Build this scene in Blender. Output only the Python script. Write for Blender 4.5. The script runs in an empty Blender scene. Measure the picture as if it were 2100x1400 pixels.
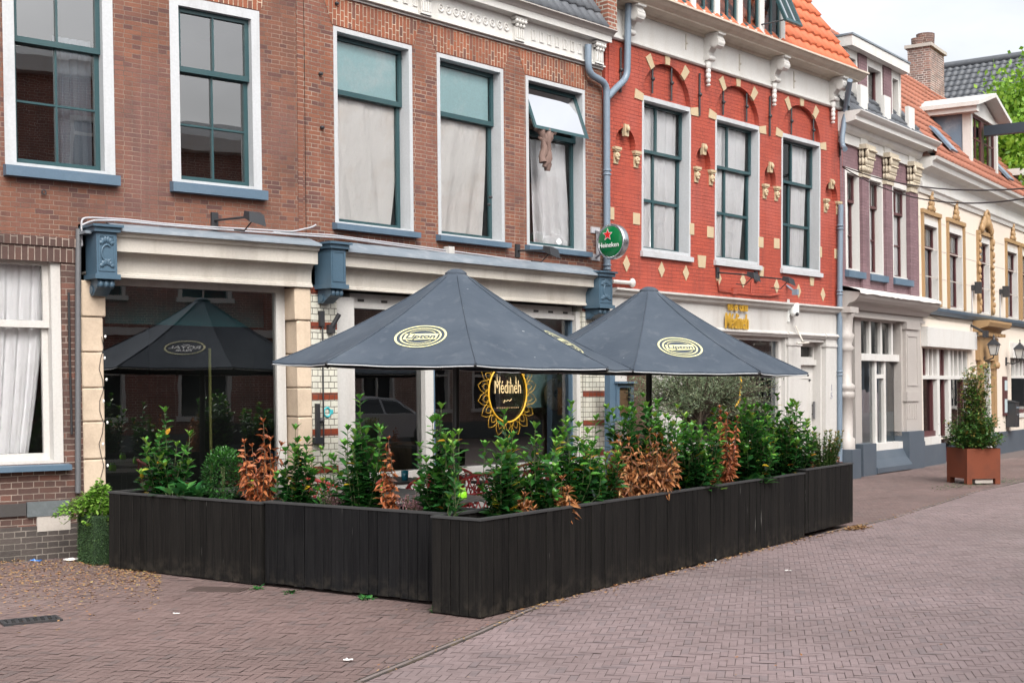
import bpy, math, random
import numpy as np
from mathutils import Vector, Matrix
from mathutils.geometry import tessellate_polygon
random.seed(7)
rnd = random.Random(11)
PI = math.pi
C = bpy.context.scene.collection
F, CX, HY, EYE = 2700.0, 1050.0, 785.0, 1.8      # focal length and horizon of the photograph, in its pixels

# ------------------------------------------------------------------ objects
def tag(o, label=None, cat=None, group=None, kind=None):
    if label: o['label'] = label
    if cat: o['category'] = cat
    if group: o['group'] = group
    if kind: o['kind'] = kind
    return o

def thing(name, label, cat, loc=(0, 0, 0), rot=0.0, group=None):
    o = bpy.data.objects.new(name, None)
    C.objects.link(o)
    o.empty_display_size = .2
    o.location = loc
    o.rotation_euler = (0, 0, rot)
    return tag(o, label, cat, group)

class B:
    """collects faces and links them as ONE mesh object"""
    def __init__(s, k=0.0):
        s.v, s.f, s.mi, s.sm, s.k, s.cur, s.smooth = [], [], [], [], k, 0, False
        s.att = []
    def add(s, vs, fs, smooth=None):
        o = len(s.v)
        s.v.extend([tuple(v) for v in vs])
        for f in fs:
            s.f.append(tuple(i + o for i in f)); s.mi.append(s.cur)
            s.sm.append(s.smooth if smooth is None else smooth)
        return s
    def box(s, x0, x1, y0, y1, z0, z1):
        return s.hexa([(x0,y0,z0),(x1,y0,z0),(x1,y1,z0),(x0,y1,z0),(x0,y0,z1),(x1,y0,z1),(x1,y1,z1),(x0,y1,z1)])
    def hexa(s, p):
        return s.add(p, [(0,3,2,1),(4,5,6,7),(0,1,5,4),(1,2,6,5),(2,3,7,6),(3,0,4,7)])
    def bbox(s, x0, x1, y0, y1, z0, z1, c=.01):
        """box with chamfered vertical and horizontal front edges"""
        s.prism([(x0+c,z0),(x1-c,z0),(x1,z0+c),(x1,z1-c),(x1-c,z1),(x0+c,z1),(x0,z1-c),(x0,z0+c)], y0+c, y1)
        o = [(x0+c,z0),(x1-c,z0),(x1,z0+c),(x1,z1-c),(x1-c,z1),(x0+c,z1),(x0,z1-c),(x0,z0+c)]
        i = [(x0+2*c,z0+c),(x1-2*c,z0+c),(x1-c,z0+2*c),(x1-c,z1-2*c),(x1-2*c,z1-c),(x0+2*c,z1-c),(x0+c,z1-2*c),(x0+c,z0+2*c)]
        vs = [(a,y0+c,b) for a,b in o]+[(a,y0,b) for a,b in i]
        return s.add(vs, [(j,(j+1)%8,8+(j+1)%8,8+j) for j in range(8)]+[tuple(range(8,16))])
    def quad(s, a, b, c, d):
        return s.add([a,b,c,d], [(0,1,2,3)])
    def prism(s, poly, a, b, plane='xz'):
        n = len(poly)
        if plane == 'xz': m = lambda p, t: (p[0], t, p[1])
        elif plane == 'yz': m = lambda p, t: (t, p[0], p[1])
        else: m = lambda p, t: (p[0], p[1], t)
        vs = [m(p, a) for p in poly] + [m(p, b) for p in poly]
        fs = [tuple(range(n)), tuple(range(2*n-1, n-1, -1))] + [(i, (i+1) % n, n+(i+1) % n, n+i) for i in range(n)]
        return s.add(vs, fs)
    def tube(s, pts, r, n=8, r1=None, caps=True):
        pts = [Vector(p) for p in pts]
        m = len(pts)
        rs = r if isinstance(r, (list, tuple)) else [r + ((r1 if r1 is not None else r) - r) * i / max(1, m-1) for i in range(m)]
        vs, fs = [], []
        up = None
        for i, p in enumerate(pts):
            t = (pts[min(i+1, m-1)] - pts[max(i-1, 0)])
            if t.length < 1e-9: t = Vector((0,0,1))
            t.normalize()
            if up is None or abs(up.dot(t)) > .98:
                up = Vector((0,0,1)) if abs(t.z) < .9 else Vector((1,0,0))
            a = t.cross(up).normalized(); b = a.cross(t).normalized(); up = b
            for j in range(n):
                w = 2*PI*j/n
                vs.append(p + (a*math.cos(w) + b*math.sin(w))*rs[i])
        for i in range(m-1):
            for j in range(n):
                fs.append((i*n+j, i*n+(j+1) % n, (i+1)*n+(j+1) % n, (i+1)*n+j))
        s.add(vs, fs, True)
        if caps:
            s.add(vs[:n], [tuple(range(n-1,-1,-1))], False); s.add(vs[-n:], [tuple(range(n))], False)
        return s
    def lathe(s, prof, c=(0,0,0), n=16, axis='z'):
        vs, fs = [], []
        for r, h in prof:
            for j in range(n):
                w = 2*PI*j/n
                x, y = r*math.cos(w), r*math.sin(w)
                vs.append((c[0]+x, c[1]+y, c[2]+h) if axis == 'z' else (c[0]+x, c[1]-h, c[2]+y))
        m = len(prof)
        for i in range(m-1):
            for j in range(n):
                q = (i*n+j, i*n+(j+1) % n, (i+1)*n+(j+1) % n, (i+1)*n+j)
                fs.append(q)
        s.add(vs, fs, True)
        return s
    def sphere(s, c, r, n=10, m=7):
        if not isinstance(r, (tuple, list)): r = (r, r, r)
        vs, fs = [], []
        for i in range(m+1):
            a = PI*i/m
            for j in range(n):
                w = 2*PI*j/n
                vs.append((c[0]+r[0]*math.sin(a)*math.cos(w), c[1]+r[1]*math.sin(a)*math.sin(w), c[2]+r[2]*math.cos(a)))
        for i in range(m):
            for j in range(n):
                fs.append((i*n+j, (i+1)*n+j, (i+1)*n+(j+1) % n, i*n+(j+1) % n))
        return s.add(vs, fs, True)
    def ring(s, c, rx, rz, r, n=28, m=6):
        """torus lying in the xz plane (facing -y)"""
        vs, fs = [], []
        for i in range(n):
            w = 2*PI*i/n
            for j in range(m):
                q = 2*PI*j/m
                vs.append((c[0]+(rx+r*math.cos(q))*math.cos(w), c[1]+r*math.sin(q), c[2]+(rz+r*math.cos(q))*math.sin(w)))
        for i in range(n):
            for j in range(m):
                fs.append((i*m+j, i*m+(j+1) % m, ((i+1) % n)*m+(j+1) % m, ((i+1) % n)*m+j))
        return s.add(vs, fs, True)
    def flat(s, outer, holes=(), y=0.0, rev=None):
        """flat wall in the xz plane with holes; rev = depth of the reveals of each hole"""
        loops = [outer] + list(holes)
        vl = [[Vector((p[0], p[1], 0)) for p in l] for l in loops]
        tris = tessellate_polygon(vl)
        pts = [(p[0], y, p[1]) for l in loops for p in l]
        s.add(pts, [tuple(t) for t in tris])
        if rev:
            for h in holes:
                n = len(h)
                vs = [(p[0], y, p[1]) for p in h] + [(p[0], y+rev, p[1]) for p in h]
                s.add(vs, [(i, (i+1) % n, n+(i+1) % n, n+i) for i in range(n)])
        return s
    def build(s, name, mats, parent=None, loc=None, rot=None):
        me = bpy.data.meshes.new(name)
        k = s.k
        me.from_pydata([(x + k*(z-EYE), y, z) for x, y, z in s.v] if k else s.v, [], s.f)
        if not isinstance(mats, (list, tuple)): mats = [mats]
        for m in mats: me.materials.append(m)
        if len(mats) > 1: me.polygons.foreach_set('material_index', s.mi)
        me.polygons.foreach_set('use_smooth', s.sm)
        if s.att:
            a = me.attributes.new('tint', 'FLOAT', 'FACE')
            a.data.foreach_set('value', s.att)
        me.update()
        o = bpy.data.objects.new(name, me)
        C.objects.link(o)
        if parent: o.parent = parent
        if loc is not None: o.location = loc
        if rot is not None: o.rotation_euler = (0, 0, rot) if not isinstance(rot, (tuple, list)) else rot
        return o

def rect(x0, x1, z0, z1): return [(x0,z0),(x1,z0),(x1,z1),(x0,z1)]

class Frame:
    """upright plane through P, x along it, y into the building, z up; p() turns a photograph pixel into (x, z) on it"""
    def __init__(s, P, d, k=0.0):
        s.P = Vector(P).to_2d() if len(P) > 2 else Vector(P)
        s.d = Vector(d).normalized(); s.i = Vector((-s.d.y, s.d.x)); s.k = k
        s.ang = math.atan2(s.d.y, s.d.x)
    def t(s, px, y=0.0):
        r = Vector(((px-CX)/F, 1.0))
        return (y + s.P.dot(s.i)) / r.dot(s.i)
    def p(s, px, py, y=0.0):
        t = s.t(px, y)
        w = Vector(((px-CX)/F, 1.0))*t - s.P
        z = EYE + (HY-py)*t/F
        return (w.dot(s.d) - s.k*(z-EYE), z)
    def x(s, px, py=785, y=0.0): return s.p(px, py, y)[0]
    def z(s, px, py, y=0.0): return s.p(px, py, y)[1]
    def xy(s, px, y=0.0):
        t = s.t(px, y)
        return Vector(((px-CX)/F*t, t))
    def w(s, x, y, z):
        q = s.P + s.d*(x + s.k*(z-EYE)) + s.i*y
        return Vector((q.x, q.y, z))
def vpdir(xv): return Vector(((xv-CX)/F, 1.0)).normalized()

def text_mesh(body, size=1.0, shear=0.0, space=1.0, depth=0.0, wx=1.0, fat=0.0):
    cu = bpy.data.curves.new('t', 'FONT'); cu.body = body; cu.size = size; cu.shear = shear
    cu.space_character = space; cu.offset = fat; cu.extrude = depth; cu.align_x = 'CENTER'; cu.align_y = 'CENTER'; cu.resolution_u = 3
    o = bpy.data.objects.new('t', cu); C.objects.link(o)
    dg = bpy.context.evaluated_depsgraph_get()
    me = bpy.data.meshes.new_from_object(o.evaluated_get(dg))
    vs = [(v.co.x*wx, v.co.y, v.co.z) for v in me.vertices]; fs = [tuple(p.vertices) for p in me.polygons]
    bpy.data.objects.remove(o); bpy.data.curves.remove(cu); bpy.data.meshes.remove(me)
    return vs, fs

# ------------------------------------------------------------------ materials
def _nt(name):
    m = bpy.data.materials.new(name); m.use_nodes = True
    nt = m.node_tree
    return m, nt, nt.nodes['Principled BSDF']
def N(nt, t, **kw):
    n = nt.nodes.new(t)
    for k, v in kw.items():
        if k in n.inputs: n.inputs[k].default_value = v
        else: setattr(n, k, v)
    return n
def c4(c): return (c[0], c[1], c[2], 1.0)
def mixc(nt, fac, a, b, mode='MIX'):
    n = nt.nodes.new('ShaderNodeMix'); n.data_type = 'RGBA'; n.blend_type = mode
    for sock, val in ((n.inputs[0], fac), (n.inputs[6], a), (n.inputs[7], b)):
        if hasattr(val, 'is_linked'): nt.links.new(val, sock)
        elif isinstance(val, (tuple, list)): sock.default_value = c4(val)
        else: sock.default_value = val
    return n.outputs[2]
def ramp(nt, fac, a=.4, b=.6):
    n = nt.nodes.new('ShaderNodeMapRange'); n.inputs[1].default_value = a; n.inputs[2].default_value = b
    nt.links.new(fac, n.inputs[0]); return n.outputs[0]
def noise(nt, vec, scale, detail=4, rough=.55):
    n = nt.nodes.new('ShaderNodeTexNoise'); n.inputs['Scale'].default_value = scale
    n.inputs['Detail'].default_value = detail; n.inputs['Roughness'].default_value = rough
    if vec: nt.links.new(vec, n.inputs['Vector'])
    return n.outputs['Fac']
def bump(nt, bsdf, h, strength, dist=.01, normal=None):
    n = nt.nodes.new('ShaderNodeBump'); n.inputs['Strength'].default_value = strength; n.inputs['Distance'].default_value = dist
    nt.links.new(h, n.inputs['Height'])
    if normal: nt.links.new(normal, n.inputs['Normal'])
    nt.links.new(n.outputs[0], bsdf.inputs['Normal']); return n.outputs[0]
def objvec(nt): return nt.nodes.new('ShaderNodeTexCoord').outputs['Object']
def scaled(nt, v, s):
    n = nt.nodes.new('ShaderNodeMapping'); n.inputs['Scale'].default_value = s
    nt.links.new(v, n.inputs['Vector']); return n.outputs[0]

def paint(name, col, rough=.55, dirt=None, dirt_amt=.35, scale=1.6, bmp=.15, metal=0.0, streak=False, grain=40, spec=.5):
    m, nt, p = _nt(name)
    v = objvec(nt)
    n1 = noise(nt, scaled(nt, v, (1,1,.18)) if streak else v, scale*(3 if streak else 1), 6, .6)
    d = dirt or tuple(c*.55 for c in col)
    f = ramp(nt, n1, .48, .78)
    mm = nt.nodes.new('ShaderNodeMath'); mm.operation = 'MULTIPLY'; mm.inputs[1].default_value = dirt_amt
    nt.links.new(f, mm.inputs[0])
    c = mixc(nt, mm.outputs[0], col, d)
    n2 = noise(nt, v, grain, 3)
    c = mixc(nt, ramp(nt, n2, .3, .7), c, mixc(nt, .1, c, (0,0,0)))
    nt.links.new(c, p.inputs['Base Color'])
    p.inputs['Roughness'].default_value = rough; p.inputs['Metallic'].default_value = metal; p.inputs['Specular IOR Level'].default_value = spec
    if bmp: bump(nt, p, noise(nt, v, grain*1.3, 5), bmp, .004)
    return m

def bricks(name, ca, cb, mortar, bw=.215, rh=.062, ms=.011, flip=False, patch=None, patch_amt=.6, blotch=.35, bmp=.6, cc=None, painted=False, rough=.85):
    m, nt, p = _nt(name)
    v = objvec(nt)
    sx = N(nt, 'ShaderNodeSeparateXYZ'); nt.links.new(v, sx.inputs[0])
    ad = N(nt, 'ShaderNodeMath', operation='ADD'); nt.links.new(sx.outputs[0], ad.inputs[0]); nt.links.new(sx.outputs[1], ad.inputs[1])
    wob = noise(nt, v, 1.7, 2)
    wo = N(nt, 'ShaderNodeMath', operation='MULTIPLY_ADD'); wo.inputs[1].default_value = .02; nt.links.new(wob, wo.inputs[0])
    nt.links.new(sx.outputs[2], wo.inputs[2])
    wf = noise(nt, v, 16, 2)
    wo2 = N(nt, 'ShaderNodeMath', operation='MULTIPLY_ADD'); wo2.inputs[1].default_value = .009; nt.links.new(wf, wo2.inputs[0])
    nt.links.new(wo.outputs[0], wo2.inputs[2])
    cb_ = N(nt, 'ShaderNodeCombineXYZ')
    a, b = (ad.outputs[0], wo2.outputs[0])
    nt.links.new(b if flip else a, cb_.inputs[0]); nt.links.new(a if flip else b, cb_.inputs[1])
    t = N(nt, 'ShaderNodeTexBrick'); nt.links.new(cb_.outputs[0], t.inputs['Vector'])
    t.inputs['Scale'].default_value = 1; t.inputs['Brick Width'].default_value = bw; t.inputs['Row Height'].default_value = rh
    t.inputs['Mortar Size'].default_value = ms*.5; t.inputs['Mortar Smooth'].default_value = .25; t.inputs['Bias'].default_value = 0
    t.inputs['Color1'].default_value = (0,0,0,1); t.inputs['Color2'].default_value = (1,1,1,1); t.inputs['Mortar'].default_value = (.5,.5,.5,1)
    t.offset = .5; t.squash = .52; t.squash_frequency = 2
    c = mixc(nt, t.outputs['Color'], ca, cb)
    if cc: c = mixc(nt, ramp(nt, t.outputs['Color'], .78, .9), c, cc)
    big = noise(nt, v, .9, 6, .65)
    c = mixc(nt, ramp(nt, big, .35, .75), c, mixc(nt, blotch, c, (0.02,.015,.015)))
    if patch:
        pn = noise(nt, v, .55, 5, .6)
        pm = N(nt, 'ShaderNodeMath', operation='MULTIPLY'); pm.inputs[1].default_value = patch_amt
        nt.links.new(ramp(nt, pn, .5, .62), pm.inputs[0])
        c = mixc(nt, pm.outputs[0], c, patch)
    stn = noise(nt, scaled(nt, v, (1,1,.14)), 5.5, 5, .6)
    c = mixc(nt, ramp(nt, stn, .50, .78), c, mixc(nt, .42, c, (.035,.03,.03)))
    fine = noise(nt, v, 90, 4)
    c = mixc(nt, ramp(nt, fine, .35, .75), c, mixc(nt, .22, c, (0,0,0)))
    # mortar shows more in some places than in others
    mk = noise(nt, v, 2.6, 4, .6)
    mv = mixc(nt, ramp(nt, mk, .38, .62), tuple(x*.42 for x in mortar), mortar)
    c = mixc(nt, t.outputs['Fac'], c, mv)
    nt.links.new(c, p.inputs['Base Color'])
    p.inputs['Roughness'].default_value = rough
    h = N(nt, 'ShaderNodeMath', operation='SUBTRACT'); h.inputs[0].default_value = 1; nt.links.new(t.outputs['Fac'], h.inputs[1])
    h2 = N(nt, 'ShaderNodeMath', operation='MULTIPLY_ADD'); nt.links.new(noise(nt, v, 45, 5), h2.inputs[0]); h2.inputs[1].default_value = .7
    nt.links.new(h.outputs[0], h2.inputs[2])
    bump(nt, p, h2.outputs[0], bmp, .012)
    return m

def glass(name, tint=(1,1,1), ior=1.55, boost=0.0, wob=.03):
    m = bpy.data.materials.new(name); m.use_nodes = True
    nt = m.node_tree; nt.nodes.clear()
    out = N(nt, 'ShaderNodeOutputMaterial'); mx = N(nt, 'ShaderNodeMixShader')
    tr = N(nt, 'ShaderNodeBsdfTransparent'); tr.inputs[0].default_value = c4(tint)
    gl = N(nt, 'ShaderNodeBsdfGlossy'); gl.inputs['Roughness'].default_value = 0.0; gl.inputs[0].default_value = (1,1,1,1)
    fr = N(nt, 'ShaderNodeFresnel'); fr.inputs[0].default_value = ior
    ad = N(nt, 'ShaderNodeMath', operation='ADD'); ad.use_clamp = True; ad.inputs[1].default_value = boost
    bp = N(nt, 'ShaderNodeBump'); bp.inputs['Strength'].default_value = wob; bp.inputs['Distance'].default_value = .05
    nt.links.new(noise(nt, objvec(nt), 2.2, 2), bp.inputs['Height']); nt.links.new(bp.outputs[0], gl.inputs['Normal'])
    nt.links.new(fr.outputs[0], ad.inputs[0]); nt.links.new(ad.outputs[0], mx.inputs[0])
    nt.links.new(tr.outputs[0], mx.inputs[1]); nt.links.new(gl.outputs[0], mx.inputs[2]); nt.links.new(mx.outputs[0], out.inputs[0])
    return m

def leafmat(name, stops, rough=.38, trans=.25, bmp=0):
    """leaves: each leaf (mesh island) takes its own colour from the ramp; the tint attribute shifts it (young, dry, variegated leaves)"""
    m, nt, p = _nt(name)
    g = N(nt, 'ShaderNodeNewGeometry')
    at = N(nt, 'ShaderNodeAttribute'); at.attribute_name = 'tint'
    ad = N(nt, 'ShaderNodeMath', operation='MULTIPLY_ADD'); ad.inputs[1].default_value = .22
    nt.links.new(g.outputs['Random Per Island'], ad.inputs[0]); nt.links.new(at.outputs['Fac'], ad.inputs[2])
    r = N(nt, 'ShaderNodeValToRGB'); nt.links.new(ad.outputs[0], r.inputs[0])
    e = r.color_ramp.elements
    while len(e) < len(stops): e.new(.5)
    for el, (pos, col) in zip(e, stops): el.position = pos; el.color = c4(col)
    nt.links.new(r.outputs[0], p.inputs['Base Color'])
    p.inputs['Roughness'].default_value = rough
    if trans:
        tl = N(nt, 'ShaderNodeBsdfTranslucent'); nt.links.new(r.outputs[0], tl.inputs[0])
        mx = N(nt, 'ShaderNodeMixShader'); mx.inputs[0].default_value = trans
        out = nt.nodes['Material Output']
        nt.links.new(p.outputs[0], mx.inputs[1]); nt.links.new(tl.outputs[0], mx.inputs[2]); nt.links.new(mx.outputs[0], out.inputs[0])
    return m

def islands(name, ca, cb, cc, rough=.6, dirt=(.05,.04,.035), bmp=.25):
    """paving: each brick is an island with its own shade"""
    m, nt, p = _nt(name)
    g = N(nt, 'ShaderNodeNewGeometry'); v = objvec(nt)
    c = mixc(nt, g.outputs['Random Per Island'], ca, cb)
    c = mixc(nt, ramp(nt, g.outputs['Random Per Island'], .86, .93), c, cc)
    big = noise(nt, v, .45, 6, .6)
    c = mixc(nt, ramp(nt, big, .38, .72), c, mixc(nt, .42, c, dirt))
    pale = noise(nt, v, .23, 3, .5); c = mixc(nt, ramp(nt, pale, .55, .7), c, mixc(nt, .16, c, (.5,.42,.40)))
    sp = noise(nt, v, 14, 5, .7)
    c = mixc(nt, ramp(nt, sp, .5, .8), c, mixc(nt, .35, c, dirt))
    nt.links.new(c, p.inputs['Base Color'])
    rr = N(nt, 'ShaderNodeMapRange'); rr.inputs[3].default_value = rough-.12; rr.inputs[4].default_value = rough+.15
    nt.links.new(noise(nt, v, 1.1, 5), rr.inputs[0]); nt.links.new(rr.outputs[0], p.inputs['Roughness'])
    bump(nt, p, noise(nt, v, 60, 5), bmp, .004)
    return m

M = {}
M['brick'] = bricks('brick_orange', (.255,.094,.051), (.185,.068,.044), (.33,.26,.205), cc=(.13,.055,.045), rh=.051, bw=.19, ms=.009, blotch=.35, patch=(.20,.085,.065), patch_amt=.5)
M['brick_left'] = bricks('brick_weathered', (.228,.090,.052), (.165,.068,.047), (.24,.175,.135), cc=(.12,.052,.043), rh=.050, bw=.19, ms=.0075, patch=(.16,.078,.066), patch_amt=.75, blotch=.5)
M['brick_arch'] = bricks('brick_arch', (.33,.105,.05), (.23,.072,.04), (.50,.40,.30), rh=.060, bw=.24, flip=True, cc=(.17,.07,.05))
M['brick_dark'] = bricks('brick_brown', (.11,.055,.042), (.075,.042,.035), (.30,.24,.20), cc=(.16,.07,.05), ms=.010, blotch=.3)
M['brick_soldier'] = bricks('brick_brown_soldier', (.11,.055,.042), (.075,.042,.035), (.30,.24,.20), rh=.066, bw=.3, flip=True)
M['brick_plinth'] = bricks('brick_grey', (.085,.068,.06), (.06,.05,.045), (.24,.21,.18), ms=.012, blotch=.4)
M['red'] = bricks('brick_red_paint', (.43,.075,.041), (.365,.061,.035), (.31,.052,.032), ms=.008, blotch=.2, bmp=.8, rough=.6, patch=(.40,.095,.07), patch_amt=.65, rh=.058)
M['purple'] = bricks('brick_purple', (.235,.142,.155), (.19,.112,.125), (.18,.105,.115), ms=.009, blotch=.2, bmp=.6, rough=.7)
M['chimney_brick'] = bricks('brick_chimney', (.34,.19,.15), (.15,.10,.09), (.6,.55,.5), ms=.016, blotch=.15)
M['tile'] = bricks('tile_glazed', (.68,.66,.56), (.60,.59,.51), (.16,.14,.12), bw=.16, rh=.073, ms=.010, blotch=.06, bmp=.35, rough=.22)
M['tile_brown'] = bricks('tile_brown', (.27,.06,.03), (.20,.045,.025), (.10,.08,.07), bw=.16, rh=.08, ms=.010, blotch=.2, bmp=.35, rough=.25)
M['white'] = paint('white_paint', (.60,.59,.565), .5, dirt_amt=.6, dirt=(.5,.47,.42), streak=True)
M['offwhite'] = paint('cream_paint', (.52,.485,.43), .5, dirt=(.34,.295,.245), dirt_amt=.7, streak=True)
M['frame_white'] = paint('frame_paint', (.46,.475,.49), .45, dirt=(.33,.33,.33), dirt_amt=.6, streak=True)
M['shopwhite'] = paint('shop_paint', (.53,.515,.49), .5, dirt=(.38,.345,.31), dirt_amt=.6, streak=True)
M['teal'] = paint('sash_paint', (.022,.062,.07), .35, dirt=(.07,.11,.11), dirt_amt=.4)
M['blue'] = paint('blue_paint', (.082,.132,.185), .45, dirt=(.15,.20,.25), dirt_amt=.6, bmp=.3)
M['bluedark'] = paint('corbel_paint', (.062,.112,.158), .4, dirt=(.035,.06,.085), dirt_amt=.5, bmp=.3)
M['lead'] = paint('lead_sheet', (.165,.195,.225), .55, dirt=(.29,.31,.335), dirt_amt=.8, scale=5, bmp=.6)
M['pipe'] = paint('pipe_paint', (.165,.215,.27), .4, dirt=(.10,.13,.16))
M['stone'] = paint('sandstone', (.55,.44,.33), .85, dirt=(.30,.23,.17), dirt_amt=.75, scale=2.2, bmp=.5)
M['stone_light'] = paint('concrete_pale', (.42,.38,.34), .85, dirt=(.28,.25,.22), scale=4, bmp=.4)
M['bluestone'] = paint('bluestone', (.10,.115,.12), .7, dirt=(.22,.24,.25), scale=14, bmp=.4)
M['capital_stone'] = paint('capital_stone', (.48,.42,.325), .7, dirt=(.28,.22,.15), dirt_amt=.8, scale=9)
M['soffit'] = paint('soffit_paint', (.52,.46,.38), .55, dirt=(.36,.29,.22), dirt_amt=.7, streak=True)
M['steel'] = paint('steel_grey', (.12,.12,.125), .4)
M['pipe_dark'] = paint('pipe_dark', (.11,.112,.118), .5)
M['cream_stone'] = paint('cream_stone', (.46,.365,.235), .7, dirt=(.5,.38,.22), scale=5)
M['iron'] = paint('black_iron', (.022,.024,.028), .5, dirt=(.08,.06,.05))
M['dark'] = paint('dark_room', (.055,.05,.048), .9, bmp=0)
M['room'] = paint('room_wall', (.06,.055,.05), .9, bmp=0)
M['rust'] = paint('corten', (.16,.038,.014), .85, dirt=(.06,.022,.014), dirt_amt=.7, scale=2.6, bmp=.35)
def planks(name, ca, cb, worn):
    m, nt, p = _nt(name); v = objvec(nt); g = N(nt, 'ShaderNodeNewGeometry')
    c = mixc(nt, g.outputs['Random Per Island'], ca, cb)
    gr = noise(nt, scaled(nt, v, (30,30,.9)), 2.2, 6, .65)
    c = mixc(nt, ramp(nt, gr, .45, .8), c, worn)
    bl = noise(nt, v, 1.3, 5, .6); c = mixc(nt, ramp(nt, bl, .55, .85), c, tuple(x*.7 for x in worn))
    dr = noise(nt, scaled(nt, v, (24,24,1.6)), 1.3, 3, .5); c = mixc(nt, ramp(nt, dr, .735, .775), c, (.14,.14,.13))
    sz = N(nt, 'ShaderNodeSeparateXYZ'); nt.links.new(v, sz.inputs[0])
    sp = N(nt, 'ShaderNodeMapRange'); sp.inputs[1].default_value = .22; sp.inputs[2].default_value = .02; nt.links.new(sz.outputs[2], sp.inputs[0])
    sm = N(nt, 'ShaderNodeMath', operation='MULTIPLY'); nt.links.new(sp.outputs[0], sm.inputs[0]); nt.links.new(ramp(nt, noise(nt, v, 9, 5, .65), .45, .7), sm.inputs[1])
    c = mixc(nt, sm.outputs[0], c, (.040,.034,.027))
    nt.links.new(c, p.inputs['Base Color']); p.inputs['Roughness'].default_value = .7; p.inputs['Specular IOR Level'].default_value = .16
    bump(nt, p, noise(nt, scaled(nt, v, (40,40,1.5)), 3, 6), .8, .004)
    return m
M['plank'] = planks('black_stain', (.0028,.0029,.0036), (.0070,.0071,.0080), (.0150,.0150,.0152))
M['plank_brown'] = planks('black_stain_worn', (.0032,.0031,.0030), (.0086,.0080,.0074), (.0190,.0172,.0152))
M['rim'] = paint('rim_stain', (.040,.041,.042), .6, dirt=(.03,.03,.03), scale=6)
M['soil'] = paint('soil', (.035,.025,.018), .95, dirt=(.08,.05,.03), scale=12, bmp=1, grain=30)
M['zinc'] = paint('zinc', (.14,.20,.265), .55, dirt=(.38,.40,.42), dirt_amt=.8, scale=2.4, metal=.0)
M['tile_orange'] = paint('roof_tile_orange', (.50,.125,.052), .6, dirt=(.33,.10,.055), dirt_amt=.6, scale=3)
M['tile_old'] = paint('roof_tile_old', (.33,.125,.078), .75, dirt=(.17,.08,.055), dirt_amt=.8, scale=5)
M['tile_grey'] = paint('roof_tile_slate', (.085,.092,.104), .45, dirt=(.15,.158,.17), dirt_amt=.5, scale=6)
M['cream'] = paint('cream_render', (.66,.585,.50), .7, dirt=(.62,.53,.43), dirt_amt=.4, streak=True)
M['ochre'] = paint('ochre_paint', (.34,.215,.105), .55, dirt=(.28,.16,.07))
M['maroon'] = paint('maroon_paint', (.085,.028,.03), .4)
M['grey_paint'] = paint('greige_paint', (.40,.37,.345), .5, dirt=(.3,.27,.25))
M['dkblue'] = paint('plinth_paint', (.068,.088,.112), .45, dirt=(.11,.13,.15))
M['gold'] = paint('gold_lettering', (.55,.33,.05), .3, metal=.6, bmp=0)
M['yellow'] = paint('yellow_vinyl', (.75,.42,.03), .5, bmp=0)
M['cable'] = paint('cable_grey', (.38,.38,.40), .5)
M['blackwire'] = paint('black_wire', (.02,.02,.022), .5)
M['mirror_frame'] = paint('carved_wood', (.46,.33,.20), .7, dirt=(.2,.12,.06), scale=20)
def linen(name, col, edge):
    m, nt, p = _nt(name); v = objvec(nt)
    c = mixc(nt, ramp(nt, noise(nt, v, 1.6, 4), .5, .8), col, edge); nt.links.new(c, p.inputs['Base Color']); p.inputs['Roughness'].default_value = .9
    b1 = N(nt, 'ShaderNodeBump'); b1.inputs['Strength'].default_value = .8; b1.inputs['Distance'].default_value = .05
    nt.links.new(noise(nt, scaled(nt, v, (1.6,1,.8)), 3.5, 4, .55), b1.inputs['Height'])
    bump(nt, p, noise(nt, scaled(nt, v, (1,1,.5)), 11, 4, .6), .5, .02, b1.outputs[0])
    return m
M['linen'] = linen('linen_curtain', (.97,.94,.90), (.84,.76,.68))
M['curtain'] = linen('net_curtain', (.96,.96,.97), (.88,.89,.92))
M['greycurtain'] = paint('grey_curtain', (.42,.45,.52), .9, bmp=0)
M['glass_left'] = glass('sash_glass', (.9,.94,.94), 1.6, .17, .010)
M['glass'] = glass('window_glass', (1,1,1), 1.42, .015)
M['shopglass'] = glass('shop_glass', (.80,.88,.88), 1.6, .13, .006)
M['farglass'] = glass('far_glass', (.7,.75,.78), 1.6, .10)
M['sky_teal'] = paint('pane_backing', (.45,.72,.75), .7, dirt=(.92,.96,.96), dirt_amt=.9, scale=1.4, bmp=0)  # sky reflection painted as pale blotches on teal; a shop board shares it
M['paper'] = paint('grey_board', (.42,.50,.52), .8, dirt=(.30,.36,.38), scale=2)
# ------------------------------------------------------------------ house planes along the street
PL = Vector(((72-CX)/F*13.5, 13.5))
HL = Frame(PL, vpdir(4400), -.019)
HM = Frame(HL.xy(632), vpdir(3530), -.014)
HR = Frame(HM.xy(1240), vpdir(3500), .008)
HP = Frame(HR.xy(1727), vpdir(3120), -.03)
HC = Frame(HP.xy(1888), vpdir(2900), -.05)
# terrace frame: x along the long planter, y towards the houses
HT = Frame((-.24, 10.02), (.5705, .8213))

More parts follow.
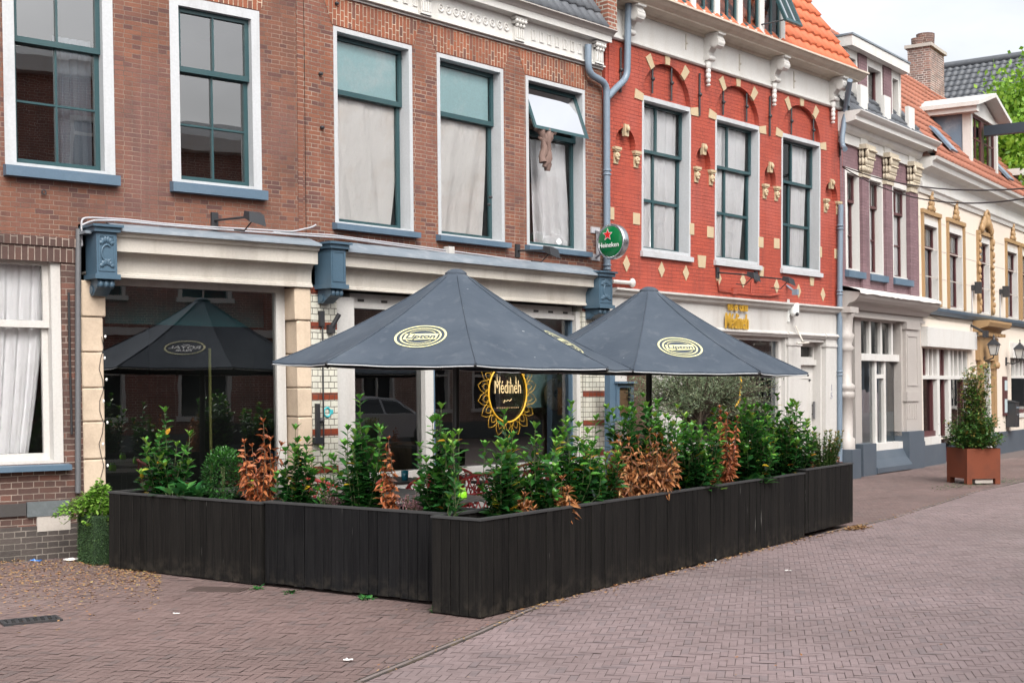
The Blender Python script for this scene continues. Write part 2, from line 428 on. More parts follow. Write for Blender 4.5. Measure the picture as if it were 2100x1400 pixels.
# ------------------------------------------------------------------ ground
GUT = [(735,1398),(985,1295),(1200,1198),(1400,1135),(1560,1108),(1700,1090),(1830,1062),(2000,1008),(2100,986)]
def gpt(px, py):
    t = EYE*F/(py-HY); return ((px-CX)/F*t, t)
GP = [(-4.2,1.0)] + [gpt(*q) for q in GUT] + [(22.0,40.0)]
def left_of_gutter(x, y):
    for (ax,ay),(bx,by) in zip(GP, GP[1:]):
        if ay <= y <= by: return x < ax + (bx-ax)*(y-ay)/(by-ay)
    return x < -2
b = B(); b.quad((-150,-150,-.03),(250,-150,-.03),(250,300,-.03),(-150,300,-.03))
M['street'] = bricks('far_paving', (.30,.235,.235), (.25,.19,.19), (.15,.12,.11), bw=.2, rh=.07, blotch=.2)
tag(b.build('street', M['street']), kind='structure')
M['joint'] = paint('joint_sand', (.125,.098,.092), .95, dirt=(.15,.12,.10), scale=3)
b = B(); b.quad((-9,2,-.009),(26,2,-.009),(26,42,-.009),(-9,42,-.009))
tag(b.build('paving_joints', M['joint']), kind='structure')

def herringbone():
    W, n, gap = .052, 3, .0020
    ang = math.radians(-11)
    ca, sa = math.cos(ang), math.sin(ang)
    sets = {0: [[], []], 1: [[], []]}
    R = int(52/W)
    faces_seen = 0
    out = {0: [], 1: []}
    rr = np.random.RandomState(3)
    # candidate bricks in pattern space
    rows = np.arange(-int(16/W), int(46/W))
    for r in rows:
        ks = np.arange(-int(20/W)//(2*n)-2, int(44/W)//(2*n)+2)
        x0 = r % (2*n) + 2*n*ks
        H = np.stack([x0, np.full_like(x0, r), np.full_like(x0, n), np.ones_like(x0)], 1)
        c = r  # vertical bricks in column c
        y0 = (c-2*n+1) % (2*n) + 2*n*ks
        V = np.stack([np.full_like(y0, c), y0, np.ones_like(y0), np.full_like(y0, n)], 1)
        for A in (H, V):
            A = A.astype(float)*W
            cx = A[:,0]+A[:,2]/2; cy = A[:,1]+A[:,3]/2
            X = cx*ca - cy*sa; Y = cx*sa + cy*ca
            keep = (Y > 4.5) & (Y < 33) & (X > -.44*Y-2.2) & (X < .46*Y+2.5)
            for q, x, y in zip(A[keep], X[keep], Y[keep]):
                # nothing under the houses
                p = Vector((x, y))
                if (p-HL.P).dot(HL.i) > .3 and x < 0: continue
                if (p-HM.P).dot(HM.i) > .3: continue
                out[0 if left_of_gutter(x, y) else 1].append(q)
    res = []
    for key in (0, 1):
        A = np.array(out[key]); m = len(A)
        g = gap
        jit = rr.uniform(-.0012, .0012, (m, 2))
        x0 = A[:,0]+g+jit[:,0]; x1 = A[:,0]+A[:,2]-g+jit[:,0]; y0 = A[:,1]+g+jit[:,1]; y1 = A[:,1]+A[:,3]-g+jit[:,1]
        P = np.stack([np.stack([x0,y0],1), np.stack([x1,y0],1), np.stack([x1,y1],1), np.stack([x0,y1],1)], 1)
        X = P[:,:,0]*ca - P[:,:,1]*sa; Y = P[:,:,0]*sa + P[:,:,1]*ca
        zb = rr.normal(0, .0009, (m,1)); tilt = rr.normal(0, .006, (m,2))
        Z = zb + (P[:,:,0]-P[:,:,0].mean(1,keepdims=True))*tilt[:,:1] + (P[:,:,1]-P[:,:,1].mean(1,keepdims=True))*tilt[:,1:]
        Z += .006*np.sin(X*.9+Y*.5)*np.cos(Y*.8-X*.3)*.7
        V = np.stack([X,Y,Z],2).reshape(-1,3)
        res.append((V, m))
    return res
M['pave_walk'] = islands('paving_red', (.168,.113,.104), (.198,.138,.127), (.152,.112,.106), rough=.66)
M['pave_road'] = islands('paving_mauve', (.235,.176,.174), (.265,.203,.202), (.212,.168,.170), rough=.62)
for (V, m), nm in zip(herringbone(), ('pavement', 'road')):
    me = bpy.data.meshes.new(nm)
    me.from_pydata([tuple(v) for v in V.tolist()], [], [(4*i,4*i+1,4*i+2,4*i+3) for i in range(m)])
    me.materials.append(M['pave_walk'] if nm == 'pavement' else M['pave_road'])
    o = bpy.data.objects.new(nm, me); C.objects.link(o); tag(o, kind='structure')
# narrow gutter strip between pavement and road
M['kerb'] = paint('kerb_stone', (.19,.155,.145), .7, dirt=(.09,.07,.06), scale=5)
b = B()
def strip(b, pts, off0, off1, z0, z1, cut=None):
    P = [Vector(p) for p in pts]
    L = []
    for i, p in enumerate(P):
        t = (P[min(i+1,len(P)-1)]-P[max(i-1,0)]).normalized(); nn = Vector((-t.y, t.x)); L.append((p+nn*off0, p+nn*off1))
    for (a,c),(d,e) in zip(L, L[1:]):
        b.hexa([(a.x,a.y,z0),(d.x,d.y,z0),(e.x,e.y,z0),(c.x,c.y,z0),(a.x,a.y,z1),(d.x,d.y,z1),(e.x,e.y,z1),(c.x,c.y,z1)])
fine = []
for p, q in zip(GP[1:], GP[2:]):
    p, q = Vector(p), Vector(q); m = max(1, int((q-p).length/.3))
    for i in range(m): fine.append(p+(q-p)*i/m + Vector((rnd.uniform(-.006,.006),0)))
strip(b, fine, -.016, .012, -.02, .006)
tag(b.build('gutter_edge', M['kerb']), kind='structure')
b = B(); strip(b, fine, .012, .034, -.02, .0035); strip(b, fine, -.036, -.016, -.02, .0035)
M['gutdirt'] = paint('gutter_dirt', (.040,.032,.028), .95, dirt=(.16,.115,.06), dirt_amt=.8, scale=7)
tag(b.build('gutter_joint', M['gutdirt']), kind='structure')
# ------------------------------------------------------------------ house helpers
def house(H, name, label):
    return thing(name, label, 'house', (H.P.x, H.P.y, 0), H.ang)
def top(H, name, b, mats, label, cat, x, y, z, group=None, kind=None):
    """a top-level mesh built in the coordinates of house H, with its origin at (x, y, z) of that house"""
    o = b.build(name, mats)
    x += b.k*(z-EYE)
    for v in o.data.vertices: v.co -= Vector((x, y, z))
    q = H.P + H.d*x + H.i*y
    o.location = (q.x, q.y, z); o.rotation_euler = (0, 0, H.ang)
    return tag(o, label, cat, group, kind)
def topthing(H, name, label, cat, x, y, z, group=None):
    q = H.w(x, y, z)
    return thing(name, label, cat, q, H.ang, group)

def window(H, root, x0, x1, z0, z1, fw=.05, ret=.17, proud=.006, fmat='frame_white', smat='teal', sw=.05, rail=None, up=(1,1), lo=(1,1),
           sill=None, silmat='blue', silh=.10, silp=.07, sky_teal=False, glassm='glass', bot=.03, topw=None, split=None, uppane=True, mid=None, bar=.022, name='window', lo_backing=None):
    k = H.k
    topw = topw or fw
    b = B(k); y0, y1 = -proud, ret+.07
    b.box(x0, x0+fw, y0, y1, z0, z1); b.box(x1-fw, x1, y0, y1, z0, z1)
    b.box(x0+fw, x1-fw, y0, y1, z1-topw, z1); b.box(x0+fw, x1-fw, y0+.004, y1, z0, z0+bot)
    fr = b.build(name, M[fmat], root)
    a0, a1, c0, c1 = x0+fw, x1-fw, z0+bot, z1-topw
    s = B(k); g = B(k); ff = B(k)
    def sash(za, zb, y, cols, rows, pane=True, fl=None):
        s.box(a0, a0+sw, y, y+.045, za, zb); s.box(a1-sw, a1, y, y+.045, za, zb)
        s.box(a0+sw, a1-sw, y, y+.045, zb-sw, zb); s.box(a0+sw, a1-sw, y, y+.045, za, za+sw*1.2)
        i0, i1, j0, j1 = a0+sw, a1-sw, za+sw*1.2, zb-sw
        xs = []
        for i in range(1, cols):
            x = i0+(i1-i0)*(split if (split and cols == 2) else i/cols); xs.append(x)
            s.box(x-bar/2, x+bar/2, y+.004, y+.041, j0, j1)
        for i in range(1, rows):
            z = j0+(j1-j0)*i/rows
            e = [i0]+xs+[i1]
            for q, (u0, u1) in enumerate(zip(e, e[1:])):
                s.box(u0+(bar/2 if q else 0), u1-(bar/2 if q < len(e)-2 else 0), y+.006, y+.04, z-bar/2, z+bar/2)
        if pane: g.quad((i0,y+.03,j0),(i1,y+.03,j0),(i1,y+.03,j1),(i0,y+.03,j1))
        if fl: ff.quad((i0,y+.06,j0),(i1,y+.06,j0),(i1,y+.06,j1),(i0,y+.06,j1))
    if rail:
        sash(rail-sw*.6, c1, ret, up[0], up[1], uppane, sky_teal)
        sash(c0, rail+sw*.3, ret+.05, lo[0], lo[1], True, lo_backing)
    else: sash(c0, c1, ret, lo[0], lo[1])
    s.build('sash', M[smat], fr); g.build('pane', M[glassm], fr)
    if ff.f: ff.build('pane_backing', M['sky_teal'], fr)  # added panel behind the upper pane, coloured as reflected clouds
    if sill:
        o = B(k)
        o.prism([(-proud-silp, z0-silh), (ret, z0-silh), (ret, z0+.0), (-proud, z0-.003), (-proud-silp, z0-.015)], x0-sill, x1+sill, 'yz')
        o.build('sill', M[silmat], fr)
    return fr

def cloth(b, x0, x1, z0, z1, y, amp=.02, waves=6, gather=0.0, seed=0, n=48, m=16, lean=0.0, sag=0.0, side=1, diag=0.0):
    """hanging cloth: folds that deepen downwards; gather pulls the lower edge together on one side"""
    r = random.Random(seed); ph = [r.uniform(0, 6.28) for _ in range(4)]
    vs, fs = [], []
    for j in range(m+1):
        t = j/m
        for i in range(n+1):
            u = i/n
            fold = 1.0 + math.sin(u*waves*2*PI+ph[0]+diag*t) + .5*math.sin(u*waves*3.7*PI+ph[1]+diag*1.6*t) + .35*math.sin(u*waves*1.3*PI+ph[2]+t*2)
            w = x1-x0
            x = x0 + u*w
            if gather: x = x - side*gather*w*(t**1.6)*(u if side > 0 else (1-u))*1.0
            x += lean*t
            z = z1 - t*(z1-z0) + sag*math.sin(u*PI)*(t**3)*-1
            vs.append((x, y + amp*(.35+.65*t)*fold, z))
    for j in range(m):
        for i in range(n):
            a = j*(n+1)+i; fs.append((a, a+1, a+n+2, a+n+1))
    b.add(vs, fs, True)

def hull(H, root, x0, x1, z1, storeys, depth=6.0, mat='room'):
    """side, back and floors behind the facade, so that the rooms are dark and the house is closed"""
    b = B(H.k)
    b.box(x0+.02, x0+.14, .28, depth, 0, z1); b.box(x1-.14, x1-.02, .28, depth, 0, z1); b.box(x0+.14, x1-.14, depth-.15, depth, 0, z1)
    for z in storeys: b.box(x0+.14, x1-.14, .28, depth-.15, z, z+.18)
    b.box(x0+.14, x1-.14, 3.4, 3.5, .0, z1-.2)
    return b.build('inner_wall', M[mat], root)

def tiles(b, x0, x1, p0, p1, tw=.24, th=.33, amp=.035, step=.03, n=6, tw0=None):
    """pantile roof from eave p0=(y,z) to ridge p1=(y,z): waves across, a step at every course"""
    e = Vector((0, p0[0], p0[1])); r = Vector((0, p1[0], p1[1])); L = (r-e).length; d = (r-e)/L
    nn = Vector((0, -d.z, d.y)); 
    if nn.z < 0: nn = -nn
    rows = int(L/th); cols = max(1, int(round((x1-x0)/tw))); m = cols*n
    for j in range(rows):
        vs = []
        for (t, lift) in ((j*th, step), (min(L, (j+1)*th+.02), 0.0)):
            for i in range(m+1):
                ph = (i % n)/n
                w = amp*(math.cos(2*PI*ph)*.5+.5)**.8
                q = e + d*t + nn*(lift + w)
                vs.append((x0+(x1-x0)*i/m, q.y, q.z))
        lo = []
        for i in range(m+1):
            q = Vector(vs[i]) - nn*(step+.012); lo.append(tuple(q))
        k = m+1
        b.add(vs+lo, [(i, i+1, k+i+1, k+i) for i in range(m)] + [(2*k+i, 2*k+i+1, i+1, i) for i in range(m)], True)
    return b

def leaf_relief(b, c, w, h, y, n=5, seed=0):
    """carved leaf ornament: small raised petals fanning from c"""
    for i in range(n):
        a = PI*(.12+.76*i/(n-1))
        dx, dz = math.cos(a), math.sin(a)
        q = (c[0]+dx*w*.5, y, c[1]+dz*h*.5)
        b.sphere(q, (w*.14+abs(dx)*w*.12, .012, h*.12+abs(dz)*h*.22), 8, 5)

# ================================================================== LEFT HOUSE
root = house(HL, 'brick_house', 'weathered orange brick house at the left with a dark shop window under its cornice')
H = HL; k = H.k; RL = root
xe = H.x(632); zc = H.z(440, 480, -.05)
wA = (H.x(7,170), H.x(233,170)); wB = (H.x(350,200), H.x(534,200))
zS = H.z(353.5, 371.5); zT = H.z(531, 24)
wG = (H.x(-112,700), H.x(126,700)); zGt = H.z(126, 514); zGb = H.z(60, 951)
xs0, xs1 = H.x(166, 780), xe
zl = H.z(80, 487); zp = H.z(60, 1078)
b = B(k)
b.flat([(-3.4,zl),(xs0,zl),(xs0,zc),(xe,zc),(xe,7.3),(-3.4,7.3)], [rect(wA[0],wA[1],zS,zT), rect(wB[0],wB[1],zS,zT)], 0, .2)
b.build('wall', M['brick_left'], root)
b = B(k); b.flat(rect(-3.4,xs0-.001,zp,zl), [rect(wG[0],wG[1],zGb,zGt)], -.03, .2)
b.quad((-3.4,-.03,zl),(xs0,-.03,zl),(xs0,0,zl+.02),(-3.4,0,zl+.02)); b.quad((xs0-.001,-.03,zp),(xs0-.001,.3,zp),(xs0-.001,.3,zl),(xs0-.001,-.03,zl))
b.build('lower_wall', M['brick_dark'], root)
b = B(k)
b.box(-3.4, xs0-.004, -.062, -.028, zl-.085, zl+.006); b.box(-3.4, xs0-.004, -.045, -.028, zl-.245, zl-.092)
b.build('string_course', M['brick_soldier'], root)
b = B(k); b.box(-3.4, xs0, -.055, .2, -.3, zp); b.build('plinth', M['brick_plinth'], root)
b = B(k); x = H.x(52, 1060); b.box(x, H.x(140,1060), -.066, -.03, H.z(100,1052)-.02, H.z(100,1026)); b.build('stone_block', M['bluestone'], root)
b = B(k); b.box(H.x(72,1060), H.x(140,1060), -.060, -.03, H.z(100,1087), H.z(100,1052)-.024); b.build('stone_block', M['stone_light'], root)
b = B(k); b.box(-3.4, x-.01, -.058, -.03, H.z(100,1052)-.005, H.z(100,1028)); b.build('recessed_course', M['dark'], root)
window(H, root, wA[0], wA[1], zS, zT, fw=.115, ret=.06, rail=H.z(28,79,.08), up=(2,1), lo=(2,2), sill=.02, silh=.12, silp=.09, glassm='glass_left')
window(H, root, wB[0], wB[1], zS, zT, fw=.105, ret=.06, rail=H.z(366,141,.08), up=(2,1), lo=(2,2), sill=.03, silh=.12, silp=.09, glassm='glass_left')
window(H, root, wG[0], wG[1], zGb, zGt, fw=.10, ret=.07, proud=-.0, fmat='shopwhite', smat='shopwhite', sw=.06, rail=H.z(60,664,.08), lo=(1,1), sill=.04, silmat='blue', silh=.07, silp=.13)
# shop front: two stone pillars, frame, glass
zh = H.z(390, 592, .18)           # top of the glass
zb0 = .30
xp0, xp1 = xs0, H.x(214, 800)
xq0, xq1 = H.x(604, 800), xe+.035
def pillar(b, x0, x1, z0, z1, y0, y1, n, seed, side=0):
    r = random.Random(seed); z = z0; hs = [r.uniform(.9,1.1) for _ in range(n)]; sm = sum(hs)
    for i, h in enumerate(hs):
        dz = (z1-z0)*h/sm
        w0 = .028 if i in (0, n-1) else 0.0
        b.bbox(x0+(.03-w0 if side == 1 else 0), x1-(.03-w0 if side == -1 else 0), y0-w0*.4, y1, z+.004, z+dz-.004, .012); z += dz
b = B(k); pillar(b, xp0, xp1+.02, .25, H.z(190,575), -.03, .28, 7, 1, -1); b.build('stone_pillar', M['stone'], root)
b = B(k); pillar(b, xq0, xq1, .25, H.z(620,590), -.03, .28, 7, 2, 1); b.build('stone_pillar', M['stone'], root)
b = B(k); b.box(xp0, xp1+.03, -.045, .28, -.2, .25); b.box(xq0-.02, xq1+.003, -.045, .28, -.2, .25); b.build('pillar_base', M['stone_light'], root)
b = B(k); fx = H.x(567, 800, .2)
b.box(xp1, xp1+.06, .18, .28, zb0, zh+.1); b.box(fx, fx+.075, .18, .28, zb0, zh+.1); b.box(xp1+.06, fx, .18, .28, zh, zh+.1)
b.box(xp1+.06, fx, .16, .28, zb0-.08, zb0); b.box(fx+.075, xq0, .20, .28, zb0, zh+.1)
f = b.build('window', M['shopwhite'], root)
b = B(k); b.quad((xp1+.06,.22,zb0),(fx,.22,zb0),(fx,.22,zh),(xp1+.06,.22,zh)); b.build('pane', M['shopglass'], f)
b = B(k); b.box(xp1, xq0, .05, .28, -.1, zb0-.08); b.build('stall_riser', M['bluedark'], root)
# header with vent slots over the glass
zf = H.z(440, 577, -.09)
b = B(k); b.box(xp0+.1, xq1, .06, .28, zh+.1, zf+.05); b.build('header', M['shopwhite'], root)
b = B(k)
for px in (245, 296, 347, 397, 443, 490, 536):
    x = H.x(px, 580, .05); zz = (zh+.1+zf)/2
    b.box(x-.045, x+.045, .053, .1, zh+.112, zh+.145)
b.build('vent_slots', M['dark'], root)

def shop_cornice(H, root, x0, x1, zz):
    """profile measured downwards: lead top, moulding, fascia, frieze, bottom moulding"""
    zt, z1, z2, z3, z4, z5 = zz
    b = B(H.k)
    prof = [(.05,z1),(-.275,z1),(-.27,z1-.02),(-.245,z1-.03),(-.235,z2+.035),(-.205,z2+.02),(-.2,z2),(-.2,z3),(-.185,z3-.004),(-.10,z3-.006)]
    for i in range(7):
        a = i/6; prof.append((-.10+.055*math.sin(a*PI/2), z3-.006-(z3-z4)*.45*a))
    prof += [(-.045,z4+.01),(-.06,z4),(-.06,z4-.012),(-.075,z4-.02),(-.075,z5),(.05,z5)]
    b.prism(prof, x0, x1, 'yz'); b.build('cornice', M['offwhite'], root)
    b = B(H.k); n = 26
    vs, fs = [], []
    for i in range(n+1):
        x = x0+(x1-x0)*i/n; q = rnd.uniform(-.007,.007)
        vs += [(x,.0,zt+.05),(x,-.12,zt+.02+q),(x,-.30,z1+.025+q),(x,-.305,z1-.008)]
    for i in range(n):
        for j in range(3): fs.append((i*4+j,(i+1)*4+j,(i+1)*4+j+1,i*4+j+1))
    b.add(vs, fs, True)
    b.build('lead_flashing', M['lead'], root)
def corbel(H, root, x0, x1, zt, zb, zs, yf=-.30, orn=True, side=0):
    b = B(H.k)
    b.box(x0, x1, yf, .0, zb, zt); b.box(x0-.025, x1+.025, yf-.028, .0, zb-.05, zb)         # body and foot
    b.box(x0-.03, x1+.03, yf-.035, .0, zt, zt+.05); b.box(x0-.055, x1+.055, yf-.065, .05, zt+.05, zt+.075)
    w = x1-x0
    for (a, c, d, e) in ((x0+.02,x1-.02,zb+.03,zb+.045),(x0+.02,x1-.02,zt-.045,zt-.03),(x0+.02,x0+.035,zb+.045,zt-.045),(x1-.035,x1-.02,zb+.045,zt-.045)):
        b.box(a, c, yf-.008, yf+.01, d, e)
    o = b.build('corbel', M['bluedark'], root)
    xm = (x0+x1)/2; b = B(H.k)
    if orn:
        leaf_relief(b, (xm, zt-.13), w*.55, .11, yf-.004, 6); leaf_relief(b, (xm, zb+.07), w*.55, .11, yf-.004, 6)
        m = (zt+zb)/2
        pts = [(xm+.058*math.cos(t), yf-.006, m+.085*math.sin(t)) for t in np.linspace(.9, 5.4, 14)]
        b.tube(pts, .010, 6)
        for sx in (-1, 1):
            b.tube([(xm, yf-.004, zt-.08), (xm+sx*.04, yf-.008, zt-.10), (xm+sx*.05, yf-.004, zt-.135)], .007, 5)
            b.tube([(xm, yf-.004, zb+.15), (xm+sx*.04, yf-.008, zb+.13), (xm+sx*.05, yf-.004, zb+.095)], .007, 5)
    # scroll bracket under the body
    c = [(yf+.05, zb-.05), (-.0, zb-.05), (-.0, zs), (-.10, zs), (yf+.10, zs+.06), (yf+.035, zs+.10)]
    b.prism(c, x0+.03, x1-.03, 'yz')
    for yy, zz, r in ((yf+.08, zb-.095, .052), (-.08, zs+.06, .045)):
        pts = [(x0+.018, yy, zz), (x1-.018, yy, zz)]
        b.tube(pts, r, 12)
    for q in range(3): b.sphere((x0+.05+(w-.1)*q/2, yf+.035, zb-.10), (.03,.03,.04), 8, 6)
    b.build('scroll', M['bluedark'], o)
    return o
def zpy(H, px, pys, y): return [H.z(px, q, y) for q in pys]
shop_cornice(H, root, H.x(238,520,-.25), H.x(652,540,-.20), zpy(H, 440, (478,489.5,506,528,568.5,577), -.2))
corbel(H, root, H.x(198,520,-.3), H.x(240,520,-.3), H.z(220,476,-.3), H.z(220,562,-.3), H.z(220,606,-.2))
b = B(k); b.box(xs0-.02, H.x(198,520,-.3)-.03, -.25, 0, H.z(220,480,-.3), H.z(220,474,-.3)); b.build('lead_flashing', M['lead'], root)
# eaves and roof above the picture
b = B(k); b.box(-3.5, xe-.03, -.35, .3, 7.3, 7.75); b.build('cornice', M['white'], root)
b = B(k); tiles(b, -3.5, xe-.03, (-.3, 7.76), (4.5, 11.5)); b.build('roof', M['tile_grey'], root)
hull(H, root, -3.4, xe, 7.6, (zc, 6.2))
# lintel strip just visible over the second window
b = B(k); b.flat([(wB[0]-.02,zT+.012),(wB[1]+.02,zT+.012),(wB[1]+.16,zT+.42),(wB[0]-.16,zT+.42)], (), -.006); b.flat([(wA[0]-.02,zT+.012),(wA[1]+.02,zT+.012),(wA[1]+.16,zT+.42),(wA[0]-.16,zT+.42)], (), -.006)
b.build('brick_arch', M['brick_arch'], root)
# iron wall ties
b = B(k)
for px, py in ((88,395),): b.ring((H.x(px,py),-.03,H.z(px,py)), .022, .022, .007, 12, 5)
b.build('wall_tie', M['iron'], root)

# ================================================================== MIDDLE HOUSE
root = house(HM, 'brick_house', 'orange brick house with three tall curtained windows under a carved white frieze')
H = HM; k = H.k; RM = root
xe = H.x(1240)
zc = H.z(860, 516, -.05)
zC0 = (H.z(690,455)+H.z(1081,503)+H.z(899,481))/3; zC1 = (H.z(681,50)+H.z(893,107)+H.z(1078,157))/3
wins = [(H.x(685,255), H.x(846,285)), (H.x(897,300), H.x(1033,320)), (H.x(1079,330), H.x(1200,345))]
zA = H.z(1100, 107); zB = H.z(960, 60); zCc = zB+.36
b = B(k)
b.flat(rect(0, xe, zc, zA+.05), [rect(a, c, zC0, zC1) for a, c in wins], 0.0, .2); b.box(-.10, .0, .010, .3, zc, zA+.05)
b.build('wall', M['brick'], root)
b = B(k)
for i, (a, c) in enumerate(wins):
    hi = zA - .02; e = .20*(hi-zC1)/.42
    b.flat([(a-.02,zC1+.014),(c+.02,zC1+.014),(c+e,hi),(a-e,hi)], (), -.006)
b.build('brick_arch', M['brick_arch'], root)
rail = (H.z(690,188,.18)+H.z(901,236,.18))/2
frames = []
for i, (a, c) in enumerate(wins):
    fr = window(H, root, a, c, zC0, zC1, fw=.055, ret=.13, rail=rail, sill=.045, silh=.085, silp=.09, sky_teal=(i < 2), uppane=(i < 2), bot=.02)
    frames.append(fr)
# open top-hung sash of the third window
a, c = wins[2]; a += .055; c -= .055; zt = zC1-.06; zbm = rail-.03
b = B(k); g = B(k)
L = zt-zbm; A = math.radians(21)
def tilt(x, s, off=0.0):   # s down the sash from the hinge
    return (x, .16 - s*math.sin(A) - off*math.cos(A), zt - s*math.cos(A) + off*math.sin(A)*-1)
def bar4(x0, x1, s0, s1, t=.035):
    p = [tilt(x0,s0,0),tilt(x1,s0,0),tilt(x1,s1,0),tilt(x0,s1,0)]; q = [tilt(x0,s0,t),tilt(x1,s0,t),tilt(x1,s1,t),tilt(x0,s1,t)]
    b.hexa(p+q)
bar4(a, c, 0, .05); bar4(a, c, L-.05, L); bar4(a, a+.05, .05, L-.05); bar4(c-.05, c, .05, L-.05)
g.quad(tilt(a+.05,.05,.015), tilt(c-.05,.05,.015), tilt(c-.05,L-.05,.015), tilt(a+.05,L-.05,.015))
s = b.build('open_sash', M['teal'], frames[2]); g.build('pane', glass('open_pane', (.85,.9,.92), 1.6, .55, .0), frames[2])
# painted frieze and eaves
b = B(k)
b.box(.0, xe, -.02, .2, zA, zA+.03); b.box(.0, xe, -.03, .2, zA+.03, zA+(zB-zA)*.5); b.box(.0, xe, -.045, .2, zA+(zB-zA)*.5, zB-.02); b.box(-.0, xe, -.07, .2, zB-.02, zB)
b.build('architrave', M['white'], root)
b = B(k); b.box(0, xe, -.03, .2, zB, zCc); b.build('frieze', M['white'], root)
zf0, zf1 = H.z(1255, 88, -.17), H.z(1257, 76, -.17); zg = H.z(1265, 62, -.27); zCc = zf0-.01
b = B(k)
b.prism([(.2,zCc),(-.045,zCc),(-.07,zCc+.015),(-.145,zf0+.012),(-.145,zf0),(-.17,zf0),(-.17,zf1),(.2,zf1)], -.0, xe+.03, 'yz')
b.build('cornice', M['white'], root)
b = B(k); b.prism([(.2,zf1),(-.18,zf1),(-.20,zf1+.03),(-.24,zf1+.06),(-.27,zg-.015),(-.27,zg),(.2,zg)], -.0, xe+.06, 'yz'); b.build('gutter', M['grey_paint'], root)
b = B(k); zc_, y_ = (zB+zCc)/2, -.03
for px0, px1, n, kind in ((690, 858, 8, 'r'), (893, 1042, 10, 'c'), (1082, 1222, 9, 'r')):
    x0_, x1_ = H.x(px0, 60), H.x(px1, 60)
    for i in range(n):
        x = x0_+(x1_-x0_)*(i+.5)/n; orn = B(k)
        if kind == 'c':
            orn.ring((x, -.032, zc_), .042, .048, .015, 18, 6); orn.sphere((x, -.032, zc_), (.014,.014,.016), 8, 5)
        else:
            w = .042; h = .075
            for q in ((x-w,x+w,zc_-h,zc_-h+.016),(x-w,x+w,zc_+h-.016,zc_+h),(x-w,x-w+.016,zc_-h+.016,zc_+h-.016),(x+w-.016,x+w,zc_-h+.016,zc_+h-.016)):
                orn.box(q[0],q[1],-.044,-.03,q[2],q[3])
        orn.build('frieze_ornament', M['white'], root)
for px in (690, 874, 1065, 1228):
    b = B(k); x = H.x(px, 60, -.08); w = .085
    b.box(x-w, x+w, -.085, -.03, zB+.002, zCc-.13); b.box(x-w-.012, x+w+.012, -.095, -.03, zB+.002, zB+.03)
    for i in range(4): b.box(x-w+.012+i*.043, x-w+.034+i*.043, -.100, -.085, zB+.04, zCc-.15)
    for i in range(3): b.sphere((x-w+.02+i*.065, -.10, zCc-.115), (.026,.03,.03), 8, 6)
    b.box(x-w-.02, x+w+.02, -.115, -.03, zCc-.09, zCc-.05); 
    for i in range(4): b.sphere((x-w-.005+i*.058, -.118, zCc-.06), (.03,.03,.03), 8, 6)
    b.box(x-w-.03, x+w+.03, -.13, -.03, zCc-.035, zCc-.002)
    b.build('capital', M['white'], root)
b = B(k); tiles(b, -.1, xe-.12, (-.20, zg+.0), (1.7, zg+3.0), tw=.19, th=.30, amp=.03); b.build('roof', M['tile_grey'], root)
b = B(k); b.box(xe-.10, xe+.12, -.2, 2.5, zg+.02, zg+2.6); b.build('party_wall', bricks('brick_party', (.33,.12,.07), (.2,.07,.05), (.5,.45,.38), ms=.02), root)
# shop front
xt0, xt1 = H.x(637,800)+.0, H.x(691,800); zt1 = H.z(660, 590)
zgt, zgb = H.z(717, 632, .2), H.z(780, 968, .2)
xr0, xr1 = H.x(1197, 800), xe+.0
for a, c in ((.04, xt1), (xr0, xr1)):
    b = B(k); b.box(a, c, -.012, .3, .33, zt1); b.build('tiled_pier', M['tile'], root)
    for zz in [H.z(665, py, 0) for py in (668, 812, 886, 962)]+[zt1-.04]:
        b = B(k); b.box(a-.001, c+.001, -.0145, .02, zz-.042, zz+.042); b.build('tile_band', M['tile_brown'], root)
    b = B(k); b.box(a-.01, c+.01, -.03, .3, -.2, .33); b.build('pier_base', M['bluestone'], root)
j0, j1 = H.x(717,800,.16), H.x(868,800,.16); q0, q1 = H.x(887,800,.16), H.x(1172,800,.16)
zhd = H.z(717, 610, .1)
b = B(k)
b.box(xt1, j0, .06, .3, .3, zhd); b.box(xt1+.05, j0+.012, .10, .3, .3, zgt+.06)
b.box(j1, q0-.02, .12, .3, .3, zgt); b.box(q1, xr0, .06, .3, .3, zhd)
b.box(j0+.012, q1, .10, .3, zgt, zgt+.07); b.box(j0, q1, .14, .3, zgt+.07, zhd+.06)
b.box(j0+.012, j1, .05, .3, zgb-.09, zgb); b.box(q0-.02, q1, .05, .3, zgb-.09, zgb)
fr = b.build('window', M['shopwhite'], root)
b = B(k); b.quad((j0+.012,.2,zgb),(j1,.2,zgb),(j1,.2,zgt),(j0+.012,.2,zgt)); b.quad((q0+.02,.2,zgb),(q1-.02,.2,zgb),(q1-.02,.2,zgt),(q0+.02,.2,zgt)); b.build('pane', M['shopglass'], fr)
b = B(k); b.box(q0-.02, q0+.02, .135, .3, zgb, zgt); b.box(q1-.02, q1, .135, .3, zgb, zgt); b.build('sash', M['blue'], fr)
b = B(k); b.box(xt1, xr0, .1, .3, -.1, zgb-.09); b.build('stall_riser', M['shopwhite'], root)
b = B(k)
for px in (741, 789, 1100, 1130, 1160): x = H.x(px, 640, .13); b.box(x-.05, x+.05, .133, .16, zgt+.085, zgt+.115)
b.build('vent_slots', M['dark'], root)
